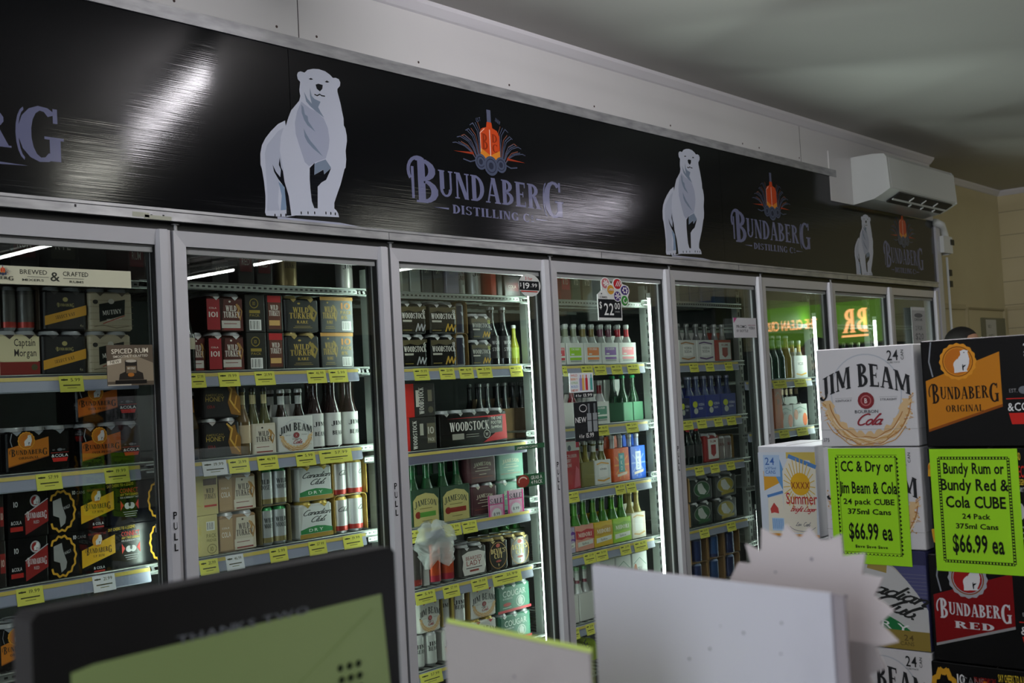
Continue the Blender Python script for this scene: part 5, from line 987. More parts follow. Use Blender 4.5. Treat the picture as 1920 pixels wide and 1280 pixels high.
put(2.372, 1.610, 0.255, 'canpack', canpack(0.153, .130, .13, '#0d1012', f_turkey('#0d1012', '#b79a45', sub='RARE', gold=True), 2, dict(body='#1a1c1e', top='#b9a468'), notch='#a8924e'), 'black can pack with gold lettering', 2, 1, 'lower')
put(2.375, 1.741, 0.255, 'canpack', canpack(0.153, .130, .13, '#0d1012', f_turkey('#0d1012', '#b79a45', sub='RARE', gold=True), 2, dict(body='#1a1c1e', top='#b9a468'), notch='#a8924e'), 'black can pack with gold lettering', 2, 1, 'upper')
put(2.530, 1.610, 0.255, 'box', box(0.154, .130, .13, '#0f1113', f_rare10), 'black and gold ten pack box with orange numeral', 2, 1, 'lower')
put(2.535, 1.741, 0.255, 'box', box(0.155, .130, .13, '#0f1113', f_rare10), 'black and gold ten pack box with orange numeral', 2, 1, 'upper')
put(1.924, 1.325, 0.220, 'bottle', single('bottle', glass='#3a2a12', liq='#8a5a1c', h=.22, label='#0f0f0f', r=.024), 'thin dark honey bottle', 2, 2, '')
put(2.019, 1.325, 0.255, 'canpack', canpack(0.146, .130, .13, '#0d0b11', f_honey, 2, dict(body='#5a2a2a'), notch='#c9c2c0'), 'black can pack with golden swirl', 2, 2, 'lower')
put(2.023, 1.456, 0.255, 'canpack', canpack(0.148, .130, .13, '#0d0b11', f_honey, 2, dict(body='#5a2a2a'), notch='#c9c2c0'), 'black can pack with golden swirl', 2, 2, 'upper')
put(2.122, 1.325, 0.220, 'bottle', single('bottle', glass='#6a5636', liq='#7a6236', h=.225, label='#c9b594', neck='#c9b98c', cap='#2a2a2a', r=.028), 'clear tan labelled bottle', 2, 2, '')
put(2.194, 1.325, 0.255, 'bottlepack', bottlepack(0.096, .115, .225, .12, '#cfc6b2', f_turkey('#d9d2c2', '#2c2623', lab='#e2dccd'), dict(glass='#5a5a3a', liq='#5a5a3a', neck='#d6c896'), '#2a2a2a'), 'cream bottle pack with dark lettering', 2, 2, '')
put(2.329, 1.325, 0.255, 'bottlepack', bottlepack(0.153, .135, .215, .12, '#d9dad6', f_jim(), dict(glass='#20140f', liq='#20140f', neck='#cfd3cf'), '#c9c9c9'), 'white bottle pack with black lettering and splash', 2, 2, '')
put(2.436, 1.325, 0.221, 'bottle', single('bottle', glass='#2a1a1a', liq='#241414', h=.25, label='#dcdcd8', lab_z=(.03, .50), cap='#d8d8d8', r=.031, txt=('JIM', 'BEAM')), 'left of three tall white-labelled bottles in front', 2, 2, '')
put(2.472, 1.325, 0.296, 'bottle', single('bottle', glass='#2a1a1a', liq='#241414', h=.25, label='#dcdcd8', lab_z=(.03, .50), cap='#b5242c', r=.031), 'left of three tall white-labelled bottles behind', 2, 2, '')
put(2.517, 1.325, 0.221, 'bottle', single('bottle', glass='#2a1a1a', liq='#241414', h=.25, label='#dcdcd8', lab_z=(.03, .50), cap='#d8d8d8', r=.031, txt=('JIM', 'BEAM')), 'middle of three tall white-labelled bottles in front', 2, 2, '')
put(2.555, 1.325, 0.296, 'bottle', single('bottle', glass='#2a1a1a', liq='#241414', h=.25, label='#dcdcd8', lab_z=(.03, .50), cap='#d8d8d8', r=.031), 'middle of three tall white-labelled bottles behind', 2, 2, '')
put(2.599, 1.325, 0.221, 'bottle', single('bottle', glass='#2a1a1a', liq='#241414', h=.25, label='#dcdcd8', lab_z=(.03, .50), cap='#d8d8d8', r=.031, txt=('JIM', 'BEAM')), 'right of three tall white-labelled bottles in front', 2, 2, '')
put(2.638, 1.325, 0.296, 'bottle', single('bottle', glass='#2a1a1a', liq='#241414', h=.25, label='#dcdcd8', lab_z=(.03, .50), cap='#b5242c', r=.031), 'right of three tall white-labelled bottles behind', 2, 2, '')
put(1.951, 1.013, 0.255, 'box', box(0.075, .130, .13, '#cfc383', f_fridge10), 'pale yellow box end with ring and barcode', 2, 3, 'lower')
put(1.951, 1.144, 0.255, 'box', box(0.087, .130, .13, '#cfc383', f_wtyellow), 'pale yellow box end printed with a can', 2, 3, 'upper')
put(2.069, 1.013, 0.255, 'canpack', canpack(0.148, .130, .13, '#9a7a58', f_turkey('#cfc6b0', '#3a2a22', lab='#ddd5c4', strip=('#b99a70', 'COLA')), 2, dict(body='#8a6a4a')), 'tan and cream can pack with dark lettering', 2, 3, 'lower')
put(2.073, 1.144, 0.255, 'canpack', canpack(0.149, .130, .13, '#9a7a58', f_turkey('#cfc6b0', '#3a2a22', lab='#ddd5c4', strip=('#b99a70', 'COLA')), 2, dict(body='#8a6a4a')), 'tan and cream can pack with dark lettering', 2, 3, 'upper')
put(2.227, 1.013, 0.255, 'canpack', openpack(0.120, .130, dict(body='#b4b9b8', band='#b4b9b8', top='#2f8a4c', low='#8f8456', txt=('WILD', 'MOOSE'), tcol='#2c3432'), 2, '#7d7350'), 'open ended pack of silver green-topped cans', 2, 3, 'lower')
put(2.232, 1.144, 0.255, 'canpack', openpack(0.124, .130, dict(body='#b4b9b8', band='#b4b9b8', top='#2f8a4c', low='#8f8456', txt=('WILD', 'MOOSE'), tcol='#2c3432'), 2, '#7d7350'), 'open ended pack of silver green-topped cans', 2, 3, 'upper')
put(2.398, 1.013, 0.255, 'canpack', canpack(0.149, .130, .13, '#c9ccc6', f_cc, 2, dict(body='#b9a24c', top='#b9a24c'), notch='#b59a3c'), 'white and green can pack with script lettering', 2, 3, 'lower')
put(2.402, 1.144, 0.255, 'canpack', canpack(0.152, .130, .13, '#c9ccc6', f_cc, 2, dict(body='#b9a24c', top='#b9a24c'), notch='#b59a3c'), 'white and green can pack with script lettering', 2, 3, 'upper')
put(2.563, 1.013, 0.255, 'canpack', openpack(0.151, .132, dict(body='#d6d8d6', band='#dcdedc', top='#b9a04c', low='#a9342c', txt=('Club',), tcol='#5a5c5c', font='script'), 2, '#a4843c'), 'open ended pack of white gold-rimmed cans', 2, 3, 'lower')
put(2.564, 1.144, 0.255, 'canpack', openpack(0.159, .132, dict(body='#d6d8d6', band='#dcdedc', top='#b9a04c', low='#a9342c', txt=('Club',), tcol='#5a5c5c', font='script'), 2, '#a4843c'), 'open ended pack of white gold-rimmed cans', 2, 3, 'upper')
put(2.014, 0.700, 0.255, 'canpack', canpack(0.122, .130, .13, '#c9ccc6', f_cc, 2), 'first white can pack from the left', 2, 4, 'lower')
put(2.164, 0.700, 0.255, 'canpack', canpack(0.130, .130, .13, '#c9ccc6', f_cc, 2), 'second white can pack from the left', 2, 4, 'lower')
put(2.322, 0.700, 0.255, 'canpack', canpack(0.138, .130, .13, '#c9ccc6', f_cc, 2), 'third white can pack from the left', 2, 4, 'lower')
put(2.491, 0.700, 0.255, 'canpack', canpack(0.147, .130, .13, '#c9ccc6', f_cc, 2), 'fourth white can pack from the left', 2, 4, 'lower')
put(2.888, 1.896, 0.255, 'box', box(0.038, .19, .13, '#8d8c84', f_dark('#8d8c84', 'DRY')), 'grey upright box', 3, 0, '')
put(2.943, 1.896, 0.255, 'box', box(0.056, .19, .13, '#b9bfb9', f_dark('#b9bfb9', 'DRY')), 'pale upright box', 3, 0, '')
put(3.009, 1.896, 0.255, 'box', box(0.054, .19, .13, '#6a6c6a', f_dark('#6a6c6a', 'DRY')), 'dull grey upright box', 3, 0, '')
put(3.072, 1.896, 0.255, 'box', box(0.050, .19, .13, '#4a4c4a', f_dark('#4a4c4a', 'DRY')), 'charcoal upright box', 3, 0, '')
put(3.154, 1.896, 0.255, 'box', box(0.073, .19, .13, '#a8a4b4', f_dark('#a8a4b4', 'DRY')), 'lilac grey upright box', 3, 0, '')
put(3.242, 1.896, 0.255, 'can', single('can', body='#b9b9b4', h=.15, txt=('CAN', 'LADY'), tcol='#6a2a2a', r=.036), 'white can with red words', 3, 0, '')
put(3.345, 1.896, 0.255, 'can', single('can', body='#d9dad6', h=.15, txt=('Jim',), tcol='#1c1c1c'), 'white can with black word', 3, 0, '')
put(3.403, 1.896, 0.255, 'box', box(0.032, .17, .13, '#a8341c', None), 'narrow orange red box', 3, 0, '')
put(3.441, 1.896, 0.255, 'box', box(0.032, .17, .13, '#1c1a16', None), 'narrow black box', 3, 0, '')
put(3.516, 1.896, 0.245, 'bottlepack', bottlepack(0.103, .10, .21, .12, '#1d1416', f_dark('#3a1416', 'COLA'), dict(glass='#3c1418', liq='#3c1418'), '#9a9a9a'), 'dark bottle pack with pink red bottles', 3, 0, '')
put(2.924, 1.605, 0.255, 'canpack', canpack(0.131, .130, .13, '#0d0c0a', f_wood('6'), 2, dict(body='#4a4438'), mat=GLOSSP), 'black can pack with silver scrawl', 3, 1, 'lower')
put(2.924, 1.736, 0.255, 'canpack', canpack(0.137, .130, .13, '#0d0c0a', f_wood('6'), 2, dict(body='#4a4438'), mat=GLOSSP), 'black can pack with silver scrawl', 3, 1, 'upper')
put(3.084, 1.605, 0.255, 'canpack', canpack(0.144, .130, .13, '#0d0c0a', f_wood('8'), 2, dict(body='#4a4438'), mat=GLOSSP), 'black can pack with gold scrawl', 3, 1, 'lower')
put(3.090, 1.736, 0.255, 'canpack', canpack(0.151, .130, .13, '#0d0c0a', f_wood('8'), 2, dict(body='#4a4438'), mat=GLOSSP), 'black can pack with gold scrawl', 3, 1, 'upper')
put(3.195, 1.605, 0.255, 'canpack', openpack(0.068, .130, dict(body='#2a2c3a', txt=('W',), tcol='#a8a8b0'), 1, '#7a6238'), 'open ended narrow pack of dark blue cans', 3, 1, 'lower')
put(3.200, 1.736, 0.255, 'canpack', openpack(0.064, .130, dict(body='#2a2c3a', txt=('W',), tcol='#a8a8b0'), 1, '#7a6238'), 'open ended narrow pack of dark blue cans', 3, 1, 'upper')
put(3.307, 1.605, 0.255, 'canpack', canpack(0.119, .108, .13, '#0d0f10', f_wood('12', '#d0d0c8'), 2, dict(body='#2c3232')), 'low black can pack marked 12', 3, 1, 'lower')
put(3.312, 1.714, 0.255, 'canpack', canpack(0.119, .108, .13, '#0d0f10', f_wood('12', '#d0d0c8'), 2, dict(body='#2c3232')), 'low black can pack marked 12', 3, 1, 'upper')
put(3.406, 1.605, 0.223, 'bottle', single('bottle', glass='#0f0f12', liq='#141418', h=.25, label='#1a1618', neck='#2a2a2c', cap='#8d8f90', lab_z=(.12, .50), r=.033, txt=('WOOD', 'STOCK'), tcol='#c9c9c9'), 'left black bottle with red-ringed label', 3, 1, '')
put(3.481, 1.605, 0.223, 'bottle', single('bottle', glass='#0f0f12', liq='#141418', h=.25, label='#1a1618', neck='#2a2a2c', cap='#8d8f90', lab_z=(.12, .50), r=.033, txt=('WOOD', 'STOCK'), tcol='#c9c9c9'), 'right black bottle with red-ringed label', 3, 1, '')
put(3.577, 1.605, 0.245, 'bottle', single('bottle', glass='#8a8a2a', liq='#9a9a30', h=.17, label='#8f9a3c', r=.022, cap='#c9c9c9'), 'small yellow green bottle', 3, 1, '')
put(2.937, 1.281, 0.255, 'box', box(0.161, .130, .13, '#16130f', f_woodten), 'black and red box end marked 10', 3, 2, 'lower')
put(2.936, 1.412, 0.255, 'box', box(0.164, .130, .13, '#16130f', f_woodred), 'black and red box end with upright word', 3, 2, 'upper')
put(3.240, 1.281, 0.255, 'canpack', canpack(0.405, .145, .13, '#0f0d0b', f_footer, 5, dict(body='#3a2a26'), mat=GLOSSP, notch='#b9b9b4'), 'long black and red five can pack', 3, 2, '')
put(3.509, 1.281, 0.410, 'bottlepack', bottlepack(0.102, .15, .25, .12, '#5a4630', None, dict(glass='#15181a', liq='#15181a'), '#3a3a3a'), 'left brown dividers pack of dark bottles behind', 3, 2, '')
put(3.626, 1.281, 0.410, 'bottlepack', bottlepack(0.106, .15, .25, .12, '#5a4630', None, dict(glass='#15181a', liq='#15181a'), '#3a3a3a'), 'middle brown dividers pack of dark bottles behind', 3, 2, '')
put(3.735, 1.281, 0.410, 'bottlepack', bottlepack(0.109, .15, .25, .12, '#5a4630', None, dict(glass='#15181a', liq='#15181a'), '#3a3a3a'), 'right brown dividers pack of dark bottles behind', 3, 2, '')
put(2.940, 0.990, 0.255, 'bottlepack', bottlepack(0.155, .155, .255, .13, '#25402e', f_jamlabel('#5b9a3c'), dict(glass='#1f4a2a', liq='#27643a'), '#9a2a24'), 'green bottle pack with cream label and green strip', 3, 3, '')
put(3.109, 0.990, 0.255, 'bottlepack', bottlepack(0.167, .155, .255, .13, '#25402e', f_jamlabel('#8c2f22'), dict(glass='#1f4a2a', liq='#27643a'), '#9a2a24'), 'green bottle pack with cream label and red strip', 3, 3, '')
put(3.280, 0.990, 0.255, 'canpack', canpack(0.158, .130, .13, '#4c2b30', f_jameson('#4c2b30'), 2, dict(body='#6a4a4c'), notch='#cfc6b4'), 'maroon can pack with cream lettering', 3, 3, 'lower')
put(3.276, 1.121, 0.255, 'canpack', canpack(0.167, .130, .13, '#4c2b30', f_jameson('#4c2b30'), 2, dict(body='#6a4a4c'), notch='#cfc6b4'), 'maroon can pack with cream lettering', 3, 3, 'upper')
put(3.451, 0.990, 0.255, 'canpack', canpack(0.166, .130, .13, '#5f8576', f_jameson('#5f8576', '#dfd8bc'), 2, dict(body='#8aa498'), notch='#dfe0d0'), 'pale green can pack with cream lettering', 3, 3, 'lower')
put(3.453, 1.121, 0.255, 'canpack', canpack(0.170, .130, .13, '#5f8576', f_jameson('#5f8576', '#dfd8bc'), 2, dict(body='#8aa498'), notch='#dfe0d0'), 'pale green can pack with cream lettering', 3, 3, 'upper')
put(2.888, 0.755, 0.220, 'can', single('can', body='#3a3432', h=.16, low='#8a2a22', r=.03), 'dark tall can under the bag', 3, 4, '')
put(2.940, 0.755, 0.255, 'box', box(0.033, .15, .10, '#d6d8d4', None), 'narrow white carton beside the bag', 3, 4, '')
put(2.992, 0.755, 0.221, 'can', single('can', body='#c4481c', h=.165, band='#c94a1c', top='#b9bcbe', low='#a8203a', r=.031), 'left tall orange can', 3, 4, '')
put(3.066, 0.755, 0.221, 'can', single('can', body='#c4481c', h=.165, band='#c94a1c', top='#b9bcbe', low='#a8203a', r=.031), 'right tall orange can', 3, 4, '')
put(3.185, 0.755, 0.250, 'canpack', canpack(0.156, .130, .14, '#2a2824', f_lady, 2, dict(body='#5a5650')), 'black can pack with white scalloped label', 3, 4, 'lower')
put(3.339, 0.755, 0.255, 'canpack', canpack(0.124, .135, .14, '#1a1712', f_devil, 2, dict(body='#3a3428', top='#b9a468'), mat=GLOSSP, notch='#b9a468'), 'left black and gold can pack', 3, 4, 'lower')
put(3.497, 0.755, 0.410, 'bottlepack', bottlepack(0.130, .14, .235, .12, '#23321e', None, dict(glass='#1f4a1c', liq='#2a6426'), '#8a8a3a'), 'left green bottle pack standing behind', 3, 4, 'lower')
put(3.476, 0.755, 0.255, 'canpack', canpack(0.133, .135, .14, '#1a1712', f_devil, 2, dict(body='#3a3428', top='#b9a468'), mat=GLOSSP, notch='#b9a468'), 'right black and gold can pack', 3, 4, 'lower')
put(3.640, 0.755, 0.410, 'bottlepack', bottlepack(0.139, .14, .235, .12, '#23321e', None, dict(glass='#1f4a1c', liq='#2a6426'), '#8a8a3a'), 'right green bottle pack standing behind', 3, 4, 'lower')
put(2.932, 0.579, 0.255, 'canpack', canpack(0.120, .130, .13, '#d8d8d2', f_jim(), 2, dict(body='#cfd0cc', top='#a9903c'), notch='#8f2a2c'), 'white can pack with black lettering and splash, left', 3, 5, 'upper')
put(3.038, 0.579, 0.255, 'canpack', openpack(0.058, .130, dict(body='#c9cccb', top='#b5a04c', txt=('JIM',)), 1, '#a08a44'), 'single open ended column of white cans', 3, 5, 'upper')
put(3.116, 0.579, 0.255, 'canpack', openpack(0.088, .130, dict(body='#d0d2d0', top='#b5a04c', txt=('JIM', 'BEAM')), 1, '#a4843c'), 'wider open ended column of white cans', 3, 5, 'upper')
put(3.242, 0.579, 0.255, 'canpack', canpack(0.149, .130, .13, '#d8d8d2', f_jim(), 2, dict(body='#cfd0cc', top='#a9903c'), notch='#b5303a'), 'white can pack with black lettering and splash, right', 3, 5, 'upper')
put(3.239, 0.448, 0.255, 'canpack', canpack(0.149, .130, .13, '#d8d8d2', f_jim(), 2, dict(body='#cfd0cc', top='#a9903c'), notch='#b5303a'), 'white can pack with black lettering and splash, right', 3, 5, 'lower')
put(3.430, 0.448, 0.255, 'canpack', canpack(0.203, .122, .13, '#1c5a44', f_cougar, 3, dict(body='#3a6a5a'), notch='#e4e8e4'), 'dark green can pack with bold white word', 3, 5, 'lower')
put(3.430, 0.571, 0.255, 'canpack', canpack(0.210, .122, .13, '#1c5a44', f_cougar, 3, dict(body='#3a6a5a'), notch='#e4e8e4'), 'dark green can pack with bold white word', 3, 5, 'upper')
put(2.880, 0.448, 0.223, 'can', single('can', body='#d2d4d2', h=.128, top='#b9bcbe', txt=('JIM', 'BEAM')), 'left loose white can', 3, 5, 'lower')
put(2.947, 0.448, 0.223, 'can', single('can', body='#d2d4d2', h=.128, top='#b9bcbe', txt=('JIM', 'BEAM')), 'right loose white can', 3, 5, 'lower')
put(3.078, 0.448, 0.255, 'canpack', canpack(0.151, .130, .13, '#d8d8d2', f_jim(), 2), 'white can pack beside the loose cans', 3, 5, 'lower')
put(3.893, 1.890, 0.255, 'box', box(0.076, .17, .13, '#7a1c22', f_dark('#b5303a' if '#7a1c22' == '#7a1c22' else '#7a1c22', 'RTD')), 'dark red upright box', 4, 0, '')
put(3.972, 1.890, 0.255, 'box', box(0.062, .17, .13, '#2c4a34', f_dark('#b5303a' if '#2c4a34' == '#7a1c22' else '#2c4a34', 'RTD')), 'dark green upright box', 4, 0, '')
put(4.057, 1.890, 0.255, 'box', box(0.072, .17, .13, '#4a4c30', f_dark('#b5303a' if '#4a4c30' == '#7a1c22' else '#4a4c30', 'RTD')), 'olive upright box', 4, 0, '')
put(4.290, 1.890, 0.255, 'box', box(0.068, .17, .13, '#3a3c3c', f_dark('#b5303a' if '#3a3c3c' == '#7a1c22' else '#3a3c3c', 'RTD')), 'charcoal upright box', 4, 0, '')
put(3.848, 1.597, 0.255, 'bottlepack', bottlepack(0.052, .112, .185, .12, '#dfe1dc', f_cruiser('#d0505a'), dict(glass='#b9bfb9', liq='#b9bdb9'), '#c6cac8', n=1), 'white bottle pack with red label, left edge', 4, 1, '')
put(3.946, 1.597, 0.255, 'bottlepack', bottlepack(0.125, .112, .185, .12, '#dfe1dc', f_cruiser('#9ad028'), dict(glass='#b9bfb9', liq='#8a8f7a'), '#c6cac8', n=2), 'white bottle pack with lime label', 4, 1, '')
put(4.080, 1.597, 0.255, 'bottlepack', bottlepack(0.130, .112, .185, .12, '#dfe1dc', f_cruiser('#dd7c3a'), dict(glass='#b9bfb9', liq='#8a7a4a'), '#c6cac8', n=2), 'white bottle pack with orange label', 4, 1, '')
put(4.217, 1.597, 0.255, 'bottlepack', bottlepack(0.131, .112, .185, .12, '#dfe1dc', f_cruiser('#7a4a9c'), dict(glass='#b9bfb9', liq='#8a5a6c'), '#c6cac8', n=2), 'white bottle pack with purple label', 4, 1, '')
put(4.359, 1.597, 0.255, 'bottlepack', bottlepack(0.141, .112, .185, .12, '#dfe1dc', f_cruiser('#e48a92'), dict(glass='#b9bfb9', liq='#b5303a'), '#c6cac8', n=2), 'white bottle pack with pink label', 4, 1, '')
put(3.937, 1.318, 0.255, 'bottlepack', bottlepack(0.054, .12, .20, .12, '#e0dcd8', f_cruiser('#c63a4a'), dict(glass='#6a1a22', liq='#6a1a22'), '#9a9a9a', n=1), 'narrow white and red bottle pack', 4, 2, '')
put(4.115, 1.318, 0.255, 'bottlepack', bottlepack(0.136, .115, .20, .12, '#dfe1dc', f_cruiser('#4a8a70'), dict(glass='#b9b9b9', liq='#7a1c28'), '#b9bcba'), 'white bottle pack with green label', 4, 2, '')
put(4.409, 1.318, 0.380, 'box', box(0.155, .205, .10, '#e2e4e0', f_white('#dfe1dc', '#dfe1dc', ('J', 'O'))), 'tall white carton with black dot', 4, 2, '')
put(4.392, 1.318, 0.295, 'bottlepack', bottlepack(0.079, .10, .22, .12, '#5a8a6c', None, dict(glass='#2c4a34', liq='#2c4a34'), '#1f7a4a', n=1), 'left green pack of dark green bottles', 4, 2, '')
put(4.479, 1.318, 0.295, 'bottlepack', bottlepack(0.081, .10, .22, .12, '#5a8a6c', None, dict(glass='#2c4a34', liq='#2c4a34'), '#1f7a4a', n=1), 'right green pack of dark green bottles', 4, 2, '')
put(3.877, 1.037, 0.255, 'box', box(0.100, .215, .13, '#b5343c', f_kiwi), 'tall white and red carton with picture', 4, 3, '')
put(3.988, 1.037, 0.255, 'bottlepack', bottlepack(0.103, .125, .20, .12, '#7a7438', None, dict(glass='#8a8440', liq='#9a9448'), '#b9bcb4'), 'mustard sided bottle pack', 4, 3, '')
put(4.107, 1.037, 0.255, 'bottlepack', bottlepack(0.123, .125, .20, .12, '#d9dbd6', f_white('#e0a44a', '#e0a44a', ('vinea', '')), dict(glass='#6a6a3a', liq='#6a6a3a', neck='#dfe1dc'), '#b9bcb4'), 'white bottle pack with amber strip', 4, 3, '')
put(4.256, 1.037, 0.255, 'bottlepack', bottlepack(0.128, .175, .215, .12, '#cf5a2c', f_wkd('#cf5a2c', '#e8963c'), dict(glass='#b9b9b9', liq='#b9b9b9'), '#c9c9c9'), 'orange bottle pack with teal upright logo', 4, 3, '')
put(4.394, 1.037, 0.255, 'bottlepack', bottlepack(0.124, .175, .215, .12, '#2f5fc4', f_wkd('#2f5fc4', '#7f9be0'), dict(glass='#b9b9b9', liq='#b9c9e9'), '#c9c9c9'), 'blue bottle pack with white upright logo', 4, 3, '')
put(3.846, 0.754, 0.255, 'bottlepack', bottlepack(0.048, .125, .225, .12, '#b9b0c8', f_midori('#b9b0c8', '#6f3f9a'), dict(glass='#3f7a2c', liq='#4a8a2c'), '#8a9a8a', n=1), 'violet bottle pack', 4, 4, '')
put(3.943, 0.754, 0.255, 'bottlepack', bottlepack(0.133, .125, .225, .12, '#e0a08c', f_midori('#e0a08c', '#c0353a'), dict(glass='#3f7a2c', liq='#5a9a3a'), '#8a9a8a', n=2), 'salmon and red bottle pack', 4, 4, '')
put(4.085, 0.754, 0.255, 'bottlepack', bottlepack(0.139, .125, .225, .12, '#d6b428', f_midori('#d6b428', '#c49a24'), dict(glass='#3f7a2c', liq='#6a9a3a'), '#8a9a8a', n=2), 'yellow bottle pack', 4, 4, '')
put(4.233, 0.754, 0.255, 'bottlepack', bottlepack(0.145, .125, .225, .12, '#9ac830', f_midori('#9ac830', '#7fb02c'), dict(glass='#3f7a2c', liq='#5fae2c'), '#b9c08a', n=2), 'lime green bottle pack', 4, 4, '')
put(4.370, 0.754, 0.255, 'bottlepack', bottlepack(0.115, .135, .225, .12, '#e0dccb', f_white('#c9a468', '#c9a468', ('', '')), dict(glass='#a89a5c', liq='#b9aa6a'), '#cfc07a'), 'cream and gold bottle pack', 4, 4, '')
put(3.847, 0.442, 0.255, 'bottlepack', bottlepack(0.045, .135, .235, .12, '#d9dad5', f_russian('#b5282c'), dict(glass='#b0b4b2', liq='#7a3a4a', neck='#c9ccca'), '#6a9a6a', n=1), 'narrow white bottle pack with scarlet blot', 4, 5, '')
put(3.930, 0.442, 0.255, 'bottlepack', bottlepack(0.109, .135, .235, .12, '#d9dad5', f_russian('#c0405a'), dict(glass='#b0b4b2', liq='#7a3a4a', neck='#c9ccca'), '#6a9a6a', n=2), 'white bottle pack with crimson blot', 4, 5, '')
put(4.093, 0.442, 0.255, 'box', box(0.115, .245, .13, '#dfe3de', f_orange), 'left tall white carton with flower print', 4, 5, '')
put(4.220, 0.442, 0.255, 'box', box(0.119, .245, .13, '#dfe3de', f_orange), 'middle tall white carton with flower print', 4, 5, '')
put(4.352, 0.442, 0.255, 'box', box(0.123, .245, .13, '#dfe3de', f_orange), 'right tall white carton with flower print', 4, 5, '')
put(4.884, 1.904, 0.255, 'box', box(0.085, .15, .13, '#5a5e60', None), 'grey upright box', 5, 0, '')
put(4.987, 1.904, 0.255, 'box', box(0.087, .15, .13, '#3a4a6a', None), 'slate upright box', 5, 0, '')
put(5.101, 1.904, 0.255, 'box', box(0.095, .15, .13, '#2c4a7a', None), 'deep blue upright box', 5, 0, '')
put(5.238, 1.904, 0.255, 'box', box(0.109, .15, .13, '#2f5a8a', None), 'mid blue upright box', 5, 0, '')
put(5.363, 1.904, 0.255, 'box', box(0.090, .15, .13, '#3a4a5a', None), 'steel upright box', 5, 0, '')
put(4.897, 1.592, 0.255, 'bottlepack', bottlepack(0.167, .13, .20, .12, '#d0d0cc', f_white('#a9774c', '#a9774c'), dict(glass='#5a5a5a', liq='#5a5a5a'), '#7a7a7a'), 'white bottle pack with brown print', 5, 1, '')
put(5.075, 1.592, 0.255, 'bottlepack', bottlepack(0.175, .13, .20, .12, '#d0d0cc', f_white('#5a3a6a', '#5a3a6a'), dict(glass='#5a5a5a', liq='#5a5a5a'), '#7a7a7a'), 'white bottle pack with purple print', 5, 1, '')
put(5.256, 1.592, 0.255, 'bottlepack', bottlepack(0.161, .13, .20, .12, '#9a3428', f_redwhite, dict(glass='#7a7a7a', liq='#8a8a8a'), '#9a9a9a'), 'red and white bottle pack', 5, 1, '')
put(4.839, 1.300, 0.255, 'bottlepack', bottlepack(0.094, .12, .205, .12, '#23284a', f_blue, dict(glass='#3a4468', liq='#3a4468'), '#8f8fa8', n=1), 'narrow navy bottle pack', 5, 2, '')
put(4.965, 1.300, 0.255, 'bottlepack', bottlepack(0.144, .13, .215, .12, '#1d2c7a', f_blue, dict(glass='#3a4468', liq='#3a4468'), '#8f8fa8'), 'left royal blue bottle pack with yellow fruit', 5, 2, '')
put(5.117, 1.300, 0.255, 'bottlepack', bottlepack(0.145, .13, .215, .12, '#1d2c7a', f_blue, dict(glass='#3a4468', liq='#3a4468'), '#8f8fa8'), 'middle royal blue bottle pack with yellow fruit', 5, 2, '')
put(5.275, 1.300, 0.255, 'bottlepack', bottlepack(0.156, .13, .215, .12, '#1d2c7a', f_blue, dict(glass='#3a4468', liq='#3a4468'), '#8f8fa8'), 'right royal blue bottle pack with yellow fruit', 5, 2, '')
put(4.801, 1.062, 0.220, 'bottle', single('bottle', glass='#14201c', liq='#14201c', h=.225, label='#8aa0a0', neck='#b5242c', cap='#b5242c', r=.030), 'left dark bottle with red neck foil', 5, 3, '')
put(4.882, 1.062, 0.220, 'bottle', single('bottle', glass='#14201c', liq='#14201c', h=.225, label='#2a2c2c', neck='#b5242c', cap='#b5242c', r=.030), 'middle dark bottle with red neck foil', 5, 3, '')
put(4.965, 1.062, 0.220, 'bottle', single('bottle', glass='#14201c', liq='#14201c', h=.225, label='#2a2c2c', neck='#b5242c', cap='#b5242c', r=.030), 'right dark bottle with red neck foil', 5, 3, '')
put(5.071, 1.062, 0.255, 'canpack', canpack(0.138, .150, .13, '#8a2a28', f_redwhite, 2, dict(body='#8a8a8a')), 'dark red and white can pack', 5, 3, 'lower')
put(5.222, 1.062, 0.255, 'canpack', openpack(0.149, .130, dict(body='#8a8480', txt=('RUM',), tcol='#6a2a2a'), 2, '#7a6238'), 'open ended pack of grey cans', 5, 3, 'lower')
put(4.811, 0.742, 0.255, 'canpack', openpack(0.028, .125, dict(body='#2a2c2c'), 1, '#a8845a'), 'sliver of a tan sleeved pack', 5, 4, 'lower')
put(4.820, 0.868, 0.255, 'canpack', openpack(0.028, .125, dict(body='#2a2c2c'), 1, '#a8845a'), 'sliver of a tan sleeved pack', 5, 4, 'upper')
put(4.936, 0.742, 0.255, 'canpack', canpack(0.206, .125, .13, '#1d2422', f_dog('#2c5a34'), 2, dict(body='#2c3432')), 'charcoal can pack with green roundel', 5, 4, 'lower')
put(4.944, 0.868, 0.255, 'canpack', canpack(0.207, .125, .13, '#1d2422', f_dog('#2c5a34'), 2, dict(body='#2c3432')), 'charcoal can pack with green roundel', 5, 4, 'upper')
put(5.172, 0.742, 0.255, 'canpack', canpack(0.230, .125, .13, '#202420', f_dog('#9a8c20'), 2, dict(body='#2c3432')), 'charcoal can pack with yellow roundel', 5, 4, 'lower')
put(5.181, 0.868, 0.255, 'canpack', canpack(0.230, .125, .13, '#202420', f_dog('#9a8c20'), 2, dict(body='#2c3432')), 'charcoal can pack with yellow roundel', 5, 4, 'upper')
put(4.887, 0.430, 0.255, 'canpack', openpack(0.158, .125, dict(body='#1d2c5a', low='#1a2450', top='#6a7a9a'), 1, '#8a6a44'), 'left tan sleeved pack of blue cans', 5, 5, 'lower')
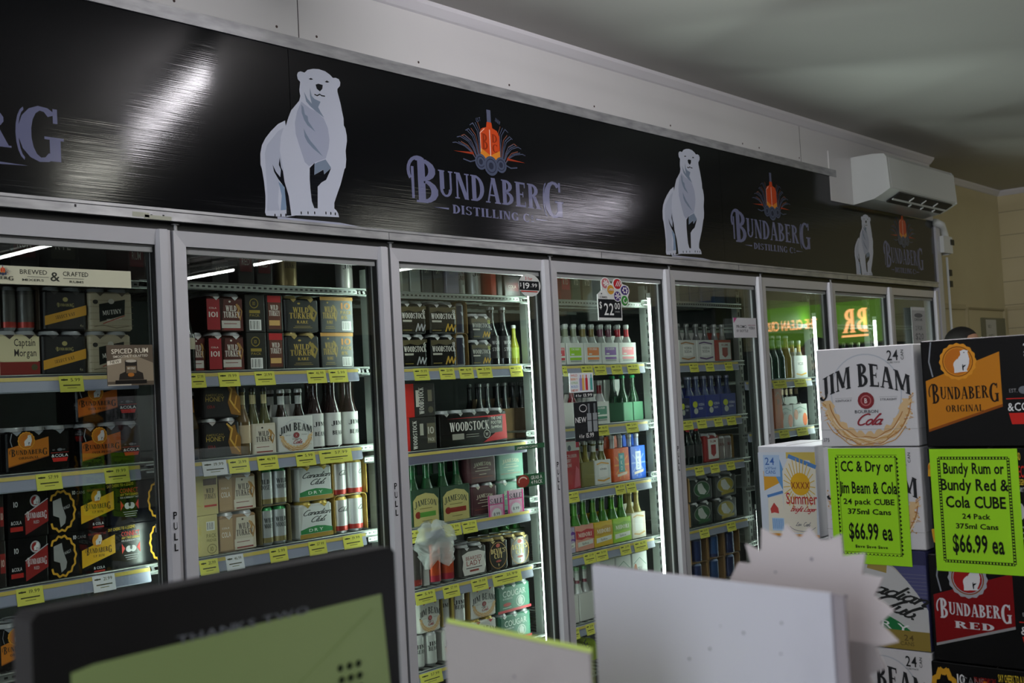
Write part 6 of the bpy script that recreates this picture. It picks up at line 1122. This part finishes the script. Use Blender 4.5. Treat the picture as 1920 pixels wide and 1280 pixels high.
put(4.896, 0.556, 0.255, 'canpack', openpack(0.158, .125, dict(body='#1d2c5a', low='#1a2450', top='#6a7a9a'), 1, '#8a6a44'), 'left tan sleeved pack of blue cans', 5, 5, 'upper')
put(5.053, 0.430, 0.255, 'canpack', openpack(0.149, .125, dict(body='#24487a', low='#1a2450', top='#6a7a9a'), 1, '#8a6a44'), 'middle tan sleeved pack of blue cans', 5, 5, 'lower')
put(5.062, 0.556, 0.255, 'canpack', openpack(0.149, .125, dict(body='#24487a', low='#1a2450', top='#6a7a9a'), 1, '#8a6a44'), 'middle tan sleeved pack of blue cans', 5, 5, 'upper')
put(5.215, 0.430, 0.255, 'canpack', openpack(0.149, .125, dict(body='#23305a', low='#1a2450', top='#6a7a9a'), 1, '#8a6a44'), 'right tan sleeved pack of blue cans', 5, 5, 'lower')
put(5.224, 0.556, 0.255, 'canpack', openpack(0.149, .125, dict(body='#23305a', low='#1a2450', top='#6a7a9a'), 1, '#8a6a44'), 'right tan sleeved pack of blue cans', 5, 5, 'upper')
put(6.042, 1.800, 0.255, 'box', box(0.501, .14, .13, '#5a8a24', None), 'wide box coloured as a green reflection', 6, 0, '')  # box colour stands in for the green reflection in the sixth door
put(5.772, 1.478, 0.220, 'bottle', single('bottle', glass='#2c4a3a', liq='#3a5a44', h=.255, r=.030, cap='#b9bcba', neck='#8a9a9a'), 'left slim dark green bottle', 6, 1, '')
put(5.848, 1.478, 0.220, 'bottle', single('bottle', glass='#2c4a3a', liq='#3a5a44', h=.255, r=.030, cap='#b9bcba', neck='#8a9a9a'), 'middle slim dark green bottle', 6, 1, '')
put(5.926, 1.478, 0.220, 'bottle', single('bottle', glass='#2c4a3a', liq='#3a5a44', h=.255, r=.030, cap='#b9bcba', neck='#8a9a9a'), 'right slim dark green bottle', 6, 1, '')
put(6.013, 1.478, 0.220, 'bottle', single('bottle', glass='#9a8a3a', liq='#a8963c', h=.255, r=.030, cap='#b9bcba'), 'slim amber bottle', 6, 1, '')
put(6.142, 1.478, 0.255, 'bottlepack', bottlepack(0.170, .15, .225, .12, '#d9dedb', f_white('#d9dedb', '#c9982c', ('ICE', '')), dict(glass='#a8a48a', liq='#b5a048'), '#a9aca9'), 'white bottle pack with gold corner', 6, 1, '')
put(5.825, 1.192, 0.255, 'box', box(0.094, .235, .13, '#b56a4a', f_orange), 'tall orange printed carton', 6, 2, '')
put(5.916, 1.192, 0.255, 'bottlepack', bottlepack(0.175, .145, .13, .12, '#c0c6c0', f_orange, dict(glass='#3a2a20', liq='#3a2a20'), '#8a8a8a'), 'left grey green carton with orange blobs', 6, 2, '')
put(6.097, 1.192, 0.255, 'bottlepack', bottlepack(0.182, .145, .13, .12, '#c0c6c0', f_orange, dict(glass='#3a2a20', liq='#3a2a20'), '#8a8a8a'), 'right grey green carton with orange blobs', 6, 2, '')
put(6.217, 1.192, 0.375, 'bottle', single('bottle', glass='#2a1c18', liq='#2a1c18', h=.245, r=.026, neck='#d8c0a4', cap='#b9a06a'), 'first brown bottle in the back row', 6, 2, '')
put(6.272, 1.192, 0.375, 'bottle', single('bottle', glass='#2a1c18', liq='#2a1c18', h=.245, r=.026, neck='#d8c0a4', cap='#b9a06a'), 'second brown bottle in the back row', 6, 2, '')
put(6.336, 1.192, 0.375, 'bottle', single('bottle', glass='#2a1c18', liq='#2a1c18', h=.245, r=.026, neck='#d8c0a4', cap='#b9a06a'), 'third brown bottle in the back row', 6, 2, '')
put(6.407, 1.192, 0.375, 'bottle', single('bottle', glass='#2a1c18', liq='#2a1c18', h=.245, r=.026, neck='#d8c0a4', cap='#b9a06a'), 'fourth brown bottle in the back row', 6, 2, '')
put(5.714, 0.600, 0.218, 'bottle', single('bottle', glass='#5a6a62', liq='#6a7a70', h=.26, r=.028, cap='#9aa09c'), 'first clear grey bottle', 6, 4, '')
put(5.790, 0.600, 0.218, 'bottle', single('bottle', glass='#5a6a62', liq='#6a7a70', h=.26, r=.028, cap='#9aa09c'), 'second clear grey bottle', 6, 4, '')
put(5.867, 0.600, 0.218, 'bottle', single('bottle', glass='#5a6a62', liq='#6a7a70', h=.26, r=.028, cap='#9aa09c'), 'third clear grey bottle', 6, 4, '')
put(5.946, 0.600, 0.218, 'bottle', single('bottle', glass='#5a6a62', liq='#6a7a70', h=.26, r=.028, cap='#9aa09c'), 'fourth clear grey bottle', 6, 4, '')
put(6.020, 0.600, 0.218, 'bottle', single('bottle', glass='#5a6a62', liq='#6a7a70', h=.26, r=.028, cap='#9aa09c'), 'fifth clear grey bottle', 6, 4, '')
put(6.751, 1.478, 0.255, 'bottlepack', bottlepack(0.194, .13, .21, .12, '#8aa83a', None, dict(glass='#3a5a2a', liq='#3a5a2a'), '#8a9a6a'), 'left lime sided bottle pack', 7, 1, '')
put(6.799, 1.800, 0.255, 'box', box(0.195, .13, .13, '#5f8a2a', None), 'left box coloured as a green reflection', 7, 0, '')  # the seventh door's green reflection is put into this box's colour
put(6.971, 1.478, 0.255, 'bottlepack', bottlepack(0.211, .13, .21, .12, '#8aa83a', None, dict(glass='#3a5a2a', liq='#3a5a2a'), '#8a9a6a'), 'right lime sided bottle pack', 7, 1, '')
put(7.020, 1.800, 0.255, 'box', box(0.212, .13, .13, '#5f8a2a', None), 'right box coloured as a green reflection', 7, 0, '')  # second box carrying the seventh door's green reflection as its colour
put(7.615, 1.478, 0.255, 'box', box(0.128, .2, .13, '#4a4c4c', None), 'left grey box', 8, 1, '')
put(7.766, 1.478, 0.255, 'box', box(0.132, .2, .13, '#4a4c4c', None), 'right grey box', 8, 1, '')

# thin clear carrier bag draped over orange cans, third cooler
m = MB(); rnd = random.Random(3); n, k2 = 16, 22; vs = []
for i in range(n):
    for j in range(k2):
        u = i/(n-1); ang = 2*pi*j/k2
        r = (.020 + .080*min(u*3.2, 1)**.6)*(1 - .35*u) + .010*sin(3*ang + 9*u)
        x = -.035 + .03*u + r*1.15*cos(ang) + .010*sin(5*ang + 13*u) + rnd.uniform(-.006, .006); y = r*.40*sin(ang) + rnd.uniform(-.005, .005); z = .17 - .155*u + .014*sin(4*ang + 3*u) + rnd.uniform(-.004, .004)
        vs.append((x, y, z))
m.add(vs, [(i*k2 + j, i*k2 + (j+1) % k2, (i+1)*k2 + (j+1) % k2, (i+1)*k2 + j) for i in range(n-1) for j in range(k2)], '#ffffff', BAG, True)
tag(m.obj('plastic_bag', None, (2.955, .145, .83)), 'crumpled clear plastic bag hanging from the third door shelf edge', 'plastic bag')
m = MB(); vs = []; n = 14
for i in range(n):
    for j in range(n):
        u, v = i/(n-1), j/(n-1); vs.append((-.10 + .2*u, -.06 + .12*v + .012*sin(6*u), .12*sin(pi*u)**.6*(1 - .3*v) + .010*sin(9*u + 5*v)))
m.add(vs, [(i*n + j, (i+1)*n + j, (i+1)*n + j + 1, i*n + j + 1) for i in range(n-1) for j in range(n-1)], '#a9bf2a', GLOSSP, True)
A = Art(.0004); A.text('ICE', -.03, .03, .05, '#20240f', rot=.6); m.art(A, lambda u, v, o: (u, -.066 - o, v), PAPER)
tag(m.obj('lime_bag', None, (3.90, .26, .25)), 'lime green bag on the lowest shelf of the fourth door', 'bag')

# ------------------------------------------------------------------ stack of drink cartons (faces turned to -x)
X0 = 2.60
def cube(y0, y1, z0, z1, label, col, fn, depth=.198, mat=None, x=X0, side=None, group='stacked cartons beside the counter'):
    w = y0 - y1; h = z1 - z0; t = thing('drink_carton', label, 'drink carton', (x, (y0+y1)/2, z0), 0, group)
    m = MB(); m.rbox(depth, w - .003, 0, h - .002, .004, col, mat or PRINT, n=2, bev=.002, cx=depth/2)
    if side: side(m, w, h)
    A = Art(); fn(A, w - .003, h - .002); m.art(A, lambda u, v, o: (-o, (w - .003)/2 - u, v), mat or PRINT); m.obj('carton', t)
    m = MB(); m.box(.006, depth - .006, -.0006, .0006, h - .0022, h - .0014, '#6b655c', PAPER); m.box(.004, depth - .004, -w/2 + .0, w/2 - .0, h*.17, h*.17 + .0006, '#b0aca6', PAPER) if col.startswith('#d') else None; m.obj('flap_seam', t); return t
def f24(A, w, h, c='#17191c', x=.74, y=.85, s=1.0, cans=True):
    A.text('24', w*x, h*y, h*.105*s, c, 'serif', w=w*.115*s)
    if cans: A.text('CAN', w*(x + .165), h*y, w*.028, c, w=h*.10, rot=pi/2)
def fj(A, w, h): f_jim()(A, w, h); f24(A, w, h); A.rect(0, h*.17, w, h*.173, '#8f8f8f'); A.text('CUBE PACK', w*.74, h*.82, h*.018, '#77787a', w=w*.13); A.text('375', w*.03, h*.05, h*.04, '#77787a')
WB = '#d6d5d6'
def fbig(lab, tx, sub):
    def f(A, w, h):
        f_bundy(lab, tx, sub)(A, w, h); A.text('24', w*.84, h*.84, h*.085, '#d9d9d9', 'sans', w=w*.11); A.text('CANS', w*.84, h*.80, h*.028, '#d9d9d9', w=w*.11); A.rect(w*.85, h*.73, w*.94, h*.735, '#777777')
    return f
JZ = 1.5635
cube(-1.653, -1.917, 1.3075, JZ, 'white 24 can carton with black lettering and splash, top of the white stack', WB, fj)
cube(-1.655, -1.917, 1.050, 1.3065, 'white 24 can carton half covered by a green price sign', WB, fj)
def fcc(A, w, h):
    A.rect(0, h*.86, w, h, '#2a2c50'); A.polys(tri([(w*x, h*(.93 - 1.9*(x-.45)**2)) for x in [k/10 for k in range(11)]] + [(w, h*.2), (0, h*.2)]), '#b9b4a0'); 
    for k in range(16): A.rect(0, h*(.22 + .036*k), w, h*(.222 + .036*k), '#9b9d98')
    A.polys(tri([(w*x, h*(.895 - 1.6*(x-.45)**2)) for x in [k/10 for k in range(11)]] + [(w, h*.19), (0, h*.19)]), '#c5c6c4')
    A.polys(tri([(w*.40, h*.80), (w*.60, h*.76), (w*.61, h*.84), (w*.5, h*.90), (w*.42, h*.89)]), '#a08c46')
    A.text('Canadian', w*.02, h*.66, h*.135, '#151716', 'script', w=w*.95, slant=.12, rot=-.22); A.text('Club.', w*.42, h*.445, h*.14, '#151716', 'script', w=w*.44, slant=.12, rot=-.30)
    A.polys(tri([(w*x, h*(.36 - 1.1*(x-.42)**2)) for x in [k/10 for k in range(11)]] + [(w, h*.19), (0, h*.19)]), '#12723a'); A.text('DRY', w*.34, h*.235, h*.075, '#e9ede9', w=w*.5, rot=-.14, sp=.3)
    A.rect(0, 0, w, h*.19, '#8d7a34'); A.text('24', w*.74, h*.09, h*.06, '#5a4a1c', w=w*.1); A.text('CANS', w*.70, h*.04, h*.04, '#5a4a1c', w=w*.14)
cube(-1.655, -1.912, .801, 1.049, 'silver and green 24 can carton with script lettering under the green sign', '#4b4d78', fcc)
cube(-1.655, -1.912, .543, .800, 'white 24 can carton at the bottom of the frame behind the jagged card', WB, fj)
cube(-1.655, -1.912, .286, .542, 'white carton second from the floor in the white stack', WB, fj); cube(-1.655, -1.912, .02, .285, 'silver carton on the floor under the white stack', '#8f8f95', fj)
BK = '#08090a'
cube(-1.932, -2.225, 1.305, 1.568, 'glossy black 24 can carton with orange label, top of the black stack', BK, fbig('#c9801c', '#24160a', 'ORIGINAL'), .264, GLOSSP)
def fside(A, w, h):
    f_ten(A, w*1.0, h); A.poly([(w*.9, h*.3), (w, h*.36), (w, h*.78), (w*.9, h*.7)], '#c9801c'); A.rect(0, h*.80, w*.1, h*.84, '#c9801c')
cube(-1.932, -2.225, 1.045, 1.304, 'glossy black carton behind the right hand green price sign', BK, fside, .264, GLOSSP)
cube(-1.915, -2.225, .783, 1.044, 'black 24 can carton with a deep red slanted label', BK, fbig('#7e0f12', '#d8d8da', 'RED'), .264, GLOSSP)
cube(-1.905, -2.225, .52, .782, 'black carton with yellow serrated ring below the red label carton', BK, f_ten, .264, GLOSSP)
cube(-1.905, -2.225, .26, .519, 'black carton second from the floor in the black stack', BK, f_ten, .264, GLOSSP); cube(-1.905, -2.225, .0, .259, 'black carton on the floor under the black stack', BK, f_ten, .264, GLOSSP)
def fx(A, w, h):
    A.rect(w*.0, 0, w, h*.93, '#c9d3dc'); A.polys(tri([(w*.08, h*.5), (w*.45, h*.62), (w*.45, h*.75), (w*.08, h*.72)]), '#cf9a2c'); A.polys(tri([(w*.5, h*.86), (w*.9, h*.84), (w, h*.7), (w, h*.93), (w*.5, h*.93)]), '#c9b45a'); A.polys(tri([(w*.36, h*.9), (w*.5, h*.6), (w*.42, h*.5), (w*.3, h*.66)]), '#5f93c4')
    A.rect(w*.09, h*.66, w*.38, h*.90, '#a9c3dd'); A.text('24', w*.12, h*.79, h*.085, '#3a62a8', w=w*.17); A.text('x375ml', w*.12, h*.74, h*.028, '#3a62a8', w=w*.19); A.text('CANS', w*.12, h*.69, h*.04, '#3a62a8', w=w*.18)
    can = [(w*.40, h*.06), (w*.96, h*.02), (w*1.0, h*.78), (w*.56, h*.90), (w*.42, h*.72)]; A.polys(tri(can), '#e0dcc8'); A.line([(w*.55, h*.885), (w*.99, h*.77)], h*.045, '#4f7fb8')
    for k in range(22):
        q = radians(-60 + 300*k/21); A.line([(w*.70 + w*.16*cos(q), h*.56 + h*.12*sin(q)), (w*.70 + w*.27*cos(q), h*.56 + h*.30*sin(q))], w*.014, '#cfae3a')
    A.ell(w*.72, h*.58, w*.17, h*.125, '#d9a91c'); A.text('XXXX', w*.72, h*.53, h*.075, '#7e1d1a', w=w*.32, align='c'); A.text('Summer', w*.46, h*.36, h*.13, '#b5282a', w=w*.54); A.text('Bright Lager', w*.52, h*.28, h*.055, '#b5282a', 'script', w=w*.42, slant=.1)
    A.polys(tri([(w*.12, 0), (w*.14, h*.42), (w*.40, h*.46), (w*.42, 0)]), '#e0dcc8'); A.line([(w*.14, h*.44), (w*.40, h*.49)], h*.03, '#4f7fb8'); A.polys(tri([(w*.17, h*.30), (w*.24, h*.37), (w*.31, h*.31), (w*.32, h*.25), (w*.24, h*.26), (w*.18, h*.25)]), '#b5403a')
    A.rect(w*.19, h*.06, w*.40, h*.20, '#a9c9e4'); A.polys([R_(w*(.20 + .022*k), h*.08, w*(.208 + .022*k), h*.19) for k in range(9)], '#3f78b8'); A.ring(w*.72, h*.14, w*.24, h*.08, w*.008, '#3a3c60', 200, 340, 14); A.text('Low Carb', w*.6, h*.12, h*.04, '#6a6c70', 'script', w=w*.24); A.rect(0, 0, w, h*.03, '#c98a1c')
cube(-1.380, -1.560, 1.045, 1.302, 'pale blue and yellow 24 can lager carton left of the white stack', '#cfd2d6', fx, .264, x=2.75)
cube(-1.380, -1.560, .785, 1.044, 'lager carton hidden second in the left stack', '#cfd2d6', fx, .264, x=2.75); cube(-1.380, -1.560, .525, .784, 'lager carton hidden third in the left stack', '#cfd2d6', fx, .264, x=2.75); cube(-1.380, -1.560, .265, .524, 'lager carton hidden fourth in the left stack', '#cfd2d6', fx, .264, x=2.75); cube(-1.380, -1.560, .0, .264, 'lager carton hidden on the floor in the left stack', '#cfd2d6', fx, .264, x=2.75)
m = MB(); m.box(2.58, 2.83, -1.93, -1.64, .0, .019, '#7a5f3c', PAPER); tag(m.obj('pallet_board'), 'thin wooden board under the white carton stack', 'board')
# green price sheets taped on the cartons
LIME = '#a8ea2c'
def sheet(y0, y1, z0, z1, label, lines, border, tilt=0):
    w = y0 - y1; h = z1 - z0; m = MB(); m.prism([(0, 0), (w, 0), (w, h), (0, h)], 0, .0006, 'y', LIME, PAPER); A = Art(.0001)
    b0, b1 = w*.105, w*.895; c0, c1 = h*.085, h*.925
    for (p, q, hor) in ((c0, c0, 1), (c1, c1, 1)):
        if border == 'x': A.polys([R_(b0, p - .0035, b1, p + .0035)], '#2a3a16'); n = 22; A.polys([[(b0 + (b1-b0)*(k+.2)/n, p), (b0 + (b1-b0)*(k+.5)/n, p + .003), (b0 + (b1-b0)*(k+.8)/n, p), (b0 + (b1-b0)*(k+.5)/n, p - .003)] for k in range(n)], LIME)
        else: n = 16; A.polys([[(b0 + (b1-b0)*k/n, p - .003), (b0 + (b1-b0)*(k+.5)/n, p + .003), (b0 + (b1-b0)*(k+1)/n, p - .003), (b0 + (b1-b0)*(k+.5)/n, p - .0005)] for k in range(n)], '#1d2a10'); A.rect(b0, p + .004, b1, p + .005, '#1d2a10')
    for s, p in ((1, b0), (-1, b1)):
        if border == 'x': A.polys([R_(p - .0035, c0, p + .0035, c1)], '#2a3a16'); n = 34; A.polys([[(p, c0 + (c1-c0)*(k+.2)/n), (p + .003, c0 + (c1-c0)*(k+.5)/n), (p, c0 + (c1-c0)*(k+.8)/n), (p - .003, c0 + (c1-c0)*(k+.5)/n)] for k in range(n)], LIME)
        else: n = 24; A.polys([[(p - .003, c0 + (c1-c0)*k/n), (p - .003, c0 + (c1-c0)*(k+1)/n), (p + .003, c0 + (c1-c0)*(k+.5)/n)] for k in range(n)], '#1d2a10'); A.rect(p + s*.005 - .0005, c0, p + s*.005 + .0005, c1, '#1d2a10')
    for t, y, hh, ww in lines: A.text(t, w*.5, h*y, h*hh*.95, '#141810', 'bold', w=w*ww, align='c', sp=.05)
    m.art(A, lambda u, v, o: (u, -o*.8, v), PAPER)
    tag(m.obj('price_sign', None, (2.5965, y0, z0), (0, 0, -pi/2)), label, 'price sign', 'lime green price sheets on the cartons')
sheet(-1.673, -1.879, 1.008, 1.303, 'lime green price sheet on the white carton, priced 66.99', [('CC & Dry or', .80, .098, .68), ('Jim Beam & Cola', .61, .11, .75), ('24 pack CUBE', .515, .052, .66), ('375ml Cans', .43, .05, .56), ('$66.99 ea', .215, .15, .56), ('$ave $ave $ave', .14, .026, .42)], 'd')
sheet(-1.940, -2.148, 1.003, 1.300, 'lime green price sheet on the black carton, three bold heading lines', [('Bundy Rum or', .80, .095, .69), ('Bundy Red &', .665, .10, .77), ('Cola CUBE', .525, .10, .68), ('24 Pack', .435, .045, .32), ('375ml Cans', .355, .045, .48), ('$66.99 ea', .165, .155, .58)], 'x')

# ------------------------------------------------------------------ counter, cards and monitor in the foreground
COUNT = newmat('counter_laminate', .4, 0, '#4a4640')
t = thing('service_counter', 'dark laminate service counter holding the cards and monitor', 'counter', (0, 0, 0))
m = MB(); m.box(-.35, 1.15, -2.62, -1.95, .98, 1.02, '#5a554e', COUNT); m.obj('counter_top', t)
m = MB(); m.box(-.31, 1.10, -2.57, -2.00, .08, .98, '#3a3733', COUNT); m.box(-.27, 1.06, -2.53, -2.04, 0, .08, '#1a1a1a', BLACK); m.obj('counter_body', t)
CARD = dirt(newmat('white_card', .7), '#b4b3bc', '#bdbcc5', 6, .3, .5); CARDP = dirt(newmat('pinkish_card', .75), '#b3aaa9', '#bab2b1', 6, .3, .5); CARDG = dirt(newmat('grey_card', .75), '#97908d', '#a09a97', 8, .3, .5)
def card(name, label, pts, x, th, mat, specks, lining=None, cat='card'):
    t = thing(name, label, cat, (x, 0, 1.02), 0, 'backs of display cards on the counter')
    m = MB(); P = [(a, b - 1.02) for a, b in pts]
    for p in (tri(P) if len(P) > 4 else [P]): m.prism(p, 0, th, 'x', '#c9c8d0', mat)
    rnd = random.Random(len(pts) + int(x*10)); ys = [p[0] for p in P]; zs = [p[1] for p in P]
    for k in range(specks):
        a = rnd.uniform(min(ys)+.04, max(ys)-.04); b = rnd.uniform(max(zs)-.16, max(zs)-.03); r = rnd.uniform(.0008, .0018); m.add([(-.0003, a + r*cos(2*pi*i/8), b + r*sin(2*pi*i/8)) for i in range(8)], [tuple(range(8))[::-1]], '#6a6870', PAPER)
    m.obj('card', t)
    if lining == 'edge':
        m = MB(); m.prism([(P[0][0], 0), (P[1][0] - .012, 0), (P[1][0] - .012, P[2][1] - .002), (P[0][0], P[3][1] + .001)], th + .0005, th + .0035, 'x', '#8d868a', PAPER); m.obj('darker_edge_panel', t)  # darker grey panel behind, showing as a strip past the right edge
    elif lining:
        m = MB(); Q = [(a, b + .004) for a, b in P] ; m.prism(Q, th + .0005, th + .0015, 'x', lining, PAPER); m.obj('green_sheet', t)
    yc = (min(ys)+max(ys))/2; m = MB(); m.box(-.03, .05, yc - .05, yc + .05, 0, .006, '#3c3c3c', PLAST); m.box(-.006, -.0005, yc - .03, yc + .03, 0, .05, '#3c3c3c', PLAST); m.obj('stand_foot', t); return t
card('display_card', 'back of a large pale lilac card standing in the middle foreground', [(-2.2639, 1.026), (-2.5421, 1.026), (-2.5421, 1.2945), (-2.2639, 1.3032)], .80, .004, CARD, 9, 'edge')
card('display_card', 'back of a smaller grey card edged with yellow green paper', [(-2.2493, 1.026), (-2.4235, 1.026), (-2.4235, 1.2702), (-2.2493, 1.2798)], 0.583, .003, CARDG, 14, '#b5c86a')
card('jagged_display_card', 'back of a pinkish star-edged card behind the lilac card', [(-2.3843, 1.2982), (-2.4, 1.2976), (-2.3945, 1.3188), (-2.413, 1.3121), (-2.4155, 1.3365), (-2.4368, 1.3268), (-2.4445, 1.3422), (-2.4591, 1.3276), (-2.4713, 1.3402), (-2.4823, 1.3267), (-2.4911, 1.3279), (-2.5064, 1.3344), (-2.5071, 1.312), (-2.531, 1.3162), (-2.5265, 1.2946), (-2.548, 1.2925), (-2.5378, 1.2734), (-2.5575, 1.2609), (-2.5419, 1.2469), (-2.5598, 1.2305), (-2.5358, 1.2223), (-2.5448, 1.2023), (-2.5265, 1.1944), (-2.5329, 1.1797), (-2.5129, 1.03), (-2.4143, 1.03), (-2.3943, 1.2482), (-2.3723, 1.2782)], .905, .003, CARDP, 6)
def qm(pts): return pts
t = thing('monitor', 'black framed monitor seen from the counter with a dull green screen', 'monitor', (0.2120, -2.18, 1.02))
MW, MT = 0.3746, 0.3293
m = MB(); m.prism([(0, .10), (MW, .10), (MW, MT - .006), (MW - .006, MT), (.006, MT), (0, MT - .006)], 0, .03, 'y', '#0b0b0c', newmat('black_plastic', .45, 0, '#0a0a0b')); m.obj('bezel', t)
m = MB(); SP = [(0.0305, 0.14), (0.3636, 0.14), (0.3531, 0.2854), (0.0492, 0.2812), (0.0305, 0.2783)]; m.prism(SP, -.0012, 0, 'y', '#8aa455', newmat('green_screen', .35, 0, '#8c9f66'))
A = Art(.0004)
for r in range(3):
    for c in range(3):
        A.ell(0.2969 + .011*c, 0.2249 - .011*r, .0035, .0035, '#1f2a16', 10)
A.line([(MW*.35, MT - .17), (MW*.9, MT - .055)], .0006, '#6f8a44'); m.art(A, lambda u, v, o: (u, -.0012 - o, v), PAPER); m.obj('screen', t)
m = MB(); A = Art(.0004)
A.text('THANKS TWO', 0.1233, 0.2818, .007, '#6d7075', 'sans', w=.14, rot=0.010); m.art(A, lambda u, v, o: (u, -.0010 - o, v), PAPER); m.obj('bezel_lettering', t)
m = MB(); m.box(MW*.42, MW*.58, .03, .05, .02, .20, '#0b0b0c', BLACK); m.box(MW*.3, MW*.7, -.06, .12, 0, .02, '#0b0b0c', BLACK); m.obj('stand', t)

# ------------------------------------------------------------------ shopper whose dark hair shows over the cartons
def person():
    t = thing('person', 'person with dark hair standing behind the stacked black cartons', 'person', (7.0, -.475, 0))
    skin = newmat('skin', .5, 0, '#b98a6c'); cloth = newmat('dark_clothes', .8, 0, '#23262e')
    P = [(0, 0, .93), (0, 0, 1.15), (0, 0, 1.36), (0, 0, 1.47), (0, 0, 1.56), (.09, 0, .88), (.10, .02, .48), (.10, 0, .07), (.11, -.12, .03), (-.09, 0, .88), (-.10, .02, .48), (-.10, 0, .07), (-.11, -.12, .03),
         (.17, 0, 1.36), (.21, .03, 1.10), (.20, -.05, .88), (-.17, 0, 1.36), (-.21, .03, 1.10), (-.20, -.05, .88)]
    R = [.13, .12, .13, .055, .06, .085, .06, .045, .035, .085, .06, .045, .035, .055, .042, .03, .055, .042, .03]
    E = [(0, 1), (1, 2), (2, 3), (3, 4), (0, 5), (5, 6), (6, 7), (7, 8), (0, 9), (9, 10), (10, 11), (11, 12), (2, 13), (13, 14), (14, 15), (2, 16), (16, 17), (17, 18)]
    me = bpy.data.meshes.new('body'); me.from_pydata(P, E, []); o = link('body', me, t); me.materials.append(cloth)
    mod = o.modifiers.new('skin', 'SKIN'); sk = me.skin_vertices[0] if me.skin_vertices else None
    if not sk:
        import bmesh
        b = bmesh.new(); b.from_mesh(me); b.verts.layers.skin.verify(); b.to_mesh(me); b.free(); sk = me.skin_vertices[0]
    for i, r in enumerate(R): sk.data[i].radius = (r, r*.8); sk.data[i].use_root = (i == 0)
    o.modifiers.new('sub', 'SUBSURF').levels = 2
    def ellips(name, c, r, mat, fn=None, par=t, n=24):
        m = MB(); vs = []; fs = []
        for i in range(n//2 + 1):
            th = pi*i/(n//2)
            for j in range(n): ph = 2*pi*j/n; q = [sin(th)*cos(ph), sin(th)*sin(ph), cos(th)]; q = fn(q) if fn else q; vs.append((c[0] + r[0]*q[0], c[1] + r[1]*q[1], c[2] + r[2]*q[2]))
        for i in range(n//2):
            for j in range(n): fs.append((i*n + j, (i+1)*n + j, (i+1)*n + (j+1) % n, i*n + (j+1) % n))
        m.add(vs, fs, '#808080', mat, True); return m.obj(name, par)
    def face_(q):
        x, y, z = q
        if y < -.8 and abs(x) < .2 and -.35 < z < .1: y -= .18*(1 - abs(x)/.2)
        if z < 0: x *= 1 + .22*z; 
        return [x, y, z]
    hd = ellips('head', (0, -.01, 1.615), (.078, .095, .115), skin, face_)
    ellips('hair', (0, .012, 1.645), (.092, .105, .10), newmat('dark_hair', .7, 0, '#14110f'), lambda q: [q[0], q[1] if q[1] > -.6 or q[2] > .35 else -.55, q[2] if q[2] > -.75 else -.75])
    for s in (-1, 1): ellips('eye', (s*.03, -.098, 1.62), (.012, .008, .008), newmat('eye_white', .3, 0, '#d8d8d8') if s < 0 else bpy.data.materials['eye_white'], None, t, 10); ellips('ear', (s*.08, .0, 1.61), (.012, .02, .03), skin, None, t, 10)
    for s in (-1, 1):
        ellips('hand', (s*.20, -.06, .83), (.018, .03, .045), skin, None, t, 12)
        for k in range(4): m = MB(); m.tube([(s*.20, -.082 + .014*k, .80), (s*.195, -.082 + .014*k, .76 - .006*(k in (1, 2))), (s*.185, -.082 + .013*k, .735)], .007, '#808080', skin, 8); m.obj('finger', t)
        m = MB(); m.tube([(s*.195, -.085, .845), (s*.185, -.105, .81), (s*.18, -.108, .785)], .008, '#808080', skin, 8); m.obj('thumb', t)
    return t
person()
for l, n in LBL.items():
    if n > 1: print('DUPLABEL', n, l)
